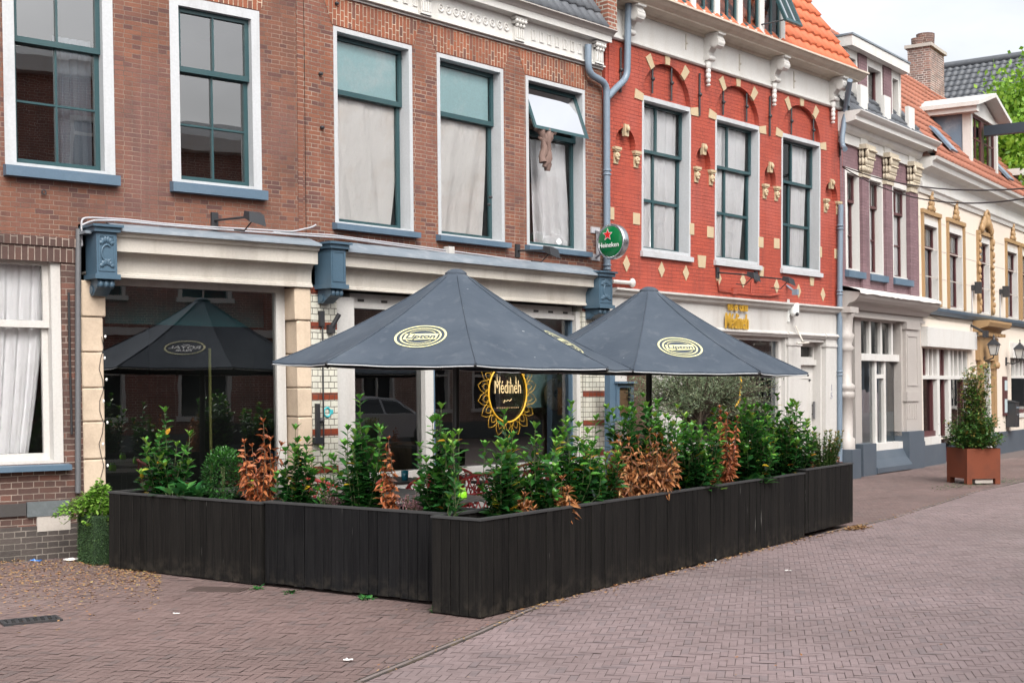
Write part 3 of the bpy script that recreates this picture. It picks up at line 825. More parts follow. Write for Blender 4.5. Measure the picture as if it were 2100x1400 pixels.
# lettering and sunburst on the glass
gx, gz = H.x(1041, 800, .19), H.z(1041, 805, .19)
ex, ez = abs(H.x(1081,800,.19)-H.x(1001,800,.19))/2*.97, (H.z(1041,745,.19)-H.z(1041,865,.19))/2
b = B(k); b.ring((gx, .185, gz), ex, ez, .013, 56, 6)
for i in range(18):
    a = 2*PI*(i+.5)/18
    ca, sa = math.cos(a), math.sin(a)
    for sc, hw in ((1.0, .155), (.55, .085)):
        pts = []
        base = Vector((ca*ex*1.04, sa*ez*1.04)); nrm = Vector((ca*ez, sa*ex)).normalized(); tan = Vector((-nrm.y, nrm.x))
        h = .175*sc
        for u, v in ((-.45,0),(-1,.35),(-.75,.75),(0,1.15),(.75,.75),(1,.35),(.45,0)):
            q = base + tan*u*hw*.55 + nrm*v*h
            pts.append((gx+q.x, .188, gz+q.y))
        b.tube(pts, .0030, 4)
b.build('sunburst_emblem', M['yellow'], fr)
def put_text(b, body, x, z, y, size, wx=1.0, depth=.004, shear=0, fat=0.0):
    vs, fs = text_mesh(body, size, shear, 1.0, depth, wx, fat)
    b.add([(x+v[0], y-v[2], z+v[1]) for v in vs], fs)
b = B(k); put_text(b, 'Médineh', gx, gz+.07, .185, .26, .62, .003)
for i, (dx, dz, h) in enumerate(((-.215,.20,.10),(-.16,.2,.07),(.06,.18,.08),(.17,.18,.09))): b.prism([(gx+dx-.012,gz+dz-.06),(gx+dx+.012,gz+dz-.06),(gx+dx-.004,gz+dz+h-.04)], .182, .188)
for pts in ([(-.07,-.10),(-.05,-.12),(-.02,-.115),(.0,-.10)], [(.0,-.10),(.03,-.118),(.06,-.10)], [(-.085,-.14),(-.07,-.10)], [(.065,-.10),(.07,-.08)]):
    b.tube([(gx+p, .185, gz+q) for p, q in pts], .006, 5)
b.build('lettering', paint('pale_gold', (.72,.55,.28), .4, bmp=0), fr)
b = B(k)
for i in range(13): b.box(gx-.23+i*.036, gx-.21+i*.036, .184, .188, gz-.215, gz-.20)
b.build('small_print', M['ochre'], fr)
shop_cornice(H, root, H.x(709,540,-.25), H.x(1222,590,-.2), zpy(H, 860, (515,531,544,558.5,596,601.5), -.2))
corbel(H, root, H.x(679,540,-.3), H.x(709,540,-.3), H.z(694,510,-.3), H.z(694,583,-.3), H.z(694,622,-.2), orn=False)
corbel(H, root, H.x(1229,600,-.3), H.x(1256,600,-.3), H.z(1242,567,-.3), H.z(1242,625,-.3), H.z(1242,655,-.2))
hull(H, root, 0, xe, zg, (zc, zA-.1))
# iron wall ties
b = B(k)
for px, py in ((655,152),(658,262),(688,8),(1000,420),(1003,405)):
    b.sphere((H.x(px,py),-.02,H.z(px,py)), (.022,.03,.022), 8, 6); b.ring((H.x(px,py)+.01,-.035,H.z(px,py)), .014, .014, .006, 10, 5)
b.build('wall_tie', M['iron'], root)

# ================================================================== RED HOUSE
root = house(HR, 'red_house', 'red painted brick house with cream stone blocks over a white shop front')
H = HR; k = H.k; RR = root
xe = H.x(1727, 480)
zf = H.z(1480, 610, -.02)     # bottom of the red wall
zt = H.z(1480, 151, 0)        # top of the red wall, under the frieze
WR = []
for (l, r) in (((1316,350),(1416,370)), ((1466,390),(1557,405)), ((1602,415),(1682,430))): WR.append((H.x(*l), H.x(*r)))
zR1 = (H.z(1322,190)+H.z(1470,238)+H.z(1606,276))/3; zR0 = (H.z(1313,507)+H.z(1463,536)+H.z(1598,551))/3
za = (H.z(1358,127)+H.z(1505,177))/2
def arch(xm, hw, z0, z1, n=20, up=True):
    return [(xm+hw*math.cos(PI*i/n), z0+(z1-z0)*math.sin(PI*i/n)) for i in range(n+1)]
holes, tymp = [], []
for a, c in WR:
    xm, hw = (a+c)/2, (c-a)/2-.01
    holes.append([(xm-hw, zR0+.05), (xm+hw, zR0+.05)] + arch(xm, hw, zR1+.0, za)); tymp.append((xm, hw))
small = []
for (pl, pr, pk, pb) in (((1262,298),(1303,304),(1286,259),0), ((1427,338),(1457,344),(1443,298),0), ((1567,374),(1591,378),(1582,336),0), ((1692,404),(1717,409),(1704,370),0)):
    x0, x1 = H.x(*pl), H.x(*pr); zb_ = (H.z(*pl)+H.z(*pr))/2-.05; zk = H.z(*pk)-.03
    xm, hw = (x0+x1)/2, max(.15, (x1-x0)/2)
    small.append((xm, hw, zb_, zk)); holes.append([(xm-hw, zb_), (xm+hw, zb_)] + arch(xm, hw, zb_+(zk-zb_)*.25, zk, 14))
b = B(k); b.flat(rect(.06, xe, zf, zt+.02), holes, 0, .11)
for xm, hw in tymp:
    q = [(xm-hw, zR1-.02), (xm+hw, zR1-.02)] + arch(xm, hw, zR1, za); b.flat(q, (), .085)
for xm, hw, z0_, z1_ in small: b.flat(rect(xm-hw-.02, xm+hw+.02, z0_-.02, z1_+.02), (), .10)
b.quad((.06,0,zf),(.06,.3,zf),(.06,.3,zt),(.06,0,zt)); b.quad((xe,0,zf),(xe,.3,zf),(xe,.3,zt),(xe,0,zt))
b.box(.005, .06, .02, .3, 0, zt)
b.build('wall', M['red'], root)
for xm, hw in tymp:     # raised ring round the blind arches
    pass
class Blk:
    def prism(s, poly, y0, y1): b = B(k); b.prism(poly, y0, y1); b.build('stone_block', M['cream_stone'], root)
    def bbox(s, *a): b = B(k); b.bbox(*a); b.build('stone_block', M['cream_stone'], root)
st = Blk()
def block(x0, x1, z0, z1): st.bbox(x0, x1, -.012, .02, z0, z1, .006)
for i, (xm, hw) in enumerate(tymp):
    for deg in (6, 50, 90, 128, 172):
        a = math.radians(deg); r0, r1 = 1.0, 1.0
        c0 = Vector((xm+hw*math.cos(a), zR1+(za-zR1)*math.sin(a))); nn = Vector((math.cos(a)*(za-zR1), math.sin(a)*hw)).normalized(); tt = Vector((-nn.y, nn.x))
        w0, w1, L = .055, .075, .21
        p = [c0-tt*w0-nn*.005, c0+tt*w0-nn*.005, c0+tt*w1+nn*L, c0-tt*w1+nn*L]
        if deg in (6, 172): p = [q+Vector((0,-.12)) for q in p]
        st.prism([(q.x, q.y) for q in p], -.014, .03)
for (x0, x1, y0, y1) in ((1248,1259,425,451),(1298,1312,437,461),(1414,1423,458,482),(1450,1463,465,488),(1555,1565,486,508),(1587,1598,489,510),(1681,1685,506,528),(1711,1720,511,531)):
    m = (y0+y1)/2; block(H.x(x0,m), H.x(x1,m), H.z((x0+x1)/2,y1), H.z((x0+x1)/2,y0))
for (x0, x1, y0, y1) in ((1430,1447,524,549),(1556,1566,547,569),(1660,1669,566,586)):
    z0_, z1_ = H.z((x0+x1)/2,y1), H.z((x0+x1)/2,y0); a_, c_ = H.x(x0,536), H.x(x1,536)
    st.prism([(a_+.025,z0_),(c_-.025,z0_),(c_,z1_),(a_,z1_)], -.013, .02)
zd = [H.z(1284,541), H.z(1637,597)]; zdm = sum(zd)/2
for px, py in ((1284,541),(1356,553),(1406,560),(1473,571),(1523,575),(1592,587),(1637,597),(1687,604)):
    x, z = H.x(px,py), H.z(px,py)
    st.prism([(x-.085,z),(x,z-.125),(x+.085,z),(x,z+.125)], -.012, .02)
for xm, hw, z0_, z1_ in small:
    for s in (-1, 1):
        b = B(k); x = xm+s*hw
        b.box(x-.08, x+.08, -.065, .04, z0_-.03, z0_+.01); b.box(x-.065, x+.065, -.05, .04, z0_-.055, z0_-.03); b.box(x-.05, x+.05, -.02, .04, z0_-.24, z0_-.055)
        b.sphere((x, -.035, z0_-.125), (.05,.04,.06), 10, 8); b.sphere((x, -.07, z0_-.13), (.018,.018,.02), 8, 6); b.sphere((x-.025, -.065, z0_-.105), .012, 6, 5); b.sphere((x+.025, -.065, z0_-.105), .012, 6, 5)
        b.sphere((x, -.05, z0_-.175), (.03,.025,.022), 8, 6)
        b.build('lion_head_console', M['cream_stone'], root)
    b = B(k); b.prism([(xm-.045,z1_-.13),(xm+.045,z1_-.13),(xm+.055,z1_+.05),(xm-.055,z1_+.05)], -.03, .03); b.sphere((xm,-.055,z1_-.02), (.035,.025,.045), 8, 6); b.build('keystone', M['cream_stone'], root)
railR = (H.z(1322,309,.2)+H.z(1470,348,.2)+H.z(1606,372,.2))/3
for a, c in WR:
    window(H, root, a, c, zR0, zR1, fw=.045, ret=.14, rail=railR, up=(2,1), lo=(2,2), sill=.03, silmat='frame_white', silh=.09, silp=.05, split=.42, bot=.05, topw=.07, bar=.045, sw=.04)
# iron anchors
for px, y0, y1 in ((1273,98,190),(1338,133,192),(1377,135,207),(1435,151,238),(1483,184,236),(1531,188,250),(1579,198,279),(1623,222,276),(1668,245,290),(1723,243,320)):
    yy = .03 if px in (1338,1377,1483,1531,1623,1668) else -.025
    b = B(k); x = H.x(px, (y0+y1)/2, yy); z0_, z1_ = H.z(px, y1, yy), H.z(px, y0, yy)
    b.tube([(x,yy,z0_),(x,yy,z1_)], .018, 6); b.sphere((x,yy-.01,(z0_+z1_)/2), .035, 8, 6); b.build('wall_anchor', M['iron'], root)
# frieze, soffit, consoles
zr0 = zt; zso = H.z(1560, 128, -.0)    # soffit line on the frieze
zso = (H.z(1400,62,0)+H.z(1640,150,0))/2
b = B(k); b.box(.02, xe+.02, -.03, .2, zr0+.09, zso+.1); b.build('frieze', M['white'], root)
b = B(k); b.prism([(.1,zr0),(-.035,zr0),(-.06,zr0+.02),(-.06,zr0+.05),(-.04,zr0+.06),(-.04,zr0+.09),(.1,zr0+.09)], .02, xe+.03, 'yz'); b.build('architrave', M['white'], root)
yo = -.50; zg2 = H.z(1775, 148, yo)
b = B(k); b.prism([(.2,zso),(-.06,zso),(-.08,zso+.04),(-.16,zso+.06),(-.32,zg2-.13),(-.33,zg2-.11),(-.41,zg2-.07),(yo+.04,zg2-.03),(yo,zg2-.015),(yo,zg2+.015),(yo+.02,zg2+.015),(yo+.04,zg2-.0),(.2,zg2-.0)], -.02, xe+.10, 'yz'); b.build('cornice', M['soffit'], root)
for px in (1310, 1472, 1607, 1727):
    b = B(k); x = H.x(px, 60, -.25); w = .085
    if px == 1310: x -= .03
    z = zso
    b.box(x-w, x+w, -.30, -.03, z+.0, zg2-.14)
    b.prism([(-.03,z),(-.29,z),(-.33,z-.06),(-.31,z-.16),(-.25,z-.20),(-.18,z-.17),(-.12,z-.24),(-.09,z-.36),(-.03,z-.40)], x-w, x+w, 'yz')
    b.tube([(x-w-.012,-.25,z-.10),(x+w+.012,-.25,z-.10)], .08, 14); b.tube([(x-w-.008,-.11,z-.33),(x+w+.008,-.11,z-.33)], .045, 12)
    b.box(x-w-.015, x+w+.015, -.34, -.03, z+.02, z+.05)
    b.box(x-w*.8, x+w*.8, -.075, -.03, zr0+.09, z-.40)
    for i, (dz, r) in enumerate(((.14,.055),(.05,.075),(-.06,.045),(-.14,.05),(-.22,.032),(-.29,.018))): b.sphere((x, -.07, zr0+dz), (r, .045, r*1.3), 9, 7)
    b.build('console', M['white'], root)
b = B(k)
for px, py0, py1 in ((1403,71,103),(1513,112,146),(1625,148,182)): 
    x = H.x(px,90); b.box(x-.012, x+.012, -.045, -.028, H.z(px,py1), H.z(px,py0)); b.sphere((x+.01,-.05,H.z(px,(py0+py1)/2+3)), .02, 6, 5)
b.build('frieze_clasp', M['offwhite'], root)
# roof with dormers
b = B(k); tiles(b, -.0, xe-.0, (yo+.22, zg2+.02), (3.2, zg2+5.2), tw=.26, th=.36, amp=.045, step=.045, n=8); b.build('roof', M['tile_orange'], root)
b = B(k)
xr = xe+.0
b.flat([(yo+.2, zg2-.02),(3.2, zg2+5.2),(4.2,zg2+5.2),(4.2,zg2-.02)], (), 0)
b.v = [(xr, v[0], v[2]) for v in b.v]; b.build('gable', M['brick_dark'], root)
def dx(px, py, y): return H.p(px, py, y)
yd = -.25
d1 = H.x(1606, 60, yd); d0 = d1-4.1
zdb = zg2+.10; zdt = zg2+2.1
b = B(k); xs = [d0, (d0+d1)/2-.0, d1]
b.box(d0, d1, yd, yd+.1, zdb-.1, zdb+.06)
nw = 6
for i in range(nw+1):
    x = d0+(d1-d0)*i/nw; b.box(x-.07, x+.07, yd, yd+.1, zdb+.06, zdt)
b.box(d0-.07, d1+.07, yd-.1, 2.4, zdt, zdt+.25)
dm = b.build('dormer', M['white'], root)
b = B(k); b.quad((d1+.06,yd+.05,zdb-.4),(d1+.06,2.4,zdb-.4),(d1+.06,2.4,zdt),(d1+.06,yd+.05,zdt)); b.quad((d0-.06,yd+.05,zdb-.4),(d0-.06,2.4,zdb-.4),(d0-.06,2.4,zdt),(d0-.06,yd+.05,zdt)); b.build('dormer_cheek', M['zinc'], dm)
for i in range(nw):
    b = B(k); g = B(k)
    x0_ = d0+(d1-d0)*i/nw+.07; x1_ = d0+(d1-d0)*(i+1)/nw-.07
    for (p, q, r, s) in ((x0_,x0_+.05,zdb+.06,zdt),(x1_-.05,x1_,zdb+.06,zdt),(x0_+.05,x1_-.05,zdb+.06,zdb+.12),((x0_+x1_)/2-.025,(x0_+x1_)/2+.025,zdb+.12,zdt)): b.box(p,q,yd+.03,yd+.07,r,s)
    g.quad((x0_+.05,yd+.05,zdb+.1),(x1_-.05,yd+.05,zdb+.1),(x1_-.05,yd+.05,zdt),(x0_+.05,yd+.05,zdt))
    b.build('sash', M['teal'], dm); g.build('pane', M['glass'], dm)
# open roof window standing out from the tiles
b = B(k); g = B(k)
p0 = Vector((d1-.60, yd-.02, zdb+.98))
def ow(u, v): # u across, v down
    a = p0 + Vector((.54*u, 0, 0)) + Vector((0.03*v, -.34*v, -.78*v)); return a
def owbar(u0,u1,v0,v1,t=.05):
    q = [ow(u0,v0),ow(u1,v0),ow(u1,v1),ow(u0,v1)]; b.hexa([tuple(x) for x in q]+[tuple(x+Vector((0,-t,.01))) for x in q])
for u0,u1,v0,v1 in ((0,.09,0,1),(.91,1,0,1),(.09,.91,.93,1),(.09,.91,0,.06),(.47,.53,.06,.93)): owbar(u0,u1,v0,v1)
g.quad(*[tuple(ow(u,v)+Vector((0,-.02,0))) for u,v in ((.09,.06),(.91,.06),(.91,.93),(.09,.93))])
rw = b.build('roof_window', M['teal'], root); g.build('pane', glass('roof_pane', (.85,.9,.92), 1.6, .5, 0), rw)
b = B(k); b.tube([tuple(ow(.2,.93)), tuple(ow(.2,.93)+Vector((-.25,.35,-.08)))], .012, 6); b.build('stay', M['iron'], rw)
# ground floor, painted
zb_ = zf
b = B(k)
b.prism([(.05,zf),(-.17,zf),(-.17,zf-.03),(-.15,zf-.045),(-.13,zf-.045),(-.10,zf-.10),(-.06,zf-.11),(-.05,zf-.13),(.05,zf-.13)], .08, xe+.16, 'yz'); b.build('cornice', M['shopwhite'], root)
zm = H.z(1560, 677, -.03)      # lower edge of the sign board
zl2 = H.z(1560, 692, 0)
b = B(k); b.box(.08, xe-.0, -.03, .25, zm, zf-.12); b.build('sign_board', M['shopwhite'], root)
xw1 = H.x(1598,760,.12); xpl0, xpl1 = H.x(1615,780,-.02), H.x(1640,780,-.02); xd0, xd1 = H.x(1641,800,.2), H.x(1668,800,.2)
xpr0, xpr1 = H.x(1692,780,-.02), xe-.02
b = B(k); b.prism([(.1,zm),(-.045,zm),(-.08,zm-.03),(-.08,zm-.05),(-.05,zm-.07),(-.03,zm-.10),(.1,zm-.10)], .08, xpl0-.06, 'yz')
b.prism([(.1,zm),(-.045,zm),(-.08,zm-.03),(-.08,zm-.05),(-.05,zm-.07),(-.03,zm-.10),(.1,zm-.10)], xpl1+.06, xpr0-.06, 'yz')
for x0_, x1_ in ((xpl0,xpl1),(xpr0,xpr1)):
    b.prism([(.1,zm),(-.065,zm),(-.10,zm-.03),(-.10,zm-.05),(-.07,zm-.07),(-.05,zm-.10),(.1,zm-.10)], x0_-.06, x1_+.06, 'yz')
b.build('architrave', M['shopwhite'], root)
for x0_, x1_ in ((xpl0,xpl1),(xpr0,xpr1)):
    b = B(k); b.box(x0_, x1_, -.04, .25, -.1, zm-.10); b.box(x0_-.025, x1_+.025, -.06, .25, zm-.24, zm-.19); b.box(x0_-.02, x1_+.02, -.07, .25, -.1, .35); b.build('pilaster', M['shopwhite'], root)
b = B(k)
b.box(xw1, xpl0, .0, .25, -.1, zm-.1); b.box(xpr1, xe, .0, .25, -.1, zm-.1)
b.build('wall_strip', M['shopwhite'], root)
# shop window to the left and the brown entrance beyond the olive tree
xv0, xv1 = H.x(1350,850,.0), H.x(1397,850,.0)
zs = .75
b = B(k)
b.box(.08, H.x(1283,860,0), -.02, .25, -.1, zm-.1); b.box(xv0, xv1, -.02, .25, -.1, zm-.1)
b.box(xv1, xw1, .05, .25, -.1, zs); b.build('painted_pier', M['shopwhite'], root)
b = B(k)
b.box(xv1, xv1+.08, .08, .2, zs, zm-.1); b.box(xw1-.09, xw1, .08, .2, zs, zm-.1); b.box(xv1+.08, xw1-.09, .08, .2, zm-.17, zm-.1); b.box(xv1+.08, xw1-.09, .08, .2, zs, zs+.07)
wn = b.build('window', M['shopwhite'], root)
b = B(k); b.quad((xv1+.08,.14,zs+.07),(xw1-.09,.14,zs+.07),(xw1-.09,.14,zm-.17),(xv1+.08,.14,zm-.17)); b.build('pane', M['shopglass'], wn)
b = B(k); b.box(xw1-.20, xw1-.09, .145, .2, zs, zm-.15); b.build('sash', M['blue'], wn)
b = B(k); b.box(H.x(1283,860,0), xv0, .2, .27, -.1, 2.3); dr = b.build('door', paint('brown_door', (.09,.05,.035), .5), root)
b = B(k); b.box(H.x(1283,860,0), xv0, .08, .25, 2.3, zm-.1); b.build('door_header', M['shopwhite'], root)
zdt = H.z(1655, 745, .2)
b = B(k); b.box(xpl1, xpr0, .0, .25, zm-.16, zm-.1)
b.box(xd1, xpr0, .05, .3, -.1, zm-.16); b.box(xpl1, xd1+.03, .14, .3, zdt-.03, zdt+.07); b.box(xpl1, xd1, .18, .3, zm-.24, zm-.16)
b.build('door_frame', M['shopwhite'], root)
b = B(k); x0_ = xpl1-.22
b.box(x0_, xd1, .22, .28, -.05, zdt-.03)
for z0_, z1_ in ((.2,.85),(1.0,1.9)):
    for (p,q,r,s) in ((x0_+.1,xd1-.1,z0_,z0_+.025),(x0_+.1,xd1-.1,z1_-.025,z1_),(x0_+.1,x0_+.125,z0_+.025,z1_-.025),(xd1-.125,xd1-.1,z0_+.025,z1_-.025)): b.box(p,q,.21,.222,r,s)
dr = b.build('door', M['shopwhite'], root)
b = B(k); x = H.x(1667,850,.2); b.box(x-.02, x+.015, .16, .19, H.z(1667,858,.2), H.z(1667,823,.2)); b.box(x-.01,x+.005,.19,.222,H.z(1667,850,.2),H.z(1667,848,.2)); b.box(x-.01,x+.005,.19,.222,H.z(1667,832,.2),H.z(1667,830,.2)); b.build('handle', M['steel'], dr)
b = B(k); x = H.x(1661,779,.2); b.lathe([(.0,.03),(.012,.03),(.02,.02),(.02,.0)], (x,.215,H.z(1661,779,.2)), 10, 'y'); b.build('lock', M['iron'], dr)
b = B(k); b.box(x0_, xd1, .19, .27, zdt+.07, zdt+.12); b.box(xd1-.05, xd1, .19, .27, zdt+.12, zm-.24); b.build('transom_frame', M['shopwhite'], root)
b = B(k); b.quad((x0_,.23,zdt+.12),(xd1-.05,.23,zdt+.12),(xd1-.05,.23,zm-.24),(x0_,.23,zm-.24)); b.build('transom_pane', M['glass'], root)
b = B(k); xn, zn = H.x(1705,805,-.04), H.z(1705,805,-.04)
put_text(b, '1', xn, zn+.09, -.045, .17, 1.0, .004); put_text(b, '5', xn, zn-.06, -.045, .17, 1.0, .004)
b.build('house_number', paint('number_grey', (.36,.36,.40), .5, bmp=0), root)
b = B(k); b.box(.08, xe, -.05, .25, -.3, -.1+.12); b.build('plinth', M['bluestone'], root)
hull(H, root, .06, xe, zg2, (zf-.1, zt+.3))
# ================================================================== PURPLE HOUSE
root = house(HP, 'purple_house', 'narrow mauve brick house with three tall windows, stone capitals and a greige shop front')
H = HP; k = H.k
xe = H.x(1888, 560)
zw0 = H.z(1800, 602, 0); zw1 = H.z(1800, 315, 0)
pw = [((1731,450),(1765,450)), ((1780,470),(1812,470)), ((1829,490),(1864,490))]
ws = [(H.x(*a), H.x(*c)) for a, c in pw]
ws[0] = (ws[0][0]+.06, ws[0][1]); wsP = ws
zv1 = (H.z(1746,347)+H.z(1796,362)+H.z(1846,376))/3; zv0 = (H.z(1746,555)+H.z(1796,563)+H.z(1846,570))/3
b = B(k); b.flat(rect(.02, xe, zw0-.1, zw1+.1), [rect(a, c, zv0, zv1) for a, c in ws], 0, .22)
b.quad((xe,0,zw0-.1),(xe,.4,zw0-.1),(xe,.4,zw1+.1),(xe,0,zw1+.1)); b.build('wall', M['purple'], root)
rl = (H.z(1752,417,.2)+H.z(1802,434,.2)+H.z(1852,446,.2))/3
for a, c in ws:
    window(H, root, a, c, zv0, zv1, fw=.085, ret=.10, fmat='white', smat='maroon', rail=rl, lo=(1,2), up=(2,1), sill=.05, silh=.14, silp=.08, sw=.042, topw=.10, bar=.025)
M['blind'] = paint('slat_blind', (.55,.56,.55), .6, bmp=0)
zcap = H.z(1824, 328, -.1)
for px, py in ((1774,330),(1822,345),(1871,357)):
    x = H.x(px, 440, -.05); w = .17
    b = B(k); b.box(x-w, x+w, -.07, .02, zw0-.05, zcap-.50); b.build('pilaster', M['purple'], root)
    b = B(k)
    b.box(x-w-.02, x+w+.02, -.10, .02, zcap-.50, zcap-.42); b.box(x-w+.02, x+w-.02, -.09, .02, zcap-.42, zcap-.05)
    for j, (zz, n, r) in enumerate(((-.34,4,.05),(-.20,5,.06),(-.05,5,.07))):
        for i in range(n):
            b.sphere((x-w+.03+(2*w-.06)*i/(n-1), -.11-.03*j, zcap+zz), (r*.8, .05, r*1.3), 8, 6); b.sphere((x-w+.03+(2*w-.06)*i/(n-1), -.15-.04*j, zcap+zz+.05), (r*.5, .04, r*.4), 7, 5)
        for q in range(2): b.sphere((x-w-.01, -.04-.05*q, zcap+zz), (.05,.03,r*1.2), 7, 5)
    b.box(x-w-.07, x+w+.07, -.19, .02, zcap+.03, zcap+.12)
    b.build('capital', M['capital_stone'], root)
    b = B(k); b.box(x-w, x+w, -.06, .02, zcap+.12, zw1+1.2); b.build('frieze_pilaster', M['white'], root)
ze = H.z(1905, 281, -.45)
b = B(k); b.box(.0, xe, -.03, .3, zw1, ze-.05); b.box(.0, xe, -.05, .3, zw1-.04, zw1+.06); b.build('frieze', M['white'], root)
b = B(k); b.prism([(.3,ze-.36),(-.06,ze-.36),(-.12,ze-.30),(-.14,ze-.22),(-.34,ze-.18),(-.34,ze-.10),(-.40,ze-.07),(-.45,ze-.02),(-.45,ze),(.3,ze)], -.02, xe+.12, 'yz'); b.build('cornice', M['white'], root)
# dormer with flat white roof and brick piers
yd = .12; q0, q1 = H.x(1738, 90, yd), H.x(1848, 170, yd)
zdt0, zdt1 = (H.z(1741,85,yd-.15)+H.z(1853,148,yd-.15))/2, (H.z(1741,62,yd-.15)+H.z(1853,130,yd-.15))/2
b = B(k); b.box(q0-.12, q1+.10, yd-.15, 3.6, zdt0, zdt1)
dm = b.build('dormer', M['white'], root)
b = B(k); b.box(q0-.14, q1+.12, yd-.17, 3.6, zdt1, zdt1+.035); b.build('roof_edge', M['lead'], dm)
segs = [('w',1738,1761),('b',1762,1779),('w',1780,1812),('b',1813,1829),('w',1830,1847)]
wf = B(k)
for kd, a, c in segs:
    a, c = H.x(a, 200, yd), H.x(c, 200, yd)
    if kd == 'b': bp = B(k); bp.box(a, c, yd, yd+.25, ze-.05, zdt0); bp.build('brick_pier', M['purple'], dm)
    else:
        gl = B(k); sh = B(k); wf = B(k)
        for (p,q,r,s) in ((a,a+.07,ze,zdt0),(c-.07,c,ze,zdt0),(a+.07,c-.07,zdt0-.16,zdt0),(a+.07,c-.07,ze,ze+.1)): wf.box(p,q,yd+.02,yd+.2,r,s)
        for (p,q) in ((a+.07,a+.13),(c-.13,c-.07)): sh.box(p,q,yd+.14,yd+.19,ze+.1,zdt0-.16)
        gl.quad((a+.13,yd+.17,ze+.1),(c-.13,yd+.17,ze+.1),(c-.13,yd+.17,zdt0-.16),(a+.13,yd+.17,zdt0-.16))
        wn = wf.build('window', M['white'], dm); sh.build('sash', M['maroon'], wn); gl.build('pane', M['farglass'], wn)
wf = B(k)
wf.box(q0-.04, q0-.001, yd+.02, 3.5, ze-.05, zdt0); wf.box(q1+.001, q1+.04, yd+.02, 3.5, ze-.05, zdt0)
wf.build('dormer_cheek', M['white'], dm)
b = B(k); tiles(b, -.05, xe-.05, (-.2, ze+.01), (3.0, ze+3.9), tw=.24, th=.33); b.build('roof', M['tile_grey'], root)
# shop front
zs1 = H.z(1800, 604, -.35)
b = B(k)
b.prism([(.1,zs1-.30),(-.10,zs1-.30),(-.18,zs1-.20),(-.30,zs1-.16),(-.36,zs1-.10),(-.40,zs1-.03),(-.40,zs1),(.1,zs1+.06)], -.05, xe+.1, 'yz'); b.build('cornice', M['grey_paint'], root)
b = B(k)
vs, fs = [], []
for i in range(31):
    x = -.1+(xe+.15)*i/30; q = rnd.uniform(-.011,.011)
    vs += [(x,.0,zs1+.14),(x,-.2,zs1+.10+q),(x,-.42,zs1+.03+q*.6),(x,-.43,zs1-.03+q)]
for i in range(30):
    for j in range(3): fs.append((i*4+j,(i+1)*4+j,(i+1)*4+j+1,i*4+j+1))
b.add(vs, fs, True); b.build('flashing', M['white'], root)
zfr = H.z(1800, 650, 0)
b = B(k); b.box(.0, xe, -.04, .25, zfr, zs1-.28); b.box(.0, xe, -.09, .2, zfr-.05, zfr); b.build('fascia', M['grey_paint'], root)
yw = .10
g0, g1 = H.x(1762, 800, yw), H.x(1852, 800, yw)
zg1, zg0 = H.z(1800, 660, yw), H.z(1800, 908, yw); zmid = H.z(1800, 733, yw)
p0, p1 = H.x(1857, 800, -.05), H.x(1882, 800, -.05)
b = B(k)
b.box(p0-.1, xe, .0, .3, .7, zfr-.05); b.box(p0, p1, -.07, .0, .79, zfr-.2); b.box(p0-.04, p1+.04, -.11, .0, zfr-.2, zfr-.05); b.box(p0-.03, p1+.03, -.10, .0, H.z(1870,822,0), H.z(1870,803,0))
zq = H.z(1870, 822, 0)
for i in range(5): b.box(p0+.03+i*(p1-p0-.06)/5, p0+.03+i*(p1-p0-.06)/5+.04, -.085, -.07, 1.05, zq-.06)
for (p,q,r,s) in ((p0+.05,p1-.05,zfr-.35,zfr-.31),(p0+.05,p1-.05,zq+.32,zq+.36),(p0+.05,p0+.09,zq+.36,zfr-.35),(p1-.09,p1-.05,zq+.36,zfr-.35)): b.box(p,q,-.085,-.07,r,s)
b.build('pilaster', M['grey_paint'], root)
b = B(k); b.box(H.x(1749,800,yw), g0, .05, .3, .6, zfr-.05); b.build('door_post', M['grey_paint'], root)
# turned column at the left corner
b = B(k); x = H.x(1737, 800, -.12)
prof = [(.16,.55),(.16,.75),(.12,.78),(.125,1.5),(.16,1.53),(.16,1.62),(.13,1.65),(.17,1.68),(.17,1.76),(.11,1.80),(.115,zfr-.75),(.13,zfr-.72),(.17,zfr-.66),(.12,zfr-.6),(.15,zfr-.5),(.17,zfr-.42),(.13,zfr-.36),(.15,zfr-.1),(.18,zfr-.05),(.18,zfr)]
b.lathe(prof, (x,-.10,0), 14); b.box(x-.19,x+.19,-.29,.09,zfr,zs1-.28); b.build('column', M['grey_paint'], root)
b = B(k); b.box(x-.2, x+.2, -.30, .1, -.05, .55); b.build('column_base', M['dkblue'], root)
b = B(k); xd0, xd1 = H.x(1740,800,.35), H.x(1752,800,.35)
b.box(xd0-.35, xd1+.1, .32, .38, -.05, H.z(1745,740,.35)); dr = b.build('door', M['maroon'], root)
b = B(k); b.sphere((xd1-.03,.29,1.05), (.035,.035,.035), 10, 8); b.build('handle', M['gold'], dr)
b = B(k); b.box(xd0-.35, g0, .10, .3, H.z(1745,735,.2), H.z(1745,723,.2)); b.box(xd0-.35, xd0-.2, .1, .3, H.z(1745,723,.2), zfr); b.build('door_frame', M['grey_paint'], root)
b = B(k); b.quad((xd0-.2,.3,H.z(1745,723,.2)),(g0,.3,H.z(1745,723,.2)),(g0,.3,zfr),(xd0-.2,.3,zfr)); b.build('transom_pane', M['farglass'], root)
b = B(k)
b.box(g0, g1, yw-.06, yw+.12, zmid-.07, zmid+.07); b.box(g0-.05, g1+.1, yw-.12, yw+.12, zg0-.14, zg0); b.box(g0, g1, yw, yw+.1, zg1-.0, zfr-.05)
for i in range(5):
    xx = g0+(g1-g0)*i/4; b.box(xx-.05, xx+.05, yw, yw+.1, zmid+.07, zg1)
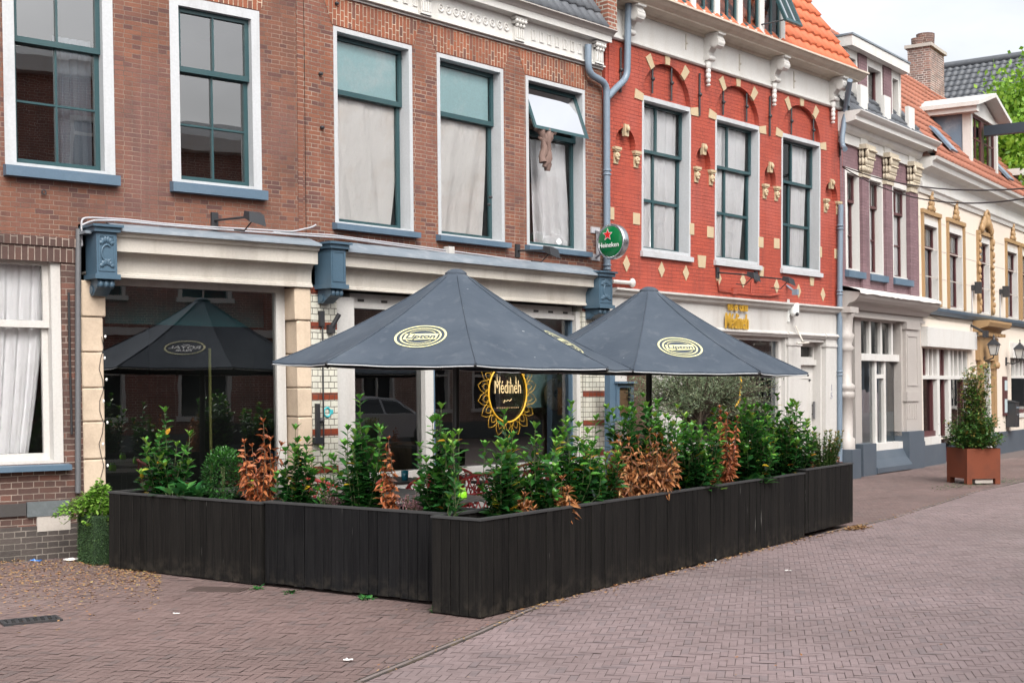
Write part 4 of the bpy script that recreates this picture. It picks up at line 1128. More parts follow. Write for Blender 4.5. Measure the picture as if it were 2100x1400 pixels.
for f in (0, .365, .57, 1.0):
    xx = g0+(g1-g0)*f; b.box(xx-.05, xx+.05, yw, yw+.1, zg0, zmid-.07)
b.box(g0+(g1-g0)*.365+.05, g0+(g1-g0)*.57-.05, yw, yw+.1, zmid-.42, zmid-.34)
wn = b.build('window', M['white'], root)
b = B(k); b.quad((g0,yw+.06,zg0),(g1,yw+.06,zg0),(g1,yw+.06,zg1),(g0,yw+.06,zg1)); b.build('pane', M['farglass'], wn)
b = B(k); zz = H.z(1800,845,yw); b.quad((g0,yw+.075,zg0),(g1,yw+.075,zg0),(g1,yw+.075,zz),(g0,yw+.075,zz)); b.build('pane_backing', M['paper'], wn)  # frosted film on the lower glass
b = B(k)
b.prism([(.2,zg0-.14),(-.02,zg0-.14),(-.10,zg0-.30),(-.22,zg0-.46),(-.22,zg0-.56),(-.12,zg0-.62),(.2,zg0-.62)], g0+.1, p0-.1, 'yz')
b.box(g0-.55, g0+.1, -.2, .3, -.05, .62); b.box(p0-.1, p1+.06, -.16, .3, -.05, .79); b.box(g0+.1, p0-.1, .0, .3, -.05, zg0-.6); b.box(g0+.1,p0-.1,-.18,.0,-.05,.12)
b.build('plinth', M['dkblue'], root)
hull(H, root, .02, xe, ze, (zs1-.2, zw1))

# ================================================================== CREAM HOUSE
root = house(HC, 'cream_house', 'cream rendered house with ochre window surrounds, old orange roof and a brick chimney')
H = HC; k = H.k
xe = 12.5
zL = H.z(1900, 630, 0)        # blue ledge between the storeys
zE = H.z(2000, 357, -.40)     # gutter edge
zfr = H.z(1895, 395, -.03)
wp = [((1889,500),(1925,500)), ((1941,520),(1975,520)), ((2003,540),(2031,540)), ((2061,550),(2088,550)), ((2092,560),(2118,560))]
ws = [(H.x(*a), H.x(*c)) for a, c in wp]
zv1 = (H.z(1905,452)+H.z(1958,470)+H.z(2068,504))/3; zv0 = zL+.05
b = B(k); b.flat(rect(.02, xe, zL-.25, zfr), [rect(a+.09, c-.04, zv0, zv1) for a, c in ws], 0, .2)
b.build('wall', M['cream'], root)
b = B(k)
z = zv0
while z < zfr-.1:
    b.box(.03, xe, -.004, .0, z, z+.018); z += .62
b.build('render_joints', M['offwhite'], root)
for i, (a, c) in enumerate(ws):
    window(H, root, a+.09, c-.04, zv0, zv1, fw=.06, ret=.09, smat='maroon', fmat='white', rail=zv1-(zv1-zv0)*.31, sw=.05, topw=.12, bot=.04, glassm='farglass')
    b = B(k); w = .09
    if i == 2:
        b.box(a-.02, a+.088, -.06, .02, zv0, zv1+.05); b.box(c-.038, c+.07, -.06, .02, zv0, zv1+.05); b.box(a-.02, c+.07, -.07, .02, zv1+.052, zv1+.14)
        xm = (a+c)/2+.02
        for j in range(9):
            t = -1+2*j/8; b.sphere((xm+t*.42, -.08, zv1+.20+.22*(1-t*t)), (.09,.07,.12+.07*(1-abs(t))), 8, 6)
        b.ring((xm, -.09, zv1+.52), .15, .13, .05, 16, 6); b.sphere((xm,-.1,zv1+.35), (.12,.08,.12), 8, 6)
        r = random.Random(5)
        for sx in (a+.03, c+.02):
            for j in range(12): b.sphere((sx+r.uniform(-.04,.04), -.07, zv0+.1+j*(zv1-zv0)/12), (r.uniform(.05,.08), .04, r.uniform(.05,.12)), 7, 5)
    else:
        b.box(a, a+.088, -.05, .02, zv0, zv1+.10); b.box(c-.038, c+.05, -.05, .02, zv0, zv1+.10); b.box(a-.02, c+.07, -.065, .02, zv1+.102, zv1+.19)
        xm = (a+c)/2
        for (dx, dz, rx, rz) in ((0,.30,.10,.12),(-.12,.24,.09,.07),(.12,.24,.09,.07),(0,.45,.06,.10),(0,.57,.035,.07),(-.07,.36,.05,.07),(.07,.36,.05,.07)):
            b.sphere((xm+dx, -.05, zv1+dz), (rx, .05, rz), 8, 6)
    b.build('surround', M['ochre'], root)
b = B(k); b.prism([(.1,zL-.14),(-.06,zL-.14),(-.14,zL-.06),(-.16,zL),(.1,zL+.05)], .02, xe, 'yz'); b.build('ledge', M['blue'], root)
b = B(k); b.prism([(.2,zfr-.02),(-.04,zfr-.02),(-.06,zfr+.06),(-.10,zfr+.10),(-.10,zfr+.2),(-.05,zfr+.22),(-.05,zE-.32),(-.12,zE-.26),(-.3,zE-.2),(-.32,zE-.10),(-.40,zE-.06),(-.42,zE),(.2,zE)], .02, xe, 'yz'); b.build('cornice', M['white'], root)
# ground storey
zg1 = H.z(1930, 716, .05)
fx0, fx1 = H.x(1889,780,.03), H.x(1984,780,.03)
dx0, dx1 = H.x(2003,760), H.x(2036,760)
ex0 = H.x(2070,800,.05)
b = B(k); b.flat(rect(.02, xe, .54, zL-.1), [rect(fx0, fx1, .55, zg1), rect(dx0+.2, dx1-.2, .55, zL-.75), rect(ex0, xe-2, .9, zg1-.1)], 0, .25); b.build('lower_wall', M['cream'], root)
b = B(k); b.box(.02, fx0, -.04, .2, -.1, .55); b.box(H.x(1952,780,.03), dx0, -.04, .2, -.1, .55); b.box(dx1, xe, -.04, .2, -.1, .55); b.box(fx0, H.x(1933,780,.03), -.02, .2, -.1, .45); b.build('plinth', M['dkblue'], root)
b = B(k); zz = H.z(1930, 712, -.1); b.box(fx0-.05, fx1+.25, -.14, .05, zz, zz+.42); b.build('awning_box', M['white'], root)
b = B(k); yy = .06
ztr = H.z(1930, 770, yy)
posts = (1889, 1896, 1906, 1922, 1930, 1940, 1946, 1955, 1964, 1972, 1982)
for px, w in ((1888.5,.05),(1922,.14),(1945,.14),(1983,.10)): x = H.x(px,800,yy); b.box(x-w/2-.03, x+w/2+.03, yy-.03, yy+.12, .45, zz)
for px in (1904, 1912.5, 1955, 1964.5, 1973.5): x = H.x(px,740,yy); b.box(x-.05, x+.05, yy, yy+.1, ztr, zz)
b.box(fx0, fx1, yy-.04, yy+.12, ztr-.08, ztr); b.box(fx0, H.x(1921,800,yy), yy-.08, yy+.12, .45, .62); b.box(H.x(1946,800,yy), fx1, yy-.08, yy+.12, .45, .62)
wn = b.build('window', M['white'], root)
b = B(k)
for px in (1901,1909.5,1917,1933.5,1939,1958.5,1968,1977): x = H.x(px,740,yy); b.box(x-.05, x+.05, yy+.05, yy+.09, ztr, zz)
for px in (1915,1938.5,1977): x = H.x(px,840,yy); b.box(x-.04, x+.04, yy+.02, yy+.1, .6, ztr-.08)
b.box(fx0, H.x(1921,800,yy), yy+.02, yy+.1, .62, .74); b.box(H.x(1946,800,yy), fx1, yy+.02, yy+.1, .62, .74)
b.build('sash', M['maroon'], wn)
b = B(k); b.quad((fx0,yy+.08,.5),(fx1,yy+.08,.5),(fx1,yy+.08,zz),(fx0,yy+.08,zz)); b.build('pane', M['farglass'], wn)
b = B(k); x0_, x1_ = H.x(1931,850,yy+.1), H.x(1938,850,yy+.1); b.box(x0_-.05, x1_+.08, yy+.10, yy+.14, -.05, ztr-.08); b.build('door', M['maroon'], root)
# ochre doorway
b = B(k); zc_ = zL-.14
b.prism([(.1,zc_-.28),(-.12,zc_-.28),(-.16,zc_-.20),(-.36,zc_-.14),(-.40,zc_-.05),(-.40,zc_),(.1,zc_)], dx0-.30, dx1+.30, 'yz')
n = 14
for i in range(n): x = dx0-.22+(dx1-dx0+.44)*i/(n-1); b.box(x-.035, x+.035, -.26, -.12, zc_-.36, zc_-.285)
b.box(dx0-.1, dx1+.1, -.12, .1, zc_-.95, zc_-.38)
for a in (dx0, dx1-.3): 
    b.box(a+.04, a+.26, -.11, .1, .7, zc_-1.15); b.box(a, a+.3, -.14, .1, zc_-1.15, zc_-.95)
    for j in (0, 1): b.sphere((a+.06+j*.18, -.15, zc_-1.06), (.07,.05,.09), 8, 6)
b.build('doorcase', M['ochre'], root)
b = B(k); b.box(dx0+.28, dx1-.28, .12, .2, -.05, zc_-1.0); b.build('door', M['maroon'], root)
b = B(k); b.box(dx0+.26, dx0+.34, .0, .2, .0, zc_-.95); b.box(dx1-.40, dx1-.2, -.02, .2, .0, zc_-.95); b.build('door_frame', M['white'], root)
# right-hand shop window
b = B(k); ztr2 = H.z(2085, 770, yy)
for px in (2069.5, 2081.5, 2090, 2098): x = H.x(px,740,yy); b.box(x-.05, x+.05, yy, yy+.1, ztr2 if px > 2070 else .9, zg1-.12)
b.box(ex0, xe-2, yy-.03, yy+.12, ztr2-.07, ztr2); b.box(ex0, xe-2, yy-.1, yy+.12, .88, .98); b.box(ex0-.1, xe-2, -.08, .1, zg1-.1, zg1+.3)
wn = b.build('window', M['white'], root)
b = B(k)
for px in (2075.5, 2086, 2094.5): x = H.x(px,740,yy); b.box(x-.05, x+.05, yy+.05, yy+.09, ztr2, zg1-.12)
b.box(ex0, xe-2, yy+.03, yy+.1, .98, 1.08); b.build('sash', M['maroon'], wn)
b = B(k); b.quad((ex0,yy+.08,.9),(xe-2,yy+.08,.9),(xe-2,yy+.08,zg1-.1),(ex0,yy+.08,zg1-.1)); b.build('pane', M['farglass'], wn)
hull(H, root, .02, xe, zE, (zL-.3, zfr-.2))
# roof
rise = (2.5, zE+3.42)
b = B(k); xr_ = 11.6
tiles(b, -.0, xr_, (-.35, zE+.0), rise, tw=.25, th=.34, amp=.05, step=.045); b.build('roof', M['tile_old'], root)
b = B(k); b.flat([(-.3,zE),(rise[0],rise[1]-.03),(6.0,zE+1.2),(6.0,zE)], (), 0); b.v = [(.0, v[0], v[2]) for v in b.v]+[(xr_, v[0], v[2]) for v in b.v]; b.f = b.f+[tuple(i+4 for i in f) for f in b.f]; b.mi = b.mi*2; b.sm = b.sm*2; b.quad((0,rise[0],rise[1]-.03),(xr_,rise[0],rise[1]-.03),(xr_,6,zE+1.2),(0,6,zE+1.2)); b.build('gable', M['brick_dark'], root)
# big dormer with pediment, zinc cheek and hoist beam
yd = .0
u0, u1 = H.x(1991, 250, yd), H.x(2046, 250, yd)
zt_ = H.z(1984, 209, yd-.1)
zb_ = zE+.02
b = B(k)
w_ = .16
b.box(u0, u0+w_, yd, yd+.2, zb_, zt_); b.box(u1-w_, u1, yd, yd+.2, zb_, zt_); b.box(u0+w_, u1-w_, yd, yd+.2, zt_-.10, zt_)
b.box(u0-.08, u0+w_+.04, yd-.05, yd+.25, zt_-.13, zt_)
xm = (u0+u1)/2; hp = .42
b.prism([(u0,zt_),(u1,zt_),(xm,zt_+hp*.86)], yd+.03, yd+1.9)
def slope(xa, xb, za, zb, t=.10):
    b.hexa([(xa,yd-.28,za),(xb,yd-.28,zb),(xb,yd+2.0,zb),(xa,yd+2.0,za),(xa,yd-.28,za+t),(xb,yd-.28,zb+t),(xb,yd+2.0,zb+t),(xa,yd+2.0,za+t)])
slope(u0-.30, xm, zt_-.02, zt_+hp); slope(xm, u1+.30, zt_+hp, zt_-.02)
b.box(u0-.22, u0, yd-.2, yd+2.0, zt_-.14, zt_)
dm = b.build('dormer', M['white'], root)
b = B(k); b.box(u0+.03, u0+.08, yd+.2, 1.9, zb_-.2, zt_-.02); b.box(u1-.08, u1-.03, yd+.2, 1.9, zb_-.2, zt_-.02); b.build('dormer_cheek', M['zinc'], dm)
b = B(k); c0, c1 = u0+w_, u1-w_; xm2 = (c0+c1)/2
b.box(xm2-.08, xm2+.08, yd+.06, yd+.14, zb_, zt_-.1)
for a, c in ((c0, xm2-.08), (xm2+.08, c1)):
    b.box(a, a+.05, yd+.06, yd+.12, zb_, zt_-.1); b.box(c-.05, c, yd+.06, yd+.12, zb_, zt_-.1); b.box(a+.05, c-.05, yd+.06, yd+.12, zt_-.16, zt_-.1)
    m = (a+c)/2; b.box(m-.02, m+.02, yd+.07, yd+.11, zb_, zt_-.16)
    for q in (1, 2): z = zb_+(zt_-.1-zb_)*q/3; b.box(a+.05, c-.05, yd+.072, yd+.108, z-.02, z+.02)
b.build('sash', M['maroon'], dm)
b = B(k); b.quad((c0,yd+.09,zb_),(c1,yd+.09,zb_),(c1,yd+.09,zt_-.1),(c0,yd+.09,zt_-.1)); b.build('pane', M['farglass'], dm)
b = B(k); zh = H.z(2006, 248, -.2); b.box(xm-.10, xm+.10, -2.0, .0, zh-.14, zh+.10); b.build('hoist_beam', paint('dark_beam', (.03,.04,.055), .5), dm)
# second dormer at the edge of the picture
b = B(k); v0 = H.x(2088, 300, .1); zz = H.z(2088,352,.0); b.box(v0, v0+1.6, .0, 2.2, zz-.02, zz+.16); b.box(v0+.2, v0+1.5, .1, 2.2, zE+.1, zz-.02); d2 = b.build('dormer', M['white'], root)
b = B(k); b.quad((v0+.19,.15,zE),(v0+.19,2.0,zE),(v0+.19,2.0,zz-.03),(v0+.19,.15,zz-.03)); b.build('dormer_cheek', M['zinc'], d2)
# roof lights
for (px, py) in ((1908,305),(2030,330)):
    b = B(k); x = H.x(px, py, .3); e = Vector((0,-.35,zE)); r = Vector((0,rise[0],rise[1])); d = (r-e).normalized(); nn = Vector((0,-d.z,d.y))
    o = e + d*.45 + nn*.11
    def rp(u, v, t=0): q = o + d*v + nn*t; return (x+u, q.y, q.z)
    b.hexa([rp(0,0),rp(.5,0),rp(.5,.75),rp(0,.75),rp(0,0,.05),rp(.5,0,.05),rp(.5,.75,.05),rp(0,.75,.05)]); b.build('roof_light', M['zinc'], root)
# chimney
yc = 2.35; h0, h1 = H.x(1907, 130, yc), H.x(1936, 130, yc)
zk = H.z(1900, 90, yc)
b = B(k); b.box(h0, h1, yc, yc+.62, zE+1.5, zk); ch = b.build('chimney', M['chimney_brick'], root)
b = B(k); b.box(h0-.07, h1+.07, yc-.07, yc+.69, zk, zk+.09); b.build('chimney_cap', M['stone_light'], ch)
b = B(k); b.lathe([(.16,0),(.17,.22),(.0,.22)], (h0+.25, yc+.42, zk+.09), 12); b.lathe([(.24,0),(.26,.40),(.0,.40)], (h0+.62, yc+.3, zk+.09), 12); b.build('chimney_pot', M['brick_dark'], ch)
b = B(k)
for i in range(3): b.box(h0-.35+i*.25, h0+.05+i*.25, yc-.15, yc+.02, zE+2.95-i*.3, zE+3.15-i*.3)
b.build('lead_flashing', M['lead'], ch)

m, nt, p = _nt('dark_pane'); p.inputs['Base Color'].default_value = (.03,.035,.04,1); p.inputs['Roughness'].default_value = .08; M['farpane'] = m
# ================================================================== big slate roof far behind
t = 46.0
def P3(px, py, t): return Vector(((px-CX)/F*t, t, EYE+(HY-py)*t/F))
root = thing('far_building', 'building behind the orange roofs showing only its broad grey tiled roof', 'building', (13.5, 46, 0), 0.0)
a = P3(1936, 140, t) - Vector((13.5,46,0)); c = P3(2140, 90, t-2) - Vector((13.5,46,0))
b = B(); dirv = Vector((c.x-a.x, c.y-a.y, 0)).normalized()
ang = math.atan2(dirv.y, dirv.x)
Lr = 11.0
b = B(); tiles(b, 0, Lr, (-5.6, a.z-5.8), (0, a.z), tw=.23, th=.31, amp=.045, step=.03, n=5)
rf = b.build('roof', M['tile_grey'], root, loc=(a.x, a.y, 0), rot=ang)
b = B(); b.box(0, Lr, -5.2, .1, -.1, a.z-5.7); b.flat([(-5.4,a.z-5.9),(0,a.z-.05),(5.4,a.z-5.9)], (), 0)
n = len(b.v)-3
b.v = b.v[:n] + [(.0, v[0], v[2]) for v in b.v[n:]]
b.build('wall', M['brick_dark'], root, loc=(a.x, a.y, 0), rot=ang)
b = B(); b.tube([(0,0,a.z+.05),(Lr,0,a.z+.05)], .14, 8); b.build('ridge', M['tile_grey'], root, loc=(a.x, a.y, 0), rot=ang)
rf.rotation_euler = (0,0,ang)
for j, (z0_, z1_) in enumerate(((1.0, 2.8), (4.0, 5.6))):
    for i in range(5):
        x0_ = .8+i*2.1
        b = B(); 
        for (p,q,r,s) in ((x0_,x0_+.1,z0_,z1_),(x0_+1.0,x0_+1.1,z0_,z1_),(x0_+.1,x0_+1.0,z1_-.1,z1_),(x0_+.1,x0_+1.0,z0_,z0_+.1),(x0_+.52,x0_+.58,z0_+.1,z1_-.1)): b.box(p,q,-5.26,-5.19,r,s)
        w_ = b.build('window', M['white'], root, loc=(a.x, a.y, 0), rot=ang)
        b = B(); b.quad((x0_+.1,-5.215,z0_+.1),(x0_+1.0,-5.215,z0_+.1),(x0_+1.0,-5.215,z1_-.1),(x0_+.1,-5.215,z1_-.1)); b.build('pane', M['farpane'], w_)
# ------------------------------------------------------------------ curtains behind the panes
def curtain(H, label, px0, px1, py0, py1, y, mat, group=None, **kw):
    xa, xb = sorted((H.x(px0, (py0+py1)/2, y), H.x(px1, (py0+py1)/2, y)))
    z0, z1 = H.z((px0+px1)/2, py1, y), H.z((px0+px1)/2, py0, y)
    b = B(H.k); cloth(b, xa, xb, z0, z1, y, **kw)
    return top(H, 'curtain', b, M[mat], label, 'curtain', (xa+xb)/2, y, z0, group)
a, c = wins[0]
def curt(H, label, xa, xb, z0, z1, y, mat, **kw):
    b = B(H.k); cloth(b, xa, xb, z0, z1, y, **kw)
    return top(H, 'curtain', b, M[mat], label, 'curtain', (xa+xb)/2, y, z0)
curt(HM, 'plain cream sheet hung as a curtain in the tall window beside the brick seam', wins[0][0]+.08, wins[0][1]-.03, zC0+.05, rail, .232, 'linen', amp=.022, waves=2.2, seed=2, gather=.12, m=26, diag=-5)
curt(HM, 'cream sheet curtain with pinkish lower edge in the middle tall window of the brick house', wins[1][0]+.06, wins[1][1]-.09, zC0+.07, rail, .232, 'linen', amp=.022, waves=2.6, seed=5, gather=.10, m=26, diag=3)
curt(HM, 'white lace curtain hanging slack behind the window with the tilted open sash', wins[2][0]+.42, wins[2][1]-.10, zC0+.05, rail-.05, .27, 'curtain', amp=.04, waves=4, seed=8, lean=.12)
b = B(HM.k); xs_ = wins[2][0]+.33
r_ = random.Random(5)
for i in range(9):
    x0_ = xs_-.16+.30*r_.random(); x1_ = xs_-.06+.16*r_.random(); dn = r_.uniform(.25,.56) if i < 6 else .12
    pts = [Vector((x0_+r_.uniform(-.15,.15), .16, rail+.10)), Vector((x0_, .05, rail+.13)), Vector(((x0_+x1_)/2, -.03-r_.uniform(0,.05), rail+.0)), Vector((x1_, -.02-r_.uniform(0,.06), rail-dn*.5)), Vector((x1_+r_.uniform(-.05,.05), -.01-r_.uniform(0,.05), rail-dn))]
    P2 = []
    for q0, q1 in zip(pts, pts[1:]):
        for t in (0, .33, .66): P2.append(q0.lerp(q1, t)+Vector((r_.gauss(0,.012), r_.gauss(0,.012), 0)))
    P2.append(pts[-1]); m_ = len(P2)
    b.tube(P2, [.030+.026*r_.random()+.012*math.sin(j*1.3) for j in range(m_)], 9)
cloth(b, xs_-.26, xs_+.46, rail+.03, rail+.15, .10, amp=.02, waves=3, seed=9, n=40, m=10, diag=4)
M['brown_cloth'] = paint('taupe_cloth', (.19,.125,.105), .9, bmp=.2, grain=150)
top(HM, 'hanging_cloth', b, M['brown_cloth'], 'crumpled taupe cloth hanging out under the tilted open sash', 'cloth', xs_, .10, rail-.62)
b = B(HM.k); xx = wins[2][1]-.30
b.sphere((xx-.06,.32,zC0+.13), (.20,.12,.13), 12, 8); b.sphere((xx+.12,.33,zC0+.10), (.12,.1,.11), 10, 7); b.sphere((xx-.2,.32,zC0+.06), (.16,.1,.05), 10, 6)
top(HM, 'bedding', b, M['curtain'], 'crumpled white bedding on the inner sill under the lace curtain', 'bedding', xx, .32, zC0)
# ground floor left, and the mauve curtain above it
curt(HL, 'off white curtain drawn across the left half of the ground floor window', wG[0]+.2, HL.x(118,700,.2)-.10, zGb+.10, zGt-.12, .22, 'curtain', amp=.028, waves=7, seed=4, n=90, gather=.22, m=20)
curt(HL, 'greyish mauve curtain behind the right half of the top left window', HL.x(112,200,.22), HL.x(190,200,.22), zS+.05, zT-.6, .26, 'greycurtain', amp=.03, waves=5, seed=6)
# red house
for i, (x, c) in enumerate(WR):
    lab = ('sheer white curtain behind the tall red wall window nearest the drainpipe fork', 'sheer white curtain blown sideways in the middle window of the red wall', 'sheer curtain half drawn in the red wall window nearest the mauve house')[i]
    curt(HR, lab, x+(.10 if i < 2 else .55*(c-x)), c-.08, zR0+.1, zR1-.1, .235, 'curtain', amp=.026, waves=6, seed=11+i, gather=(.0,.18,.25)[i], lean=(0,.06,.0)[i], m=20)
H = HP
curt(HP, 'blue grey curtains drawn behind the greige shop window', g0_p+.1 if 'g0_p' in globals() else HP.x(1764,800,.2), HP.x(1850,800,.2), HP.z(1800,900,.25), HP.z(1800,740,.25), .30, 'greycurtain', amp=.04, waves=9, seed=21, n=90)
for i, (px0, px1) in enumerate(((1783,1806),(1832,1858),(1735,1758))):
    curt(HP, ('pale blind behind the middle window of the mauve house','pale blind behind the mauve house window beside the cream house','pale slatted blind in the mauve house window beside the drainpipe')[i], wsP[(1,2,0)[i]][0]+.10, wsP[(1,2,0)[i]][1]-.10, HP.z(1820,562,.2), HP.z(1820,368,.2), .20, 'curtain', amp=.008, waves=3, seed=30+i)
for i, (a_, c_) in enumerate(ws):
    if i < 4:
        curt(HC, ('green tinted blind in the first cream house window beside the mauve house','pale blind in the second cream house window under ochre trim','pale blind in the carved central window of the cream house','pale blind in the cream house window right of the carved one')[i], a_+.16, c_-.11, zv0+.08, zv1-.16, .19, 'greycurtain' if i == 0 else 'curtain', amp=.015, waves=4, seed=40+i)

# ------------------------------------------------------------------ drainpipes and cables
def wpts(H, L): return [tuple(H.w(*p)) for p in L]
def hp(H, px, py, y): x, z = H.p(px, py, y); return (x, y, z)
def bend(pts, r=.08, n=4):
    """rounds the corners of a path"""
    P = [Vector(p) for p in pts]; out = [P[0]]
    for a, q, c in zip(P, P[1:], P[2:]):
        d0 = min(r, (a-q).length*.45); d1 = min(r, (c-q).length*.45)
        s = q+(a-q).normalized()*d0; e = q+(c-q).normalized()*d1
        for i in range(n+1):
            t = i/n; out.append(s*(1-t)**2 + q*2*t*(1-t) + e*t*t)
    return out + [P[-1]]
def pipe(H, name, paths, r, mat, label, cat, clips=(), base=None):
    b = B(H.k)
    for p in paths: b.tube(bend([hp(H, *q) for q in p], .14), r, 10)
    for q in clips:
        x, y, z = hp(H, *q)
        for dz in (-.03, .03): b.lathe([(r+.001,-.015),(r+.012,-.012),(r+.012,.012),(r+.001,.015)], (x, y, z+dz), 12)
    x, y, z = hp(H, *(base or paths[0][-1]))
    return top(H, name, b, M[mat], label, cat, x, y, z)
pipe(HR, 'drainpipe', [[(1206,92,-.10),(1206,150,-.10),(1244,172,-.09),(1245,560,-.09)], [(1290,-30,-.2),(1288,40,-.14),(1286,160,-.10),(1262,182,-.09),(1246,200,-.09)]], .052, 'pipe', 'forked blue grey drainpipe on the joint between orange and red house', 'drainpipe', clips=((1245,354,-.09),(1245,548,-.09)))
pipe(HR, 'drainpipe', [[(1743,165,-.45),(1734,225,-.12),(1726,290,-.10),(1729,302,-.12),(1733,306,-.2)], [(1724,420,-.08),(1722,600,-.08),(1722,955,-.08)]], .052, 'pipe', 'blue grey drainpipe between the red house and the mauve house', 'drainpipe', clips=((1723,466,-.08),(1722,600,-.08),(1722,765,-.08)), base=(1722,955,-.08))
pipe(HL, 'downpipe', [[(161,470,-.05),(160,600,-.07),(160,1010,-.07)]], .030, 'pipe_dark', 'thin dark grey downpipe left of the pale stone pillar', 'pipe')
b = B(0)
for L in ([(168,505),(167,448),(185,446),(260,450),(330,458),(420,465),(520,470),(600,475),(640,466),(648,461)], [(167,462),(190,452),(240,452),(330,461),(440,470),(560,478),(640,484),(700,488),(860,510),(1000,530),(1120,545),(1232,560)], [(560,476),(680,482),(860,506),(1100,538),(1230,556)]):
    f = HL if L[0][0] < 300 and L[-1][0] < 700 else HM
    pts = []
    for px, py in L:
        f = HL if px < 632 else HM
        pts.append(f.w(*[ (x, -.06, z) for x, z in (f.p(px, py, -.06),)][0]))
    b.tube(bend(pts, .05), .011, 6)
o0 = b.v[0]; b.v = [(v[0]-o0[0], v[1]-o0[1], v[2]-o0[2]) for v in b.v]
tag(b.build('cable', M['cable'], loc=o0), 'grey white cables running along the brick wall above the shop cornice', 'cable')
b = B(HM.k); x, z = HM.p(921, 513, -.07); b.box(x-.05, x+.05, -.12, -.02, z-.045, z+.045)
top(HM, 'junction_box', b, M['shopwhite'], 'small white junction box on the cables below the middle curtained window', 'box', x, -.05, z)
b = B(HR.k); b.tube([hp(HR,1256,577,-.06), hp(HR,1294,580,-.06)], .03, 8); x,y,z = hp(HR,1297,580,-.06); b.sphere((x,y,z), (.06,.05,.07), 10, 8)
top(HR, 'wall_conduit', b, M['shopwhite'], 'short white conduit with a round end at the foot of the red wall', 'pipe', x, y, z)
b = B(HR.k); b.tube([hp(HR,*q) for q in ((1472,575,-.02),(1474,596,-.02),(1540,604,-.02))], .014, 6); b.tube([hp(HR,*q) for q in ((1542,575,-.02),(1540,604,-.02))], .012, 6); x,y,z = hp(HR,1506,597,-.03); b.box(x-.06,x+.06,-.05,0,z-.05,z+.05); b.tube([hp(HR,*q) for q in ((1540,604,-.02),(1580,606,-.03),(1598,603,-.03))], .02, 7)
top(HR, 'wall_conduit', b, M['red'], 'red painted conduit with junction box above the white shop cornice', 'pipe', x, -.02, z)
pipe(HL, 'wall_conduit', [[(141,600,-.06),(143,745,-.05),(146,830,-.05),(147,890,-.06)]], .012, 'blackwire', 'thin dark cable with a small box on the brown brick beside the ground floor window', 'cable')

# ------------------------------------------------------------------ lamps and signs on the walls
def flood(H, label, px0, py0, px1, py1, reach=.75, group='floodlights on arms above the shop fronts'):
    x, z = H.p(px0, py0, -.03)
    r = topthing(H, 'floodlight', label, 'lamp', x, -.03, z, group)
    hx, hz = H.p(px1, py1, -reach)
    dx_, dz_ = hx-x+H.k*(hz-z), hz-z; y = -reach+.03
    b = B(); b.box(-.04,.04,-.0,.03,-.09,.09); b.build('bracket', M['iron'], r)
    b = B(); b.tube([(0,0,0),(dx_*.8,y*.8,dz_*.8+.01),(dx_,y,dz_)], .014, 7); b.build('arm', M['iron'], r)
    b = B(); b.hexa([(dx_-.10,y-.10,dz_-.06),(dx_+.10,y-.10,dz_-.10),(dx_+.12,y+.05,dz_-.02),(dx_-.10,y+.05,dz_+.0),(dx_-.09,y-.07,dz_+.05),(dx_+.09,y-.07,dz_+.02),(dx_+.10,y+.04,dz_+.07),(dx_-.09,y+.04,dz_+.07)])
    h = b.build('lamp_head', M['iron'], r)
    b = B(); b.quad((dx_-.08,y-.088,dz_-.062),(dx_+.08,y-.088,dz_-.098),(dx_+.09,y+.04,dz_-.027),(dx_-.08,y+.04,dz_-.012)); b.build('lens', M['farglass'], h)
    b = B(); b.tube([(dx_,y,dz_-.02),(dx_-.06,y+.1,dz_-.14),(dx_-.10,y+.25,dz_-.12)], .008, 5); b.build('cable', M['blackwire'], r)
flood(HL, 'black floodlight on an arm above the dark shop window with the blue corbel', 441, 452, 520, 446)
flood(HM, 'black floodlight on a long arm over the sill of the window with the open sash', 1063, 514, 1128, 515)
flood(HR, 'left black floodlight on a straight arm low on the red wall', 1473, 559, 1543, 566)
flood(HR, 'right black floodlight on an arm low on the red wall under the last window', 1552, 567, 1615, 575)
# round beer sign
x, z = HM.p(1222, 500, -.02)
sg = topthing(HM, 'bar_sign', 'round green illuminated bar sign with a red star and white lettering', 'sign', x, -.02, z)
ctr = HM.p(1259, 496, -.50); cx_, cz_ = ctr[0]-x, ctr[1]-z
b = B()
for dz in (-.20, .20): b.box(-.10,.10,-.0,.03,dz-.045,dz+.045); b.tube([(0,0,dz),(cx_*.6,-.30,dz*.5)], .02, 8)
b.tube([(0.0,-.03,-.2),(0.0,-.03,.2)], .022, 8); b.build('bracket', M['cable'], sg)
# disc faces the camera side: its normal points along the street towards the left
R_ = .25
M['chrome'] = paint('chrome_rim', (.55,.57,.6), .18, metal=.9, bmp=0)
M['green'] = paint('sign_green', (.0,.13,.035), .18, bmp=0, dirt=(0,.05,.02)); M['signred'] = paint('sign_red', (.6,.012,.012), .3, bmp=0); M['signwhite'] = paint('sign_white', (.8,.82,.8), .35, bmp=0)
disc = bpy.data.objects.new('sign_disc', None)
sa = math.radians(-90)
def lathe_y(b, prof, n=36):
    b.lathe(prof, (0,0,0), n, 'y')
b = B(); lathe_y(b, [(R_-.03,.085),(R_-.015,.095),(R_,.085),(R_+.008,.06),(R_+.008,-.005),(R_,-.03),(R_-.015,-.04),(R_-.03,-.035)])
rim = b.build('rim', M['chrome'], sg, loc=(cx_,-.48,cz_), rot=sa)
b = B(); lathe_y(b, [(R_-.03,.085),(R_*.7,.105),(R_*.35,.115),(0.001,.118)]); lathe_y(b, [(R_-.03,-.035),(R_*.5,-.06),(0.001,-.068)]); b.build('face', M['green'], sg, loc=(cx_,-.48,cz_), rot=sa)
b = B(); star = []
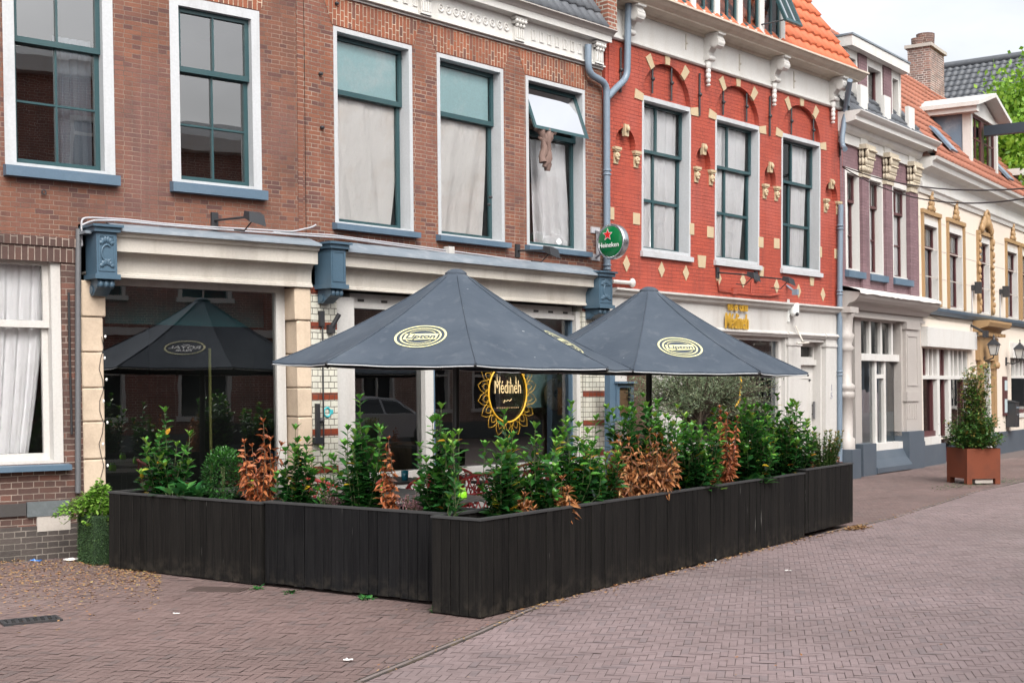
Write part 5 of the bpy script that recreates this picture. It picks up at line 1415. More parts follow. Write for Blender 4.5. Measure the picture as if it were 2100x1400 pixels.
for i in range(10):
    a_ = PI/2 + PI*i/5; r_ = .078 if i % 2 == 0 else .034; star.append((-.02+r_*math.cos(a_), .095+r_*math.sin(a_)))
b.flat([( -.02+(p-(-.02))*1.22, .095+(q-.095)*1.22) for p, q in star], (), -.1215); b.build('star_outline', M['signwhite'], sg, loc=(cx_,-.48,cz_), rot=sa)
b = B(); b.flat(star, (), -.124); b.build('star', M['signred'], sg, loc=(cx_,-.48,cz_), rot=sa)
b = B(); put_text(b, 'Heineken', 0, -.055, -.1215, .098, .98, .002); b.build('lettering', M['signwhite'], sg, loc=(cx_,-.48,cz_), rot=sa)
# gold shop lettering on the sign board
x, z = HR.p(1511, 648, -.08)
sg = topthing(HR, 'shop_sign', 'golden cut out shop lettering on the white sign board', 'sign', x, -.06, z)
M['goldsign'] = paint('gold_metal', (.62,.37,.05), .35, metal=.25, bmp=0, dirt=(.2,.1,.02))
b = B(); put_text(b, 'Médineh', .0, -.10, -.02, .36, .58, .012, .1, .006); b.build('lettering', M['goldsign'], sg)
b = B(); put_text(b, 'Vis & Grill', .02, .17, -.02, .26, .58, .012, .1, .004)
b.build('lettering', M['goldsign'], sg)
# security camera and the small bracket under it
x, z = HR.p(1620, 637, -.03); cm = topthing(HR, 'security_camera', 'small white dome camera on the sign board right of the golden lettering', 'camera', x, -.03, z)
b = B(); b.lathe([(.0,.16),(.075,.16),(.085,.10),(.085,.0)], (0,-.09,-.03), 14); b.sphere((0,-.09,-.03), (.085,.085,.085), 14, 8); b.box(-.1,-.06,-.03,.0,-.2,.2); b.build('housing', M['signwhite'], cm)
b = B(); b.sphere((-.02,-.155,-.065), (.04,.03,.04), 10, 8); b.build('lens', M['iron'], cm)
x, z = HR.p(1630, 680, -.08); b = B(HR.k); b.tube([(x+.06,-.06,z+.1),(x-.1,-.30,z-.18)], .015, 6); b.tube([(x-.3,-.30,z-.22),(x+.1,-.30,z-.2)], .02, 6)
top(HR, 'lamp_bracket', b, M['offwhite'], 'cream strip lamp bracket on the pilaster left of the white door', 'lamp', x, -.06, z)
# square black wall lights and lanterns on the cream house
for px, py, lab in ((1998,590,'square black wall light left of the carved central window'), (2055,598,'square black wall light right of the carved central window')):
    x, z = HC.p(px, py, -.05); r = topthing(HC, 'wall_light', lab, 'lamp', x, -.0, z, 'square wall lights on the cream house')
    b = B(); b.box(-.10,.0,-.06,0,-.06,.06); b.build('backplate', M['iron'], r)
    b = B(); b.box(-.02,.12,-.20,-.06,-.14,.14); b.build('lamp_head', M['iron'], r)
    b = B(); b.tube([(-.07,-.02,-.06),(-.07,-.02,-.7)], .012, 5); b.build('cable', M['cable'], r)
M['lampglass'] = paint('lantern_glass', (.5,.5,.48), .3, bmp=0)
for px, py, lab in ((2017,708,'black street lantern behind the shrub by the ochre doorway'), (2072,715,'black street lantern on a bracket right of the ochre doorway')):
    x, z = HC.p(px-8, py+26, -.02); r = topthing(HC, 'wall_lantern', lab, 'lantern', x, -.0, z, 'black lanterns beside the ochre doorway')
    r.scale = (.68,.68,.68)
    b = B(); b.box(-.06,.06,-.04,0,-.16,.16); b.tube([(0,-.03,-.05),(0.0,-.25,-.10),(0.0,-.50,.0),(0,-.52,.1)], .022, 7); b.ring((0,-.2,-.02), .07,.06,.012,12,5); b.build('bracket', M['iron'], r)
    b = B()
    for s0, s1, z0_, z1_ in ((.09,.16,.12,.46),):
        b.hexa([(-s0,-.52-s0,z0_),(s0,-.52-s0,z0_),(s0,-.52+s0,z0_),(-s0,-.52+s0,z0_),(-s1,-.52-s1,z1_),(s1,-.52-s1,z1_),(s1,-.52+s1,z1_),(-s1,-.52+s1,z1_)])
    ln = b.build('lantern_glass', M['lampglass'], r)
    b = B()
    for sx in (-1,1):
        for sy in (-1,1): b.tube([(sx*.092,-.52+sy*.092,.11),(sx*.163,-.52+sy*.163,.47)], .014, 5)
    b.hexa([(-.21,-.73,.46),(.21,-.73,.46),(.21,-.31,.46),(-.21,-.31,.46),(-.07,-.59,.64),(.07,-.59,.64),(.07,-.45,.64),(-.07,-.45,.64)]); b.lathe([(.06,.64),(.05,.70),(.02,.72),(.03,.78),(.0,.86)], (0,-.52,0), 8); b.box(-.1,.1,-.62,-.42,.09,.12)
    b.build('lantern_frame', M['iron'], r)
# letter box, poster, small dark bracket
x, z = HC.p(2071, 850, -.1); r = topthing(HC, 'letter_box', 'black letter box hung on the cream wall beside the last shop window', 'letter box', x, -.0, z)
b = B(); b.box(-.05,.32,-.26,-.02,-.32,.32); b.prism([(-.28,.32),(-.02,.32),(-.02,.38)], -.07, .34, 'yz'); b.build('body', M['iron'], r)
b = B(); b.box(.0,.27,-.268,-.26,.17,.2); b.sphere((.13,-.265,.0), .015, 6, 5); b.build('flap', M['zinc'], r)
x, z = HC.p(2061, 810, -.03); b = B(HC.k); b.box(x-.16,x+.2,-.05,-.002,z-.52,z+.48)
r = top(HC, 'notice_board', b, M['maroon'], 'narrow maroon framed notice on the cream wall above the letter box', 'notice', x, -.02, z)
b = B(); b.box(-.11,.15,-.036,-.031,-.45,-.1); b.box(-.11,.15,-.036,-.031,.12,.38); b.build('paper', M['paper'], r)
x, z = HC.p(1993, 677, -.05); b = B(HC.k); b.tube([(x+.1,-.0,z+.12),(x-.08,-.35,z-.05)], .03, 6); b.box(x-.14,x-.04,-.45,-.33,z-.18,z-.02)
top(HC, 'wall_bracket', b, M['iron'], 'short black bracket on the cream wall above the white shop frames', 'bracket', x, 0, z)
x, z = HR.p(1615, 592, -.05); b = B(HR.k); b.tube([(x+.06,0,z+.06),(x-.03,-.2,z-.05)], .022, 6); b.box(x-.07,x+.0,-.28,-.18,z-.12,z-.02)
top(HR, 'wall_bracket', b, M['zinc'], 'small grey bracket low on the red wall below the right floodlight', 'bracket', x, 0, z)
# dark iron pieces on the tiled pier
x, z = HM.p(668, 655, -.04); b = B(HM.k); b.box(x-.09,x-.03,-.06,-.01,z-.08,z+.1); b.tube([(x-.05,-.04,z-.05),(x-.05,-.04,z-1.5)], .010, 5); b.tube([(x+.09,-.03,z-.10),(x+.16,-.10,z+.07)], .03, 6); b.box(x+.03,x+.13,-.06,-.01,z-.16,z-.06)
q, zz = HM.p(652, 862, -.04); b.box(q-.025,q+.02,-.06,-.01,zz-.2,zz+.2); b.box(q-.07,q+.07,-.07,-.01,zz-.27,zz-.2); b.sphere((q+.04,-.06,zz+.0), .035, 8, 6)
top(HM, 'blind_winder', b, M['iron'], 'rusty black awning winder and rod on the tiled pier beside the stone pillar', 'winder', x, -.02, z)
M['sticker'] = paint('teal_sticker', (.05,.42,.46), .5, bmp=0)
b = B(HM.k); x, z = HM.p(671, 845, -.016); b.ring((x,-.018,z), .05,.055,.012,14,4); b.box(x+.05,x+.09,-.02,-.014,z-.02,z+.03)
top(HM, 'sticker', b, M['sticker'], 'small teal sticker on the white tiled pier', 'sticker', x, -.016, z)
# menu case on its post
x, z = HR.p(1246, 900, -.35)
r = topthing(HR, 'menu_case', 'blue wooden menu case on a post holding a sheet of brown card', 'menu case', x+.1, -.35, 0)
b = B(); b.box(-.10,.02,-.05,.05,-.0,2.12); b.build('post', M['blue'], r)
zt_, zb_ = 2.02, 1.42
zt_, zb_ = HR.z(1270,786,-.4), HR.z(1270,862,-.4)
b = B()
for (p,q,s,t) in ((.02,.08,zb_,zt_),(.36,.42,zb_,zt_),(.08,.36,zb_,zb_+.06),(.08,.36,zt_-.06,zt_)): b.box(p,q,-.09,.0,s,t)
b.box(.0,.44,-.14,.02,zt_,zt_+.03); b.build('frame', M['blue'], r)
M['card'] = paint('brown_card', (.48,.30,.17), .7, dirt=(.3,.17,.09), dirt_amt=.6, scale=4)
b = B(); b.box(.08,.36,-.03,-.01,zb_+.06,zt_-.06); b.build('menu_card', M['card'], r)
b = B(); b.quad((.08,-.07,zb_+.06),(.36,-.07,zb_+.06),(.36,-.07,zt_-.06),(.08,-.07,zt_-.06)); b.build('pane', M['glass'], r)
# overhead wires
def wire(p, q, sag, label, n=24):
    b = B(); pts = []
    for i in range(n+1):
        t = i/n; v = p.lerp(q, t); v.z -= sag*4*t*(1-t); pts.append(v-p)
    b.tube(pts, .011, 5); tag(b.build('overhead_wire', M['blackwire'], loc=p), label, 'wire', 'wires over the street')
wire(P3(1728,341,24.4), P3(2520,300,13.5), .45, 'upper black wire strung across the street from the red house corner')
wire(P3(1728,343,24.4), P3(2560,236,12.5), .75, 'lower sagging black wire strung across the street from the red house corner')

# ------------------------------------------------------------------ things inside the shops
M['bamboo'] = paint('bamboo', (.42,.36,.12), .5); M['tealwall'] = paint('teal_board', (.02,.17,.18), .5, dirt=(.01,.06,.07)); M['basket'] = paint('woven_brown', (.16,.10,.055), .8, dirt=(.05,.03,.02), scale=20, bmp=1, grain=40)
x, z = HL.p(432, 940, .45); b = B(HL.k); b.tube([(x,.45,.1),(x+.01,.45,H_ if False else 2.2)], .018, 7)
top(HL, 'bamboo_pole', b, M['bamboo'], 'thin bamboo pole standing inside the dark shop window', 'pole', x, .45, .1)
b = B(HL.k); b.box(xp1_l if 'xp1_l' in globals() else HL.x(216,640,.8), HL.x(560,640,.8), .8, .83, HL.z(400,668,.8), HL.z(400,560,.8))
top(HL, 'hanging_board', b, M['tealwall'], 'teal board hanging across the top behind the dark shop window', 'board', HL.x(390,640,.8), .8, HL.z(400,668,.8))
b = B(HM.k); b.box(HM.x(1080,800,.7), HM.x(1172,800,.7), .70, .73, HM.z(1120,835,.7), HM.z(1120,640,.7))
top(HM, 'hanging_board', b, M['sky_teal'], 'grey green patterned board behind the right half of the sunburst window', 'board', HM.x(1125,800,.7), .7, HM.z(1120,835,.7))
x, z = HM.p(1137, 808, .6); r_ = thing('round_mirror', 'round carved brown mirror behind the pane right of the golden oval', 'mirror', HM.w(x, .6, z), HM.ang)
b = B(); b.lathe([(.0,.02),(.07,.02),(.075,.05),(.21,.04),(.24,.02),(.24,.0)], (0,0,0), 28, 'y')
for i in range(28): a = 2*PI*i/28; b.tube([(math.cos(a)*.08,-.055,math.sin(a)*.08),(math.cos(a)*.225,-.045,math.sin(a)*.225)], .010, 4)
b.build('frame', M['mirror_frame'], r_)
b = B(); b.lathe([(.0,.055),(.07,.052)], (0,0,0), 20, 'y'); b.build('mirror_glass', M['farglass'], r_)
b = B(HM.k); x0_, x1_ = HM.x(740,900,.9), HM.x(850,900,.9); b.box(x0_, x1_, .9, 1.4, .95, 1.0); b.box(x0_+.03, x1_-.03, .93, 1.37, .1, .95)
top(HM, 'counter', b, M['basket'], 'dark wooden counter behind the left glass of the restaurant front', 'counter', (x0_+x1_)/2, .9, .1)

b = B(HL.k); pts = []
r_ = random.Random(4)
for i in range(15):
    py = 690+i*22; x, z = HL.p(208+5*math.sin(i*1.7), py, -.05); pts.append((x, -.05, z))
b.tube(pts, .004, 4)
ltw = top(HL, 'string_lights', b, M['blackwire'], 'string of small white bulbs down the left stone pillar', 'lights', pts[-1][0], -.05, pts[-1][2])
b = B(); o_ = pts[-1]
for i, q in enumerate(pts):
    if i % 2 == 0: b.sphere((q[0]-o_[0]+.03+HL.k*(q[2]-o_[2]), -.03, q[2]-o_[2]), (.012,.012,.018), 8, 6)
b.build('bulbs', M['signwhite'], ltw)
# ------------------------------------------------------------------ planters of black planks
def T(x, y, z=0.0): q = HT.P + HT.d*x + HT.i*y; return Vector((q.x, q.y, z))
def planter(label, x0, x1, y0, y1, h, gap, mat, seed, rot=0.0):
    """box of upright planks; x along the long planter, y towards the houses"""
    r = random.Random(seed)
    root = thing('planter', label, 'planter', T((x0+x1)/2, (y0+y1)/2), HT.ang+rot, 'black plank planters round the terrace')
    hx, hy = (x1-x0)/2, (y1-y0)/2
    b = B()
    def run(L, put):
        s = -L
        while s < L-1e-6:
            w = r.choice((.085,.09,.10,.118,.14)); e = min(L, s+w)
            if L-e < .04: e = L
            put(s+.003, e-.003, r.uniform(-.010,.008), r.uniform(-.006,.006)); s = e
    t = .028
    def face(axis, sign):
        def put(a, c, d, e):
            lo, hi = gap+e*.8, h-.006
            cz = .0025
            if axis == 'x':
                y = sign*hy
                yo, yi = y+sign*d*.5, y-sign*t
                A = [(a,yi),(c,yi),(c,yo-sign*cz),(c-cz,yo),(a+cz,yo),(a,yo-sign*cz)]
            else:
                x = sign*hx
                xo, xi = x+sign*d*.5, x-sign*t
                A = [(xi,a),(xi,c),(xo-sign*cz,c),(xo,c-cz),(xo,a+cz),(xo-sign*cz,a)]
            b.prism(A, lo, hi, 'xy')
        run(hx if axis == 'x' else hy-.001, put)
    face('x', -1); face('x', 1); face('y', -1); face('y', 1)
    b.build('plank_cladding', M[mat], root)
    b = B(); b.box(-hx+t, hx-t, -hy+t, hy-t, .05, h-.08); b.build('soil', M['soil'], root)
    b = B(); o = .008; w = .045
    for q in ((-hx-o,hx+o,-hy-o,-hy+w),(-hx-o,hx+o,hy-w,hy+o),(-hx-o,-hx+w,-hy+w,hy-w),(hx-w,hx+o,-hy+w,hy-w)): b.box(*q, h-.006, h+.012)
    b.build('rim', M['rim'], root)
    return root
planter('long black plank planter on the street side, the front corner nearest the camera', 0, 6.36, 0, .47, .755, .012, 'plank_brown', 1)
planter('short black plank planter closing the far street end of the terrace, just off the paving', 6.40, 7.92, .0, .50, .79, .06, 'plank_brown', 2)
planter('middle black plank planter on the near side, between the corner and the left planter', .26, .74, .51, 2.54, .745, .035, 'plank', 3, math.radians(1.5))
planter('left black plank planter reaching the small grass clad pot by the wall', .20, .66, 2.56, 4.62, .735, .015, 'plank_brown', 4, math.radians(.5))
planter('black plank planter behind the far end, turned towards the red house', 7.42, 7.90, .54, 2.4, .76, .03, 'plank', 5)

# ------------------------------------------------------------------ parasols
def canvas():
    m, nt, p = _nt('parasol_canvas'); v = objvec(nt)
    c = mixc(nt, ramp(nt, noise(nt, v, 1.5, 6, .6), .38, .72), (.043,.057,.077), (.066,.082,.104))
    c = mixc(nt, ramp(nt, noise(nt, scaled(nt, v, (3,3,.8)), 2.5, 5, .6), .55, .8), c, (.085,.10,.12))
    c = mixc(nt, ramp(nt, noise(nt, v, 22, 2, .5), .775, .80), c, (.24,.26,.27))
    nt.links.new(c, p.inputs['Base Color']); p.inputs['Roughness'].default_value = .85; p.inputs['Specular IOR Level'].default_value = .3
    b1 = N(nt, 'ShaderNodeBump'); b1.inputs['Strength'].default_value = .35; b1.inputs['Distance'].default_value = .03
    nt.links.new(noise(nt, scaled(nt, v, (1,1,2.2)), 3.2, 3, .5), b1.inputs['Height'])
    bump(nt, p, noise(nt, v, 160, 3), .2, .003, b1.outputs[0])
    return m
M['canvas'] = canvas()
M['piping'] = paint('pale_piping', (.50,.51,.52), .7, bmp=0)
M['lime'] = paint('logo_cream', (.62,.60,.34), .6, dirt=(.4,.4,.28), dirt_amt=.3, bmp=0, scale=10)
M['logowhite'] = paint('logo_white', (.72,.73,.72), .6, bmp=0)
M['logodark'] = paint('logo_dark', (.06,.072,.088), .8, bmp=0)
M['umbpole'] = paint('pole_black', (.018,.018,.02), .4)
def parasol(label, c, R, zr, za, th0, tilt=(0,0), seed=0):
    root = thing('parasol', label, 'parasol', (c[0], c[1], 0), 0, 'grey octagonal parasols over the terrace')
    r = random.Random(seed)
    hub = .085
    m, ns = 24, 20
    vert = [th0 + i*PI/4 for i in range(8)]
    def prof(s):          # 0 at the hub, 1 at the rim: a slightly hollow roof line
        rad = hub + (R-hub)*s
        z = za - (za-zr)*(s**.93) - .045*math.sin(PI*s)
        return rad, z
    def pt(i, u, s, off=0.0):
        a0 = vert[i % 8]; a1 = a0+PI/4
        rad, z = prof(s)
        p0 = Vector((math.sin(a0)*rad, -math.cos(a0)*rad, z)); p1 = Vector((math.sin(a1)*rad, -math.cos(a1)*rad, z))
        p = p0.lerp(p1, u)
        q = 4*u*(1-u)
        n = Vector((math.sin((a0+a1)/2), -math.cos((a0+a1)/2), .55)).normalized()
        mid = Vector((0,0,0)) - p
        p = p + Vector((-p.x, -p.y, 0))*(.045*q*(s**3)) - n*(.046*q*s*(1-s*.35)) + n*off
        p.z += tilt[0]*p.x + tilt[1]*p.y + .0018*math.sin(s*21+u*18+i*3)*s
        return p
    b = B()
    for i in range(8):
        vs, fs = [], []
        for j in range(ns+1):
            for k_ in range(m+1):
                p = pt(i, k_/m, j/ns)
                vs.append(p)
        for j in range(ns):
            for k_ in range(m):
                a = j*(m+1)+k_; fs.append((a, a+1, a+m+2, a+m+1))
        b.add(vs, fs, True)
        # short hem hanging from the rim
        hv = []
        for k_ in range(m+1):
            p = pt(i, k_/m, 1.0); hv += [p, p+Vector((0,0,-.022))]
        b.add(hv, [(2*k_, 2*k_+2, 2*k_+3, 2*k_+1) for k_ in range(m)], True)
    can = b.build('canopy', M['canvas'], root)
    b = B()
    for i in range(8):
        for j in range(ns):
            pass
        b.tube([pt(i, 0, .04+.96*j/ns, .004) for j in range(ns+1)], .0065, 5)
    b.build('seam', M['canvas'], can)
    b = B()
    for i in range(8): b.tube([pt(i, k_/m, 1.0)+Vector((0,0,-.022)) for k_ in range(m+1)], .0055, 5)
    b.build('piping', M['piping'], can)
    b = B(); z0 = za+tilt[1]*0
    b.lathe([(hub+.02,za-.03),(hub+.03,za-.005),(hub*.95,za+.02),(hub*.55,za+.035),(.0,za+.04)], (0,0,0), 20); b.build('cap', M['canvas'], root)
    # logos lie on every second panel
    def logo(i, kind):
        def mp(x, y, off):   # x across in metres, y up the panel
            s = .665 - y/((R-hub)*1.12); rad, z = prof(s); w = 2*rad*math.sin(PI/8); return pt(i, .5 + x/w, s, off)
        def ring(rx, ry, w, off=.009, a0=0, a1=2*PI, n=48):
            bb = lg
            vs, fs = [], []
            for q in range(n+1):
                t = a0+(a1-a0)*q/n
                for d in (-w/2, w/2): vs.append(mp((rx+d)*math.cos(t), (ry+d)*math.sin(t), off))
            fs = [(2*q, 2*q+2, 2*q+3, 2*q+1) for q in range(n)]
            bb.add(vs, fs)
        def grid(poly, off, n=20):   # narrow strips following the cloth
            (x0, x1, f0, f1) = poly
            vs = []
            for q in range(n+1):
                x = x0+(x1-x0)*q/n
                for t in range(4): y = f0(x)+(f1(x)-f0(x))*t/3; vs.append(mp(x, y, off))
            fs = [(4*q+t, 4*q+4+t, 4*q+5+t, 4*q+1+t) for q in range(n) for t in range(3)]
            lg.add(vs, fs)
        def word(body, x, y, size, off, wx=1.0, shear=0):
            vs, fs = text_mesh(body, size, shear, 1.0, 0, wx, .0035)
            tx.add([mp(x+v[0], y+v[1], off) for v in vs], fs)
        lg, tx = B(), B()
        if kind == 'tea':
            ring(.245, .245, .022); ring(.195, .192, .018)
            ring(.152, .150, .010, a0=.6, a1=2.6, n=24); ring(.152, .150, .010, a0=PI+.6, a1=2*PI-.6, n=24)
            grid((-.165, .165, lambda x: -.062-.012*math.cos(x*9)+x*.05, lambda x: .062+.012*math.cos(x*9)+x*.05), .009)
            word('Lipton', 0, .0, .125, .013, .92, .12)
            lg.build('logo', M['lime'], can); tx.build('lettering', M['logodark'], can)
        else:
            ring(.255, .215, .022)
            lg.build('logo', M['lime'], can)
            word('ROYAL', 0, .01, .13, .009, 1.0); word('CLUB', 0, -.09, .085, .009, 1.0); word('SINCE', 0, .10, .03, .009, 1.0)
            tx.build('lettering', M['logowhite'], can)
    logo(7, 'tea'); logo(1, 'tea'); logo(3, 'royal'); logo(5, 'royal')
    # frame below
    b = B(); b.tube([(0,0,.04),(0,0,za-.02)], .036, 14); b.build('pole', M['umbpole'], root)
    b = B(); b.lathe([(.0,.09),(.05,.09),(.06,.05),(.30,.045),(.32,.03),(.32,.0)], (0,0,0), 20); b.build('base', M['umbpole'], root)
    b = B(); zh = za-.62; b.lathe([(.037,-.05),(.07,-.05),(.07,.05),(.037,.05)], (0,0,zh), 14); b.build('runner', M['umbpole'], root)
    for i in range(8):
        b = B()
        b.tube([pt(i, 0, s_, -.022) for s_ in (.02,.25,.5,.75,.985)], .011, 6)
        e = pt(i, 0, .55, -.03); q = Vector((math.sin(vert[i])*.06, -math.cos(vert[i])*.06, zh))
        b.tube([q, e], .009, 6)
        t = pt(i, 0, .985, -.02); b.tube([t, t+Vector((math.sin(vert[i])*.05,-math.cos(vert[i])*.05,-.03))], .014, 6)
        b.build('rib', M['umbpole'], root)
    return root
U1 = ((935-CX)/F*13.5, 13.5); U2 = ((1331-CX)/F*15.6, 15.6)
parasol('large dark grey parasol in front, overlapping the second one, with a cream oval tea logo', U1, 1.85, 1.975, 2.93, math.radians(8), (-.018, .0), 1)
parasol('dark grey parasol behind, in front of the white sign board with golden lettering', U2, 1.84, 1.935, 2.90, math.radians(34), (-.012, .0), 2)

# ------------------------------------------------------------------ terrace furniture
M['chair'] = paint('red_chair', (.42,.035,.035), .45, dirt=(.25,.02,.02))
M['table'] = paint('table_top', (.06,.058,.056), .3, dirt=(.10,.095,.09), dirt_amt=.5)
M['jar'] = paint('lime_jar', (.25,.62,.03), .2, bmp=0, dirt=(.2,.5,.02))
def chair_proto(label):
    root = thing('chair', label, 'chair', group='red lattice chairs on the terrace')
    b = B(); b.lathe([(.0,.44),(.20,.44),(.235,.43),(.235,.405),(.0,.40)], (0,0,0), 18); b.build('seat', M['chair'], root)
    for sx in (-1,1):
        for sy in (-1,1):
            b = B(); b.tube([(sx*.19,sy*.17,.41),(sx*.225,sy*.22,.0)], .016, 7, .012); b.build('leg', M['chair'], root)
    b = B()
    def rim(t, z, grow=.0): a = PI*(t); rr = .235+grow; return Vector((math.cos(a)*rr*1.08, math.sin(a)*rr, z))
    top_ = [rim(t, .66+.17*math.sin(PI*t), .06) for t in np.linspace(-.12, 1.12, 26)]
    b.tube(top_, .017, 7)
    b.tube([rim(t, .56+.06*math.sin(PI*t), .035) for t in np.linspace(-.1, 1.1, 20)], .009, 6)
    n = 13
    for i in range(n):
        t = i/(n-1)*1.16-.08
        for s in (-1, 1):
            t2 = t + s*.10; t3 = t + s*.17
            f = lambda q: .66+.17*max(0, math.sin(PI*min(1.12, max(-.12, q))))
            b.tube([rim(t, .42), rim((t+t2)/2, .53, .025), rim(t2, min(.64, f(t2)-.06), .045), rim(t3 if 0 < t3 < 1 else t2, f(t3 if 0 < t3 < 1 else t2), .06)], .0075, 5)
    for s in (-.12, 1.12): b.tube([rim(s, .42), rim(s, .66, .06)], .015, 6)
    b.build('backrest', M['chair'], root)
    return root
def copy_tree(o, label=None, parent=None):
    c = o.copy(); C.objects.link(c)
    if parent: c.parent = parent
    if label: c['label'] = label
    for ch in list(o.children): copy_tree(ch, None, c)
    return c
def put3(px, t): return Vector(((px-CX)/F*t, t, 0))
spots = [(982, 13.9, -25, 'red lattice chair in the middle, behind the table with the lime jar'),
         (893, 14.4, 200, 'red lattice chair half hidden behind the tall laurel left of the parasol pole'),
         (930, 15.0, 20, 'red lattice chair seen just behind the front parasol pole'),
         (665, 13.6, 150, 'red lattice chair beside the tiled pier and the pink flowers'),
         (1130, 15.2, 160, 'red lattice chair beyond the laurels, before the sunburst window'),
         (1075, 15.6, -30, 'red lattice chair under the golden oval emblem')]
pc = None
for px, t, a, lab in spots:
    o = pc = chair_proto(lab) if pc is None else copy_tree(first_chair, lab)
    if px == 982: first_chair = o
    o.location = put3(px, t); o.rotation_euler = (0, 0, math.radians(a))
def table_proto(label):
    root = thing('table', label, 'table', group='dark square terrace tables')
    b = B(); b.box(-.38,.38,-.38,.38,.70,.728); b.build('tabletop', M['table'], root)
    b = B(); b.tube([(0,0,.03),(0,0,.70)], .035, 10); b.box(-.25,.25,-.05,.05,.67,.70); b.build('column', M['umbpole'], root)
    b = B(); b.lathe([(.0,.04),(.05,.04),(.24,.025),(.25,.0)], (0,0,0), 18); b.build('foot', M['umbpole'], root)
    return root
tsp = [(900, 12.4, 35, 'dark terrace table carrying the middle lime jar'), (780, 13.0, 35, 'dark terrace table carrying the left lime jar behind the tall laurel'),
       (800, 14.6, 43, 'dark terrace table before the door carrying a teal glass'), (1065, 14.4, 40, 'dark terrace table with a blue glass before the sunburst window'), (540, 13.4, 48, 'dark terrace table behind the dead shrub of the left planter')]
t0 = None; tabs = []
for px, t, a, lab in tsp:
    o = table_proto(lab) if t0 is None else copy_tree(t0, lab)
    t0 = t0 or o
    o.location = put3(px, t); o.rotation_euler = (0, 0, math.radians(a)); tabs.append(o)
def jar(label, px, t, z=.728):
    r = thing('candle_jar', label, 'jar', put3(px, t)+Vector((0,0,z)), 0, 'lime glass jars on the tables')
    b = B(); b.lathe([(.0,.0),(.040,.0),(.046,.012),(.044,.05),(.033,.075),(.030,.085),(.030,.092)], (0,0,0), 16); b.build('jar', M['jar'], r)
    b = B(); b.lathe([(.032,.072),(.034,.078),(.032,.084)], (0,0,0), 16); b.ring((0,0,.10), .03, .035, .0025, 20, 4); b.build('wire_handle', M['zinc'], r)
jar('lime green glass jar with wire handle on the middle table, right of the parasol pole', 948, 12.25)
jar('lime green glass jar beside the stems of the tall laurel', 778, 12.9)
jar('lime green glass jar seen through the dead shrub of the left planter', 516, 13.3)
M['tealglass'] = paint('teal_glass', (.02,.16,.22), .15, bmp=0); M['blueglass'] = paint('blue_glass', (.01,.16,.42), .15, bmp=0)
def tumbler(label, px, t, mat, z=.728):
    b = B(); b.lathe([(.0,.0),(.036,.0),(.042,.11),(.038,.11),(.033,.012)], (0,0,0), 16)
    tag(b.build('drinking_glass', M[mat], loc=put3(px, t)+Vector((0,0,z))), label, 'glass', 'coloured glasses on the tables')
tumbler('teal drinking glass on the table before the glass door', 830, 14.5, 'tealglass')
tumbler('blue drinking glass among the laurels before the sunburst window', 1048, 14.3, 'blueglass')

# ------------------------------------------------------------------ corten planter on the pavement
cp = gpt(2003, 985); cpx = Vector((cp[0], cp[1]+.5, 0))
q0, q1 = gpt(1961, 994), gpt(2038, 996)
crt = thing('corten_planter', 'square rusty steel planter on the pavement with a two tier shrub', 'planter', (0,0,0), 0)
w_ = Vector((q1[0]-q0[0], q1[1]-q0[1])); L_ = .74
t_ = q0[1]+.0
cxy = Vector(((1996-CX)/F*(t_+.45), t_+.45))
crt.location = (cxy.x, cxy.y, 0); crt.rotation_euler = (0,0,math.radians(13))
hw = .33; hh = EYE - (920-HY)*(t_)/F
b = B()
for (p,q,r,s) in ((-hw,hw,-hw,-hw+.02),(-hw,hw,hw-.02,hw),(-hw,-hw+.02,-hw+.02,hw-.02),(hw-.02,hw,-hw+.02,hw-.02)): b.box(p,q,r,s,.10,hh)
for sx in (-1,1):
    for sy in (-1,1): b.box(min(sx*hw,sx*(hw-.10)), max(sx*hw,sx*(hw-.10)), min(sy*hw,sy*(hw-.10)), max(sy*hw,sy*(hw-.10)), .0, .10)
b.build('steel_box', M['rust'], crt)
b = B(); b.box(-hw+.02,hw-.02,-hw+.02,hw-.02,.11,hh-.06); b.build('soil', M['soil'], crt)
b = B(); b.box(-.15,.2,-.30,-.05,.02,.10); b.build('pallet_block', M['stone_light'], crt)
# ------------------------------------------------------------------ leaves and shrubs
G1, G2, G3, G4 = (.012,.040,.012), (.022,.085,.018), (.05,.16,.028), (.16,.30,.05)
M['laurel'] = leafmat('laurel_leaf', [(0,(.009,.036,.012)),(.16,(.018,.080,.020)),(.34,(.040,.155,.028)),(.5,(.10,.29,.04)),(.62,(.26,.43,.07)),(.8,(.62,.40,.03)),(1,(.45,.12,.03))], .26, .25)
M['dead'] = leafmat('dead_leaf', [(0,(.07,.030,.016)),(.2,(.22,.080,.028)),(.5,(.40,.155,.05)),(.8,(.50,.28,.12)),(1,(.22,.05,.025))], .55, .25)
M['rustleaf'] = leafmat('rust_leaf', [(0,(.08,.028,.014)),(.4,(.30,.078,.024)),(.8,(.44,.165,.06)),(1,(.34,.06,.03))], .5, .25)
M['box'] = leafmat('box_leaf', [(0,(.010,.042,.010)),(.3,(.022,.10,.018)),(.7,(.06,.20,.03)),(1,(.12,.28,.05))], .35, .2)
M['hosta'] = leafmat('broad_leaf', [(0,(.016,.085,.025)),(.5,(.035,.16,.04)),(1,(.10,.26,.06))], .35, .3)
M['olive'] = leafmat('olive_leaf', [(0,(.06,.09,.05)),(.4,(.11,.155,.08)),(.8,(.20,.25,.14)),(1,(.28,.31,.17))], .5, .2)
M['limeleaf'] = leafmat('lime_leaf', [(0,(.06,.17,.02)),(.4,(.15,.32,.04)),(1,(.30,.46,.09))], .4, .35)
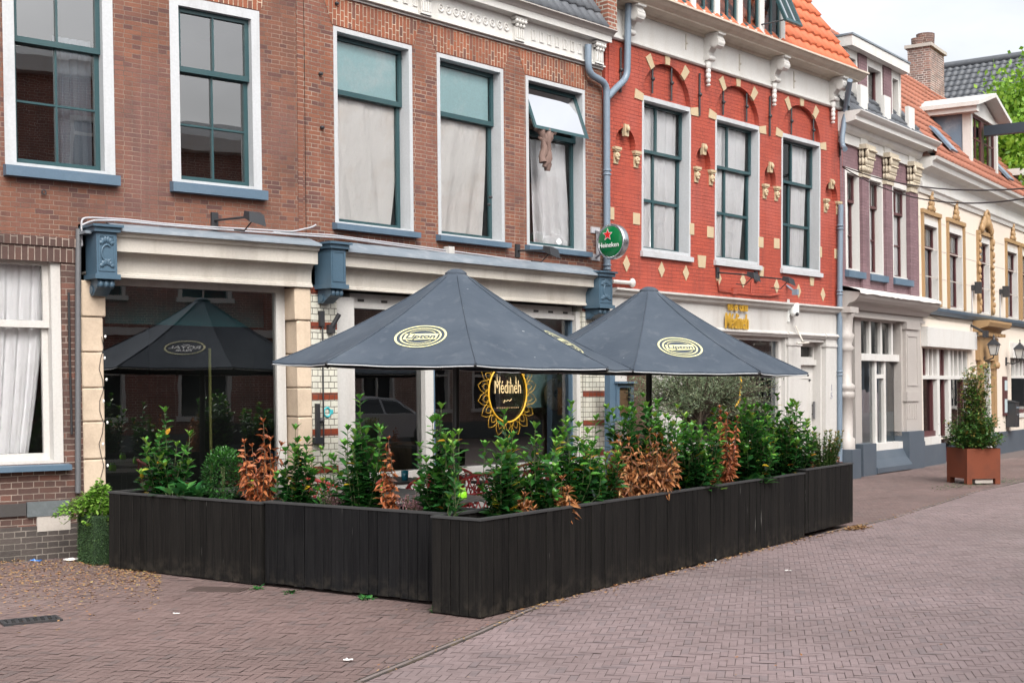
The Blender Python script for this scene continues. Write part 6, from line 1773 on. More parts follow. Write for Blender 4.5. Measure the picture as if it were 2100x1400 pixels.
M['mixleaf'] = leafmat('bronze_leaf', [(0,(.016,.055,.014)),(.3,(.04,.12,.024)),(.55,(.11,.18,.035)),(.75,(.30,.22,.05)),(1,(.42,.18,.05))], .4, .25)
M['treeleaf'] = leafmat('tree_leaf', [(0,(.06,.15,.015)),(.35,(.17,.34,.03)),(.75,(.36,.55,.07)),(1,(.5,.62,.13))], .5, .4)
M['pink'] = leafmat('pink_flower', [(0,(.42,.12,.20)),(.5,(.62,.25,.35)),(1,(.75,.45,.5))], .6, .2)
M['twig'] = paint('twig', (.11,.075,.045), .85); M['greentwig'] = paint('green_twig', (.07,.09,.03), .7)
M['bark'] = paint('bark', (.09,.07,.05), .95, bmp=.6)

def leaf(b, p, d, L, W, roll, tint, curl=.25, fold=.18):
    """one folded, curved leaf: base at p, along d"""
    d = d.normalized()
    side = d.cross(Vector((0,0,1)))
    if side.length < .05: side = Vector((1,0,0))
    side.normalize(); up = side.cross(d).normalized()
    c, s = math.cos(roll), math.sin(roll)
    side, up = side*c + up*s, up*c - side*s
    def q(t, w): return p + d*(L*t) + side*(W*w) + up*(-curl*L*t*t + abs(w)*W*fold*2)
    vs = [q(0,0), q(.32,.42), q(.68,.40), q(1,0), q(.68,-.40), q(.32,-.42), q(.32,0), q(.68,0)]
    b.add(vs, [(0,6,1),(6,7,2,1),(7,3,2),(0,5,6),(5,4,7,6),(4,3,7)], True)
    b.att.extend([tint]*6)
def leaf2(b, p, d, L, W, roll, tint):
    d = d.normalized(); side = d.cross(Vector((.1,.2,1))).normalized(); up = side.cross(d)
    side = side*math.cos(roll)+up*math.sin(roll)
    b.add([p, p+d*L*.45+side*W*.5, p+d*L, p+d*L*.45-side*W*.5], [(0,1,2,3)], True); b.att.append(tint)
GA = 2.39996
def shoot(lf, st, path, n0, LL, WW, r, tint, dead=False, rosette=True, start=.12, elev=(.45,.95), step=.017):
    """leaves spiralling up one shoot"""
    P = [Vector(p) for p in path]
    L = sum((a-c).length for a, c in zip(P, P[1:]))
    st.tube(P, .0055, 5, .0025)
    n = max(5, int(L*(1-start)/step)); a0 = r.uniform(0, 6.28)
    def at(t):
        s = t*(len(P)-1); i = min(len(P)-2, int(s)); return P[i].lerp(P[i+1], s-i), (P[i+1]-P[i]).normalized()
    for i in range(n):
        t = start+(1-start)*i/n; p, ax = at(t)
        if r.random() < .12: continue
        a = a0+GA*i
        e = r.uniform(*elev) if not dead else r.uniform(-.9,.5)
        o = Vector((math.cos(a), math.sin(a), 0))
        d = o*math.cos(e) + ax*math.sin(e)
        k_ = 1-.35*max(0, t-.8)/.2
        young = max(0, (t-.72)/.28)
        tn = tint + r.gauss(0,.075) + (.24*young if not dead else r.uniform(0,.4))
        if not dead and r.random() < .022: tn = .62 + r.uniform(0,.14)
        leaf(lf, p, d, LL*k_*r.uniform(.75,1.2), WW*k_*r.uniform(.8,1.15), r.uniform(-.5,.5)+(r.uniform(-1,1) if dead else 0), max(.0, tn), r.uniform(.1,.35) if not dead else r.uniform(.2,.8), .12 if not dead else .4)
    if rosette:
        p, ax = at(1.0)
        for i in range(5):
            a = a0+GA*i; d = Vector((math.cos(a), math.sin(a), 0))*.55 + ax*.9
            leaf(lf, p, d, LL*r.uniform(.55,.8), WW*.75, 0, (tint+.30 if not dead else r.uniform(0,.5)), .15, .2)
def shrub(label, base, h, w, kind, seed, cat='shrub', lean=0.0, dens=1.0):
    r = random.Random(seed)
    root = thing('shrub', label, cat, base, 0, 'shrubs growing in the plank planters')
    lf, st = B(), B()
    if kind in ('laurel', 'dead', 'rust', 'sparse'):
        n = {'laurel': max(8, int(w*52*dens)), 'sparse': max(4, int(w*18)), 'dead': max(10, int(w*60)), 'rust': max(8, int(w*44))}[kind]
        for i in range(n):
            f = i/max(1, n-1)
            a = r.uniform(0, 6.28); rr = w*.5*math.sqrt(r.random())
            hx = h*(1.0 if i == 0 else r.uniform(.35,.97)*(1-(.22 if dens < 1 else .08)*(rr/(w*.5))))
            ex = Vector((math.cos(a)*rr, math.sin(a)*rr*.7, hx)) if i else Vector((lean*w, 0, h))
            b0 = Vector((ex.x*.25+r.uniform(-.03,.03), ex.y*.3, 0))
            mid = b0.lerp(ex, .55)+Vector((ex.x*.18+r.uniform(-.03,.03), ex.y*.1, 0))
            path = [b0, b0.lerp(mid,.5)+Vector((r.uniform(-.01,.01),r.uniform(-.01,.01),0)), mid, ex]
            if kind == 'laurel': shoot(lf, st, path, 0, r.uniform(.095,.128), r.uniform(.050,.064), r, r.uniform(.02,.16), start=.06, step=.018, elev=(.15,.9))
            elif kind == 'sparse': shoot(lf, st, path, 0, .10, .042, r, r.uniform(.05,.2), start=.3, step=.022)
            elif kind == 'dead': shoot(lf, st, path, 0, r.uniform(.07,.11), .030, r, r.uniform(-.15,.45), dead=True, start=.03, step=.0125)
            else: shoot(lf, st, path, 0, r.uniform(.06,.095), .032, r, r.uniform(-.15,.5), dead=True, start=.12, step=.016)
        mt = {'laurel':'laurel','sparse':'laurel','dead':'dead','rust':'rustleaf'}[kind]
    elif kind == 'box':
        for i in range(int(1500*w*h/.12)):
            v = Vector((r.gauss(0,1), r.gauss(0,1), r.gauss(0,1))).normalized(); rad = r.uniform(.72,1.06)
            p = Vector((v.x*w*.5*rad, v.y*w*.5*rad, h*.53+v.z*h*.5*rad))
            if p.z < .02: continue
            d = (v+Vector((0,0,.6))+Vector((r.gauss(0,.4),r.gauss(0,.4),r.gauss(0,.4))))
            leaf(lf, p, d, r.uniform(.022,.036), r.uniform(.014,.02), r.uniform(-.5,.5), r.uniform(0,.35)+max(0,v.z)*.18, .2, .1)
        for i in range(6): st.tube([(0,0,0),(r.uniform(-.1,.1),r.uniform(-.1,.1),h*.7)], .006, 5)
        mt = 'box'
    elif kind == 'broad':
        for i in range(int(26*w/.25)):
            a = r.uniform(0,6.28); d = Vector((math.cos(a)*r.uniform(.25,1), math.sin(a)*r.uniform(.25,1), r.uniform(.5,1.2))); p0 = Vector((r.uniform(-.5,.5)*w*.6, r.uniform(-.25,.25)*w*.6, 0))
            L = h*r.uniform(.35,.7); st.tube([p0, p0+d.normalized()*L*.7], .004, 4)
            leaf(lf, p0+d.normalized()*L*.6, d, r.uniform(.12,.19), r.uniform(.06,.10), r.uniform(-.4,.4), r.uniform(0,.7), .5, .15)
        mt = 'hosta'
    elif kind == 'fern':
        for i in range(26):
            a = r.uniform(0,6.28); d = Vector((math.cos(a), math.sin(a)*.7, r.uniform(.4,1))).normalized(); L = h*r.uniform(.6,1.1)
            for j in range(14):
                t = .15+.85*j/14; p = d*L*t+Vector((0,0,-.28*L*t*t))
                for s in (-1,1): leaf(lf, p, Vector((-d.y*s,d.x*s,.15))+d*.5, .055*(1.15-t), .014, 0, r.uniform(.2,.8), .2, .1)
        mt = 'limeleaf'
    elif kind == 'pink':
        for i in range(60):
            a = r.uniform(0,6.28); rr = w*.5*math.sqrt(r.random()); p0 = Vector((math.cos(a)*rr, math.sin(a)*rr, 0)); d = Vector((r.gauss(0,.3), r.gauss(0,.3), 1)).normalized(); L = h*r.uniform(.6,1)
            st.tube([p0, p0+d*L], .002, 4)
            for j in range(16): t = .5+.5*j/16; leaf(lf, p0+d*L*t, Vector((r.gauss(0,1),r.gauss(0,1),.6)), .014, .010, 0, r.uniform(0,.8), .1, .1)
        mt = 'pink'
    elif kind == 'photinia':
        for i in range(46):
            a = r.uniform(0,6.28); rr = w*.55*math.sqrt(r.random()); ex = Vector((math.cos(a)*rr, math.sin(a)*rr*.6, h*r.uniform(.6,1))); b0 = Vector((ex.x*.3, ex.y*.3, 0))
            shoot(lf, st, [b0, b0.lerp(ex,.5)+Vector((r.uniform(-.02,.02),0,0)), ex], 0, .055, .022, r, r.uniform(.05,.4), step=.010, start=.1)
        mt = 'mixleaf'
    lf.build('foliage', M[mt], root); st.build('stem', M['greentwig' if kind not in ('dead','rust') else 'twig'], root)
    return root
def plant_line(A, Bp):
    """spots along the middle of a planter, by the column of the photograph they stand in"""
    A, Bp = T(*A), T(*Bp)
    def f(px, off=0.0):
        a = (px-CX)/F; d = Bp-A
        s = (a*A.y - A.x)/(d.x - a*d.y); q = A + d*s
        nn = Vector((-d.y, d.x, 0)).normalized()
        return q + nn*off
    return f
ln_left = plant_line((.43,2.6),(.43,4.6)); ln_mid = plant_line((.5,.55),(.5,2.5)); ln_long = plant_line((.1,.23),(6.3,.23)); ln_far = plant_line((6.4,.25),(7.9,.25))
def place(fn, px, py, wpx, kind, label, seed, off=0.0, zs=.65, lean=0.0):
    q = fn(px, off); t = q.y; q.z = zs
    h = EYE + (HY-py)*t/F - zs
    w = wpx*t/F*((1.12 if px < 1000 else 1.22 if px < 1300 else 1.4) if kind == 'laurel' else 1.35 if kind == 'rust' else 1.15)
    return shrub(label, q, max(.12, h), w, kind, seed, lean=lean, dens=.85 if px < 1000 else .92 if px < 1300 else 1.5)
P_ = [
 (ln_left, 338, 846, 92, 'laurel', 'speckled green laurel at the left end of the left planter, before the dark window', 0),
 (ln_left, 392, 958, 90, 'broad', 'low broad leaved plant between the left laurel and the clipped box', .05),
 (ln_left, 458, 922, 72, 'box', 'dense dark clipped box in the left planter', 0),
 (ln_left, 540, 866, 70, 'rust', 'withered orange brown shrub at the right end of the left planter', .0),
 (ln_mid, 606, 882, 78, 'laurel', 'small laurel in front of the pale stone pillar', 0),
 (ln_mid, 660, 924, 55, 'sparse', 'thin young laurel with one yellow leaf in front of the tiled pier', 0),
 (ln_mid, 738, 820, 128, 'laurel', 'tallest bushy laurel of the middle planter, in front of the white door frame', 0),
 (ln_mid, 680, 1000, 60, 'pink', 'low pink flowering heather left of the tallest laurel', -.1),
 (ln_mid, 797, 902, 26, 'rust', 'single withered brown stem between two laurels of the middle planter', 0),
 (ln_mid, 846, 1010, 60, 'pink', 'low pink flowering heather left of the lime jar', -.05),
 (ln_mid, 905, 838, 100, 'laurel', 'tall laurel with a yellow leaf in front of the parasol pole', 0),
 (ln_long, 955, 918, 60, 'sparse', 'thin laurel sprig right of the parasol pole', .12),
 (ln_long, 1034, 850, 80, 'laurel', 'laurel under the golden oval emblem, nearest the planter corner', .0),
 (ln_long, 1060, 1020, 40, 'dead', 'small curled brown shrub low at the planter corner', -.08),
 (ln_long, 1128, 985, 46, 'dead', 'low dead brown sprig between two laurels of the long planter', -.12),
 (ln_long, 1108, 880, 110, 'laurel', 'bushy laurel left of the tall laurel with yellow young leaves', .05),
 (ln_long, 1172, 832, 100, 'laurel', 'tall laurel with yellow young leaves against the right window frame', 0),
 (ln_long, 1228, 862, 90, 'laurel', 'dark laurel in front of the menu case post', .03),
 (ln_long, 1258, 900, 66, 'dead', 'narrow dead brown shrub left of the big dead one', -.06),
 (ln_long, 1325, 886, 112, 'dead', 'largest dead shrub, dense with curled orange brown leaves', -.04),
 (ln_long, 1345, 815, 110, 'laurel', 'fresh green laurel rising behind the largest dead shrub', .14),
 (ln_long, 1410, 858, 120, 'laurel', 'dense fresh laurel right of the largest dead shrub', .02),
 (ln_long, 1440, 968, 74, 'fern', 'light green ferny plant hanging low over the long planter rim', -.1),
 (ln_long, 1472, 838, 74, 'rust', 'tall red brown withered shrub between two green laurels', -.02),
 (ln_long, 1532, 824, 110, 'laurel', 'laurel with light tips left of the tallest one by the white door', .03),
 (ln_long, 1528, 962, 60, 'broad', 'large leaved low plant at the foot of the laurel right of the withered shrub', -.1),
 (ln_long, 1600, 814, 100, 'laurel', 'tallest laurel in front of the white pilaster by the door', .04),
 (ln_long, 1640, 862, 64, 'laurel', 'laurel in front of the white door with its handle', .06),
 (ln_far, 1648, 945, 24, 'rust', 'small withered sprig at the joint of the street planters', -.05),
 (ln_far, 1690, 884, 60, 'photinia', 'fine leaved bronze green shrub in the far end planter', .0),
 (ln_far, 1716, 912, 30, 'rust', 'orange red sprig at the very end of the far planter', .05),
]
for i, (fn, px, py, w, kind, lab, off) in enumerate(P_):
    place(fn, px, py, w, kind, lab, 100+i, off)

# pot clad in artificial grass with lime green foliage
gp = Vector(gpt(188, 1158)); gp = Vector((gp.x+.08, gp.y+.22))
pot = thing('grass_clad_pot', 'square pot clad in dark artificial grass between wall and left planter', 'plant pot', (gp.x, gp.y, 0), HL.ang)
M['turf'] = leafmat('turf_blade', [(0,(.012,.035,.010)),(.5,(.022,.062,.014)),(1,(.05,.10,.025))], .7, 0)
M['turfbase'] = paint('turf_backing', (.012,.03,.010), .9)
hp_ = EYE - (1052-HY)*gp.y/F
b = B(); b.bbox(-.21,.21,-.21,.21,.0,hp_,.02); b.build('pot_body', M['turfbase'], pot)
b = B(); r = random.Random(9)
for i in range(9000):
    s = r.randrange(3); u = r.uniform(-.21,.21); z = r.uniform(.0,hp_)
    p, nn = ((Vector((u,-.212,z)), Vector((0,-1,0))) if s == 0 else (Vector((-.212,u,z)), Vector((-1,0,0))) if s == 1 else (Vector((.212,u,z)), Vector((1,0,0))))
    d = nn*r.uniform(.3,1) + Vector((r.gauss(0,.4), r.gauss(0,.4), -.5+r.gauss(0,.4)))
    leaf2(b, p, d, r.uniform(.014,.026), .006, r.uniform(0,3), r.uniform(0,.8))
b.build('grass_cladding', M['turf'], pot)
pl = thing('trailing_plant', 'lime green bushy plant spilling over the grass clad pot', 'plant', (gp.x, gp.y, hp_-.04), 0)
lf, st = B(), B(); r = random.Random(12)
for i in range(95):
    a = r.uniform(0,6.28); rr = r.uniform(.05,.46); e = Vector((math.cos(a)*rr-.08, math.sin(a)*rr*.7-.05, r.uniform(.08,.26)-rr*.45))
    pth = [Vector((0,0,0)), Vector((e.x*.5, e.y*.5, max(.1, e.z+.12))), e]
    st.tube(pth, .004, 4)
    for j in range(26):
        t = .25+.75*r.random(); p = pth[0].lerp(pth[1], t*2) if t < .5 else pth[1].lerp(pth[2], t*2-1)
        leaf(lf, p+Vector((r.gauss(0,.02),r.gauss(0,.02),r.gauss(0,.02))), Vector((r.gauss(0,1),r.gauss(0,1),r.uniform(-.1,1.2))), r.uniform(.035,.065), r.uniform(.022,.036), r.uniform(-.6,.6), r.uniform(0,.75), .3, .12)
lf.build('foliage', M['limeleaf'], pl); st.build('stem', M['greentwig'], pl)
b = B(); pts = [(.26+.02*math.cos(t), .05, .02+.22*math.sin(t)) if False else (.20+.09*math.cos(t), .1, .0+.20*math.sin(t)) for t in np.linspace(0, PI, 14)]
b.tube(pts, .009, 6); tag(b.build('basket_handle', M['ochre'], loc=(gp.x+.05, gp.y+.35, hp_+.0)), 'arched straw basket handle showing beside the left pillar foot', 'basket')

# olive tree in front of the red house's shop window
oxy = HR.w(HR.x(1436, 800, -1.3), -1.3, 0)
ol = thing('olive_tree', 'grey green olive tree between the second parasol and the shop window', 'tree', oxy, 0)
tr, lf = B(), B(); r = random.Random(21)
tr.tube([(0,0,0),(.03,.02,.5),(-.02,0,1.05),(.02,.0,1.5)], [.07,.055,.045,.035], 8)
zt_, wr = HR.z(1440, 756, -1.3)+.28, 1.27
for i in range(220):
    a = r.uniform(0,6.28); rr = wr*math.sqrt(r.random()); e = Vector((math.cos(a)*rr, math.sin(a)*rr*.62, 1.35+r.uniform(0,1)*(zt_-1.35)*(1-.3*(rr/wr)**2)))
    s = Vector((e.x*.12, e.y*.12, 1.2+r.uniform(0,.35))); mid = s.lerp(e,.5)+Vector((r.gauss(0,.08),r.gauss(0,.08),.08))
    pth = [s, mid, e]; tr.tube(pth, .008, 4, .003)
    for j in range(64):
        t = .3+.7*r.random(); p = pth[0].lerp(pth[1],t*2) if t < .5 else pth[1].lerp(pth[2],t*2-1)
        leaf2(lf, p+Vector((r.gauss(0,.03),r.gauss(0,.03),r.gauss(0,.03))), Vector((r.gauss(0,1),r.gauss(0,1),r.gauss(.2,1))), r.uniform(.04,.065), .013, r.uniform(0,3), r.uniform(0,.8))
tr.build('trunk', M['bark'], ol); lf.build('crown', M['olive'], ol)
b = B(); 
pts = [HR.w(HR.x(1514,765,-1.8), -1.8, 2.0), HR.w(HR.x(1520,790,-1.8), -1.8, 1.82), HR.w(HR.x(1516,830,-1.8), -1.8, 1.55), HR.w(HR.x(1508,842,-1.8), -1.8, 1.45)]
o0 = pts[-1]; b.tube([p-o0 for p in pts], .016, 6); tag(b.build('strap', M['yellow'], loc=o0), 'yellow strap hanging from a rib of the second parasol before the olive tree', 'strap')

# two tier shrub in the corten planter
sh = thing('potted_shrub', 'two tier bronze green shrub growing out of the corten planter', 'shrub', (cxy.x, cxy.y, hh-.05), 0)
lf, st = B(), B(); r = random.Random(33)
tq = cxy.y/F
for i in range(190):
    up = i < 60
    if up: a = r.uniform(0,6.28); rr = .26*math.sqrt(r.random()); e = Vector((math.cos(a)*rr+.04, math.sin(a)*rr, r.uniform(.62,1.55)))
    else:
        a = r.uniform(0,6.28); rr = .54*math.sqrt(r.random()); e = Vector((math.cos(a)*rr*1.0-.03, math.sin(a)*rr, .10+.62*r.random()*(1-.3*(rr/.54)**2)))
    s = Vector((r.uniform(-.05,.05), r.uniform(-.05,.05), .0)); mid = s.lerp(e,.6)+Vector((r.gauss(0,.03),r.gauss(0,.03),.02))
    st.tube([s,mid,e], .006, 4, .003)
    for j in range(44):
        t = (.35 if up else .3)+.7*r.random(); t = min(1,t); p = s.lerp(mid,t*2) if t < .5 else mid.lerp(e,t*2-1)
        leaf(lf, p+Vector((r.gauss(0,.035),r.gauss(0,.035),r.gauss(0,.03))), Vector((r.gauss(0,1),r.gauss(0,1),r.uniform(-.2,1.2))), r.uniform(.055,.09), r.uniform(.026,.04), r.uniform(-.6,.6), min(.75, max(0, r.gauss(.16+.20*p.z, .17))), .3, .15)
lf.build('foliage', M['mixleaf'], sh); st.build('stem', M['twig'], sh)

# trees behind the roofs
def tree(label, c, H_, Rr, seed, zc):
    r = random.Random(seed)
    root = thing('tree', label, 'tree', (c.x, c.y, 0), 0, 'trees behind the roofs')
    tr, lf = B(), B()
    tr.tube([(0,0,0),(.1,.1,zc*.4),(0,.1,zc)], [.32,.24,.12], 9)
    cl = []
    for i in range(70):
        v = Vector((r.gauss(0,1),r.gauss(0,1),r.gauss(0,1))).normalized(); rad = r.uniform(.45,1.0)
        e = Vector((v.x*Rr*rad, v.y*Rr*rad, zc+v.z*H_*.5*rad)); cl.append(e)
        tr.tube([(0,.1,zc*r.uniform(.5,.9)), tuple(e*.5+Vector((0,0,zc*.5))), tuple(e)], .05, 5, .015)
        for j in range(330):
            q = Vector([max(-2.0,min(2.0,r.gauss(0,1))) for _ in range(3)])*.42
            leaf2(lf, e+q, Vector((r.gauss(0,1),r.gauss(0,1),r.gauss(0,1))), r.uniform(.12,.22), r.uniform(.08,.14), r.uniform(0,3), min(.8, max(0, r.gauss(.3,.16))))
    tr.build('trunk', M['bark'], root); lf.build('crown', M['treeleaf'], root)
tc = P3(2110, 300, 38.0); tree('bright green leafy tree behind the dormer and the hoist beam', Vector((tc.x+.1, tc.y, 0)), 5.8, 2.3, 51, 8.2)
tc = P3(2075, 390, 42.0); tree('darker lower tree between the dormer and the bright tree', Vector((tc.x+.4, tc.y, 0)), 4.6, 1.9, 52, 6.4)

# ------------------------------------------------------------------ litter, weeds, drains
M['litterleaf'] = leafmat('fallen_leaf', [(0,(.20,.12,.055)),(.4,(.36,.23,.11)),(.7,(.28,.11,.04)),(1,(.45,.36,.12))], .8, 0)
r = random.Random(61)
def scatter(name, fn, n, size, mat='litterleaf'):
    b = B()
    for i in range(n):
        q = fn(r)
        if q is None: continue
        a = r.uniform(0,6.28)
        leaf2(b, Vector((q[0], q[1], .006+r.random()*.012)), Vector((math.cos(a), math.sin(a), r.uniform(-.1,.3))), r.uniform(.5,1.2)*size, size*.45, r.uniform(-.5,.5), r.uniform(0,.8))
    o = b.build(name, M[mat]); return tag(o, kind='stuff')
def wall_litter(r):
    px = r.uniform(-140, 330); py = 1150 + abs(r.gauss(0, 1))*46*(1 if px < 200 else .6) + max(0, (px-150))*.12
    if py > 1300: return None
    return gpt(px, py)
scatter('leaf_litter', wall_litter, 3400, .034)
def line_litter(r):
    i = r.randrange(len(fine)-1); p = fine[i]; d = r.gauss(0,.05)
    if p.y > 22: return None
    return (p.x+r.gauss(0,.04)+.0, p.y+r.gauss(0,.06))
scatter('gutter_leaves', line_litter, 900, .030)
def foot_litter(r):
    x = r.uniform(0.3, 7.9); q = T(x, -abs(r.gauss(0,.07))-.01)
    return (q.x, q.y)
scatter('planter_leaves', foot_litter, 520, .042)
def end_litter(r): q = T(7.75+r.gauss(0,.16), -.05-abs(r.gauss(0,.09))); return (q.x, q.y)
scatter('leaf_heap', end_litter, 320, .05)
def road_litter(r): q = gpt(r.uniform(700,2050), r.uniform(1040,1390)); return q
scatter('stray_leaves', road_litter, 40, .035)
def weed(label, p, s, seed, mat='hosta'):
    b = B(); rr = random.Random(seed)
    for i in range(22):
        a = rr.uniform(0,6.28); leaf(b, Vector((rr.gauss(0,.03)*s, rr.gauss(0,.03)*s, 0)), Vector((math.cos(a), math.sin(a), rr.uniform(.3,1.5))), s*rr.uniform(.05,.10), s*.03, 0, rr.uniform(0,.8), .4, .1)
    tag(b.build('weed', M[mat], loc=(p[0], p[1], 0)), label, 'weed', 'weeds at the foot of walls and planters')
for i, (px, py, s, lab) in enumerate(((8,1146,.9,'small weed at the wall foot at the left picture edge'),(34,1144,1.0,'small weed second from the left along the wall foot'),(100,1140,1.3,'larger weed at the wall foot before the pot'),(530,1208,.7,'flat weed at the joint of left and middle planter'),(597,1216,.8,'weed under the middle planter'),(752,1229,.8,'tiny weed at the foot of the middle planter right half'),(893,1254,1.0,'weed at the left foot of the corner planter'),(1456,1142,1.1,'green weed beside the grey scrap at the long planter'))):
    weed(lab, gpt(px, py), s, 70+i)
def moss(r): 
    a = r.uniform(0,1); q = gpt(1915+185*a+r.gauss(0,6), 1002-18*a+r.gauss(0,3)); return q
scatter('moss_tufts', moss, 420, .035, 'hosta')
def patch(label, px, py, s, mat, name='paper_scrap', cat='litter', seed=1):
    b = B(); rr = random.Random(seed); n = 6
    vs = [((i-n/2)/n*s*2+rr.gauss(0,.1)*s/4, (j-n/2)/n*s+rr.gauss(0,.1)*s/4, .012+abs(rr.gauss(0,.25))*s*.5) for j in range(n+1) for i in range(n+1)]
    b.add(vs, [(j*(n+1)+i, j*(n+1)+i+1, (j+1)*(n+1)+i+1, (j+1)*(n+1)+i) for j in range(n) for i in range(n)])
    q = gpt(px, py); tag(b.build(name, M[mat], loc=(q[0], q[1], 0)), label, cat)
M['bluebag'] = paint('blue_plastic', (.03,.16,.50), .3, bmp=0); M['paperw'] = paint('white_paper', (.70,.70,.68), .8, bmp=0)
patch('crumpled blue plastic scrap at the brick wall foot', 72, 1152, .06, 'bluebag', 'plastic_scrap', seed=2)
patch('crumpled greyish white scrap beside the grass clad pot', 148, 1150, .08, 'paperw', 'paper_scrap', seed=3)
patch('flat white paper scrap on the brick paving in the foreground', 714, 1356, .03, 'paperw', 'paper_scrap', seed=4)
patch('grey scrap leaning at the foot of the long planter', 1459, 1150, .05, 'paper', 'paper_scrap', seed=5)
patch('white scrap on the road beyond the long planter', 1616, 1172, .03, 'paperw', 'paper_scrap', seed=6)
patch('white scrap on the door step of the cream house', 1941, 942, .09, 'paperw', 'paper_scrap', seed=7)
patch('small white scrap on the pavement left of the grating', 362, 1260, .025, 'paperw', 'paper_scrap', seed=8)
# gully grating and inspection cover
g0_, g1_ = Vector(gpt(2, 1278)), Vector(gpt(122, 1267))
gr = thing('gully_grating', 'black cast iron street gully grating in the left foreground', 'grating', (0,0,0), 0)
mid = (g0_+g1_)/2; L_ = (g1_-g0_).length; a_ = math.atan2((g1_-g0_).y, (g1_-g0_).x)
gr.location = (mid.x, mid.y, 0); gr.rotation_euler = (0,0,a_)
b = B(); hl, hw_ = L_/2, .11
for q in ((-hl,hl,-hw_,-hw_+.03),(-hl,hl,hw_-.03,hw_),(-hl,-hl+.03,-hw_+.03,hw_-.03),(hl-.03,hl,-hw_+.03,hw_-.03)): b.box(*q, -.05, .012)
n = 8
for i in range(1, n): x = -hl+L_*i/n; b.hexa([(x-.012,-hw_+.03,-.03),(x+.012,-hw_+.03,-.03),(x+.03,hw_-.03,-.03),(x+.006,hw_-.03,-.03),(x-.012,-hw_+.03,.010),(x+.012,-hw_+.03,.010),(x+.03,hw_-.03,.010),(x+.006,hw_-.03,.010)])
b.build('bars', M['iron'], gr)
b = B(); b.quad((-hl+.01,-hw_+.01,.0045),(hl-.01,-hw_+.01,.0045),(hl-.01,hw_-.01,.0045),(-hl+.01,hw_-.01,.0045)); b.build('well', paint('black_hole', (.008,.008,.008), .9, bmp=0), gr)
q = gpt(447, 1209); b = B(); b.box(-.24,.24,-.12,.12,-.03,.010); b.box(-.21,.21,-.09,.09,.010,.013)
M['cover'] = paint('cover_iron', (.075,.052,.046), .6, bmp=.5)
tag(b.build('inspection_cover', M['cover'], loc=(q[0], q[1], 0), rot=math.radians(-11)), 'dark brown inspection cover in the paving before the left planter', 'cover')
# ------------------------------------------------------------------ the other side of the street (behind the camera, seen in the panes)
M['brick_opp'] = bricks('brick_opposite', (.36,.14,.10), (.26,.10,.08), (.6,.54,.48), ms=.012)
M['brick_opp2'] = bricks('brick_opposite_grey', (.42,.28,.23), (.32,.20,.17), (.6,.55,.5), ms=.012)
def opp_house(label, x0, x1, yo, h, mat, seed, cols):
    """stands opposite, facade towards the terrace; coordinates in the frame of the middle house, yo metres in front of it"""
    r = random.Random(seed)
    q = HM.P + HM.d*x1 - HM.i*yo
    root = thing('opposite_house', label, 'house', (q.x, q.y, 0), HM.ang+PI, 'houses across the street')
    W = x1-x0; b = B(); holes = []
    rows = [(.95, 2.55), (3.9, 5.7), (6.7, 8.1)]
    for zr0, zr1 in rows:
        if zr1 > h-.6: continue
        for i in range(cols):
            w = min(1.35, W/cols*.62); xm = W*(i+.5)/cols; holes.append(rect(xm-w/2, xm+w/2, zr0, zr1))
    b.flat(rect(0, W, 0, h), holes, 0, .18)
    b.quad((0,0,0),(0,6,0),(0,6,h),(0,0,h)); b.quad((W,0,0),(W,6,0),(W,6,h),(W,0,h)); b.quad((0,6,0),(W,6,0),(W,6,h),(0,6,h)); b.quad((0,0.6,h),(W,.6,h),(W,6,h),(0,6,h))
    b.build('wall', M[mat], root)
    for hl in holes:
        (xa, za), (xb, zb) = hl[0], hl[2]
        f = B(); f.box(xa, xa+.09, -.01, .2, za, zb); f.box(xb-.09, xb, -.01, .2, za, zb); f.box(xa+.09, xb-.09, -.01, .2, zb-.09, zb); f.box(xa-.06, xb+.06, -.08, .2, za-.1, za+.02)
        f.box(xa+.09, xb-.09, .05, .14, (za+zb)/2+.25, (za+zb)/2+.33); f.box((xa+xb)/2-.025, (xa+xb)/2+.025, .06, .13, za+.02, (za+zb)/2+.25)
        w = f.build('window', M['white'], root)
        g = B(); g.quad((xa+.09,.15,za),(xb-.09,.15,za),(xb-.09,.15,zb-.09),(xa+.09,.15,zb-.09)); g.build('pane', M['oppglass'], w)
    b = B(); b.box(-.0, W, -.35, .6, h, h+.35); b.box(.0, W, -.06, .0, 2.95, 3.15); b.build('cornice', M['white'], root)
    b = B(); b.box(-.0, W, -.05, .0, 0, .55); b.build('plinth', M['bluestone'], root)
    b = B(); b.prism([(-.3,h+.35),(6,h+.35),(2.8,h+1.3)], 0.01, W-.01, 'yz'); b.build('roof', M['tile_grey'], root)
    return root
m, nt, p = _nt('opposite_pane'); p.inputs['Base Color'].default_value = (.02,.025,.03,1); p.inputs['Roughness'].default_value = .08; M['oppglass'] = m
YO = 17.2
xs = [(-12.5,-5.2,6.6,'brick_opp2',3,'greyish brick house across the street, leftmost opposite the terrace'), (-5.2,3.0,9.0,'brick_opp',3,'brown brick house across the street behind the camera position'),
      (3.0,13.2,7.5,'brick_opp',4,'wide brown brick house across the street opposite the dark shop window'), (13.2,25.0,4.9,'brick_opp2',5,'lower greyish brick house across the street opposite the orange brick house'), (25.0,38.0,8.9,'brick_opp',5,'brown brick house across the street opposite the red house'), (38.0,52.0,6.2,'brick_opp2',5,'greyish brick house across the street opposite the cream house')]
for i, (a, c, h, mt, cols, lab) in enumerate(xs): opp_house(lab, a, c, YO, h, mt, 80+i, cols)

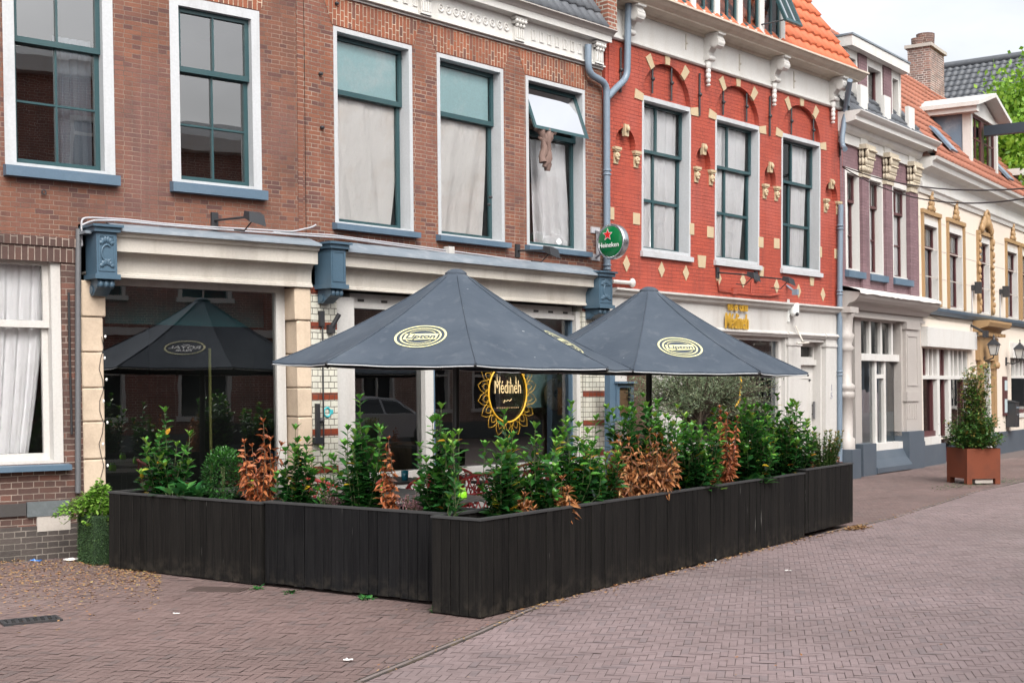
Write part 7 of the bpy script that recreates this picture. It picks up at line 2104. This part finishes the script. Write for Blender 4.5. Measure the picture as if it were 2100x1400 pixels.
def car(label, x, yo, col, seed, flip=False):
    q = HM.P + HM.d*x - HM.i*yo
    root = thing('parked_car', label, 'car', (q.x, q.y, 0), HM.ang + (PI if flip else 0), 'cars parked across the street')
    M[label] = paint('car_paint', col, .22, dirt_amt=.1, bmp=0)
    M[label].node_tree.nodes['Principled BSDF'].inputs['Coat Weight'].default_value = .6
    side = [(-2.05,.35),(-2.1,.62),(-2.0,.82),(-1.2,.93),(-.55,1.36),(.55,1.44),(1.35,1.30),(1.95,.95),(2.1,.85),(2.12,.40),(1.75,.28),(-1.75,.28)]
    b = B(); n = len(side); secs = [(-.86,.93,0.0),(-.80,1.0,.0),(.80,1.0,0),(.86,.93,0)]
    vs, fs = [], []
    for k_, (y, s, _) in enumerate(((-.88,.0,0),(-.88,1,0),(.88,1,0),(.88,0,0))):
        pass
    prof = lambda z: .88 if z < .93 else .88-.30*(z-.93)/.5
    for sx in (-1, 1):
        for (x_, z_) in side: vs.append((x_, sx*prof(z_), z_))
    fs = [tuple(range(n)), tuple(range(2*n-1, n-1, -1))] + [(i, (i+1) % n, n+(i+1) % n, n+i) for i in range(n)]
    b.add(vs, fs); body = b.build('body', M[label], root)
    b = B()
    for sx in (-1, 1):
        w = lambda x_, z_: (x_, sx*(prof(z_)+.006), z_)
        for poly in ([(-.98,.96),(-.52,1.28),(.02,1.33),(.02,.96)], [(.10,.96),(.10,1.34),(.55,1.35),(1.15,1.25),(1.45,.98)]): b.add([w(*p_) for p_ in poly], [tuple(range(len(poly)))])
    for (xa, za, xb, zb) in ((-1.16,.955,-.60,1.335),(1.40,1.285,1.88,.99)):
        o = .006
        b.add([(xa-o,-prof(za)+.1,za+o),(xa-o,prof(za)-.1,za+o),(xb-o,prof(zb)-.06,zb+o),(xb-o,-prof(zb)+.06,zb+o)], [(0,1,2,3)])
    b.build('window', M['oppglass'], root)
    b = B()
    for sx in (-1, 1): b.tube([(-1.0,sx*.885,.945),(-.54,sx*.80,1.305),(.5,sx*.77,1.385),(1.2,sx*.80,1.27),(1.5,sx*.88,.96)], .012, 5)
    b.build('trim', M['chrome'], root)
    for x_ in (-1.3, 1.3):
        for sx in (-1, 1):
            b = B(); b.lathe([(.0,-.1),(.28,-.1),(.32,-.07),(.32,.07),(.28,.10),(.0,.10)], (x_, sx*.80, .32), 20, 'y'); wh = b.build('wheel', M['iron'], root)
            b = B(); b.lathe([(.0,-.115),(.19,-.112),(.2,-.09)] if sx > 0 else [(.0,.115),(.19,.112),(.2,.09)], (x_, sx*.80, .32), 16, 'y'); b.build('rim', M['cable'], wh)
    for sx in (-1, 1):
        b = B(); b.sphere((-2.0, sx*.62, .68), (.08,.17,.07), 10, 6); b.build('headlight', M['signwhite'], root)
    return root
car('black car parked across the street before the wide brown brick house', 6.6, YO-1.9, (.012,.013,.016), 1)
car('silver grey car parked across the street before the lower greyish brick house', 14.6, YO-1.9, (.42,.43,.45), 2, True)

# ------------------------------------------------------------------ light and camera
sc = bpy.context.scene
w = bpy.data.worlds.new('World'); sc.world = w; w.use_nodes = True
nt = w.node_tree; bg = nt.nodes['Background']
sky = N(nt, 'ShaderNodeTexSky'); sky.sky_type = 'NISHITA'; sky.sun_disc = False
SUN_EL, SUN_AZ = math.radians(46), math.radians(163)      # azimuth measured clockwise from +Y
sky.sun_elevation = SUN_EL; sky.sun_rotation = SUN_AZ; sky.air_density = 1.0; sky.dust_density = 6.0; sky.ozone_density = 1.0
hs = N(nt, 'ShaderNodeHueSaturation'); hs.inputs['Saturation'].default_value = .22
nt.links.new(sky.outputs[0], hs.inputs['Color'])
tcw = N(nt, 'ShaderNodeTexCoord'); cl = noise(nt, scaled(nt, tcw.outputs['Generated'], (1,1,2.5)), 2.6, 6, .58)
cr = N(nt, 'ShaderNodeMapRange'); cr.inputs[1].default_value = .35; cr.inputs[2].default_value = .68; cr.inputs[3].default_value = .84; cr.inputs[4].default_value = 1.16
nt.links.new(cl, cr.inputs[0])
vm = N(nt, 'ShaderNodeVectorMath', operation='SCALE'); nt.links.new(hs.outputs[0], vm.inputs[0]); nt.links.new(cr.outputs[0], vm.inputs['Scale']); nt.links.new(vm.outputs[0], bg.inputs[0])
bg.inputs[1].default_value = .15
sd = bpy.data.lights.new('sun', 'SUN'); sd.energy = 0.6; sd.angle = math.radians(35); sd.color = (1.0, .96, .90)
so = bpy.data.objects.new('sun', sd); C.objects.link(so)
dirn = Vector((math.sin(SUN_AZ)*math.cos(SUN_EL), math.cos(SUN_AZ)*math.cos(SUN_EL), math.sin(SUN_EL)))
so.rotation_euler = (-dirn).to_track_quat('-Z', 'Y').to_euler(); so.location = dirn*40
cd = bpy.data.cameras.new('camera'); cam = bpy.data.objects.new('camera', cd); C.objects.link(cam)
cam.location = (0, 0, EYE); cam.rotation_euler = (PI/2, 0, 0)
cd.sensor_width = 36; cd.lens = 36*F/2100; cd.shift_y = (HY-700)/2100; cd.clip_start = .1; cd.clip_end = 500
sc.camera = cam
sc.view_settings.view_transform = 'Standard'; sc.view_settings.look = 'None'; sc.view_settings.gamma = 1; sc.view_settings.exposure = 1.1
sc.cycles.max_bounces = 10; sc.cycles.transparent_max_bounces = 12; sc.cycles.glossy_bounces = 5; sc.cycles.caustics_reflective = False; sc.cycles.caustics_refractive = False
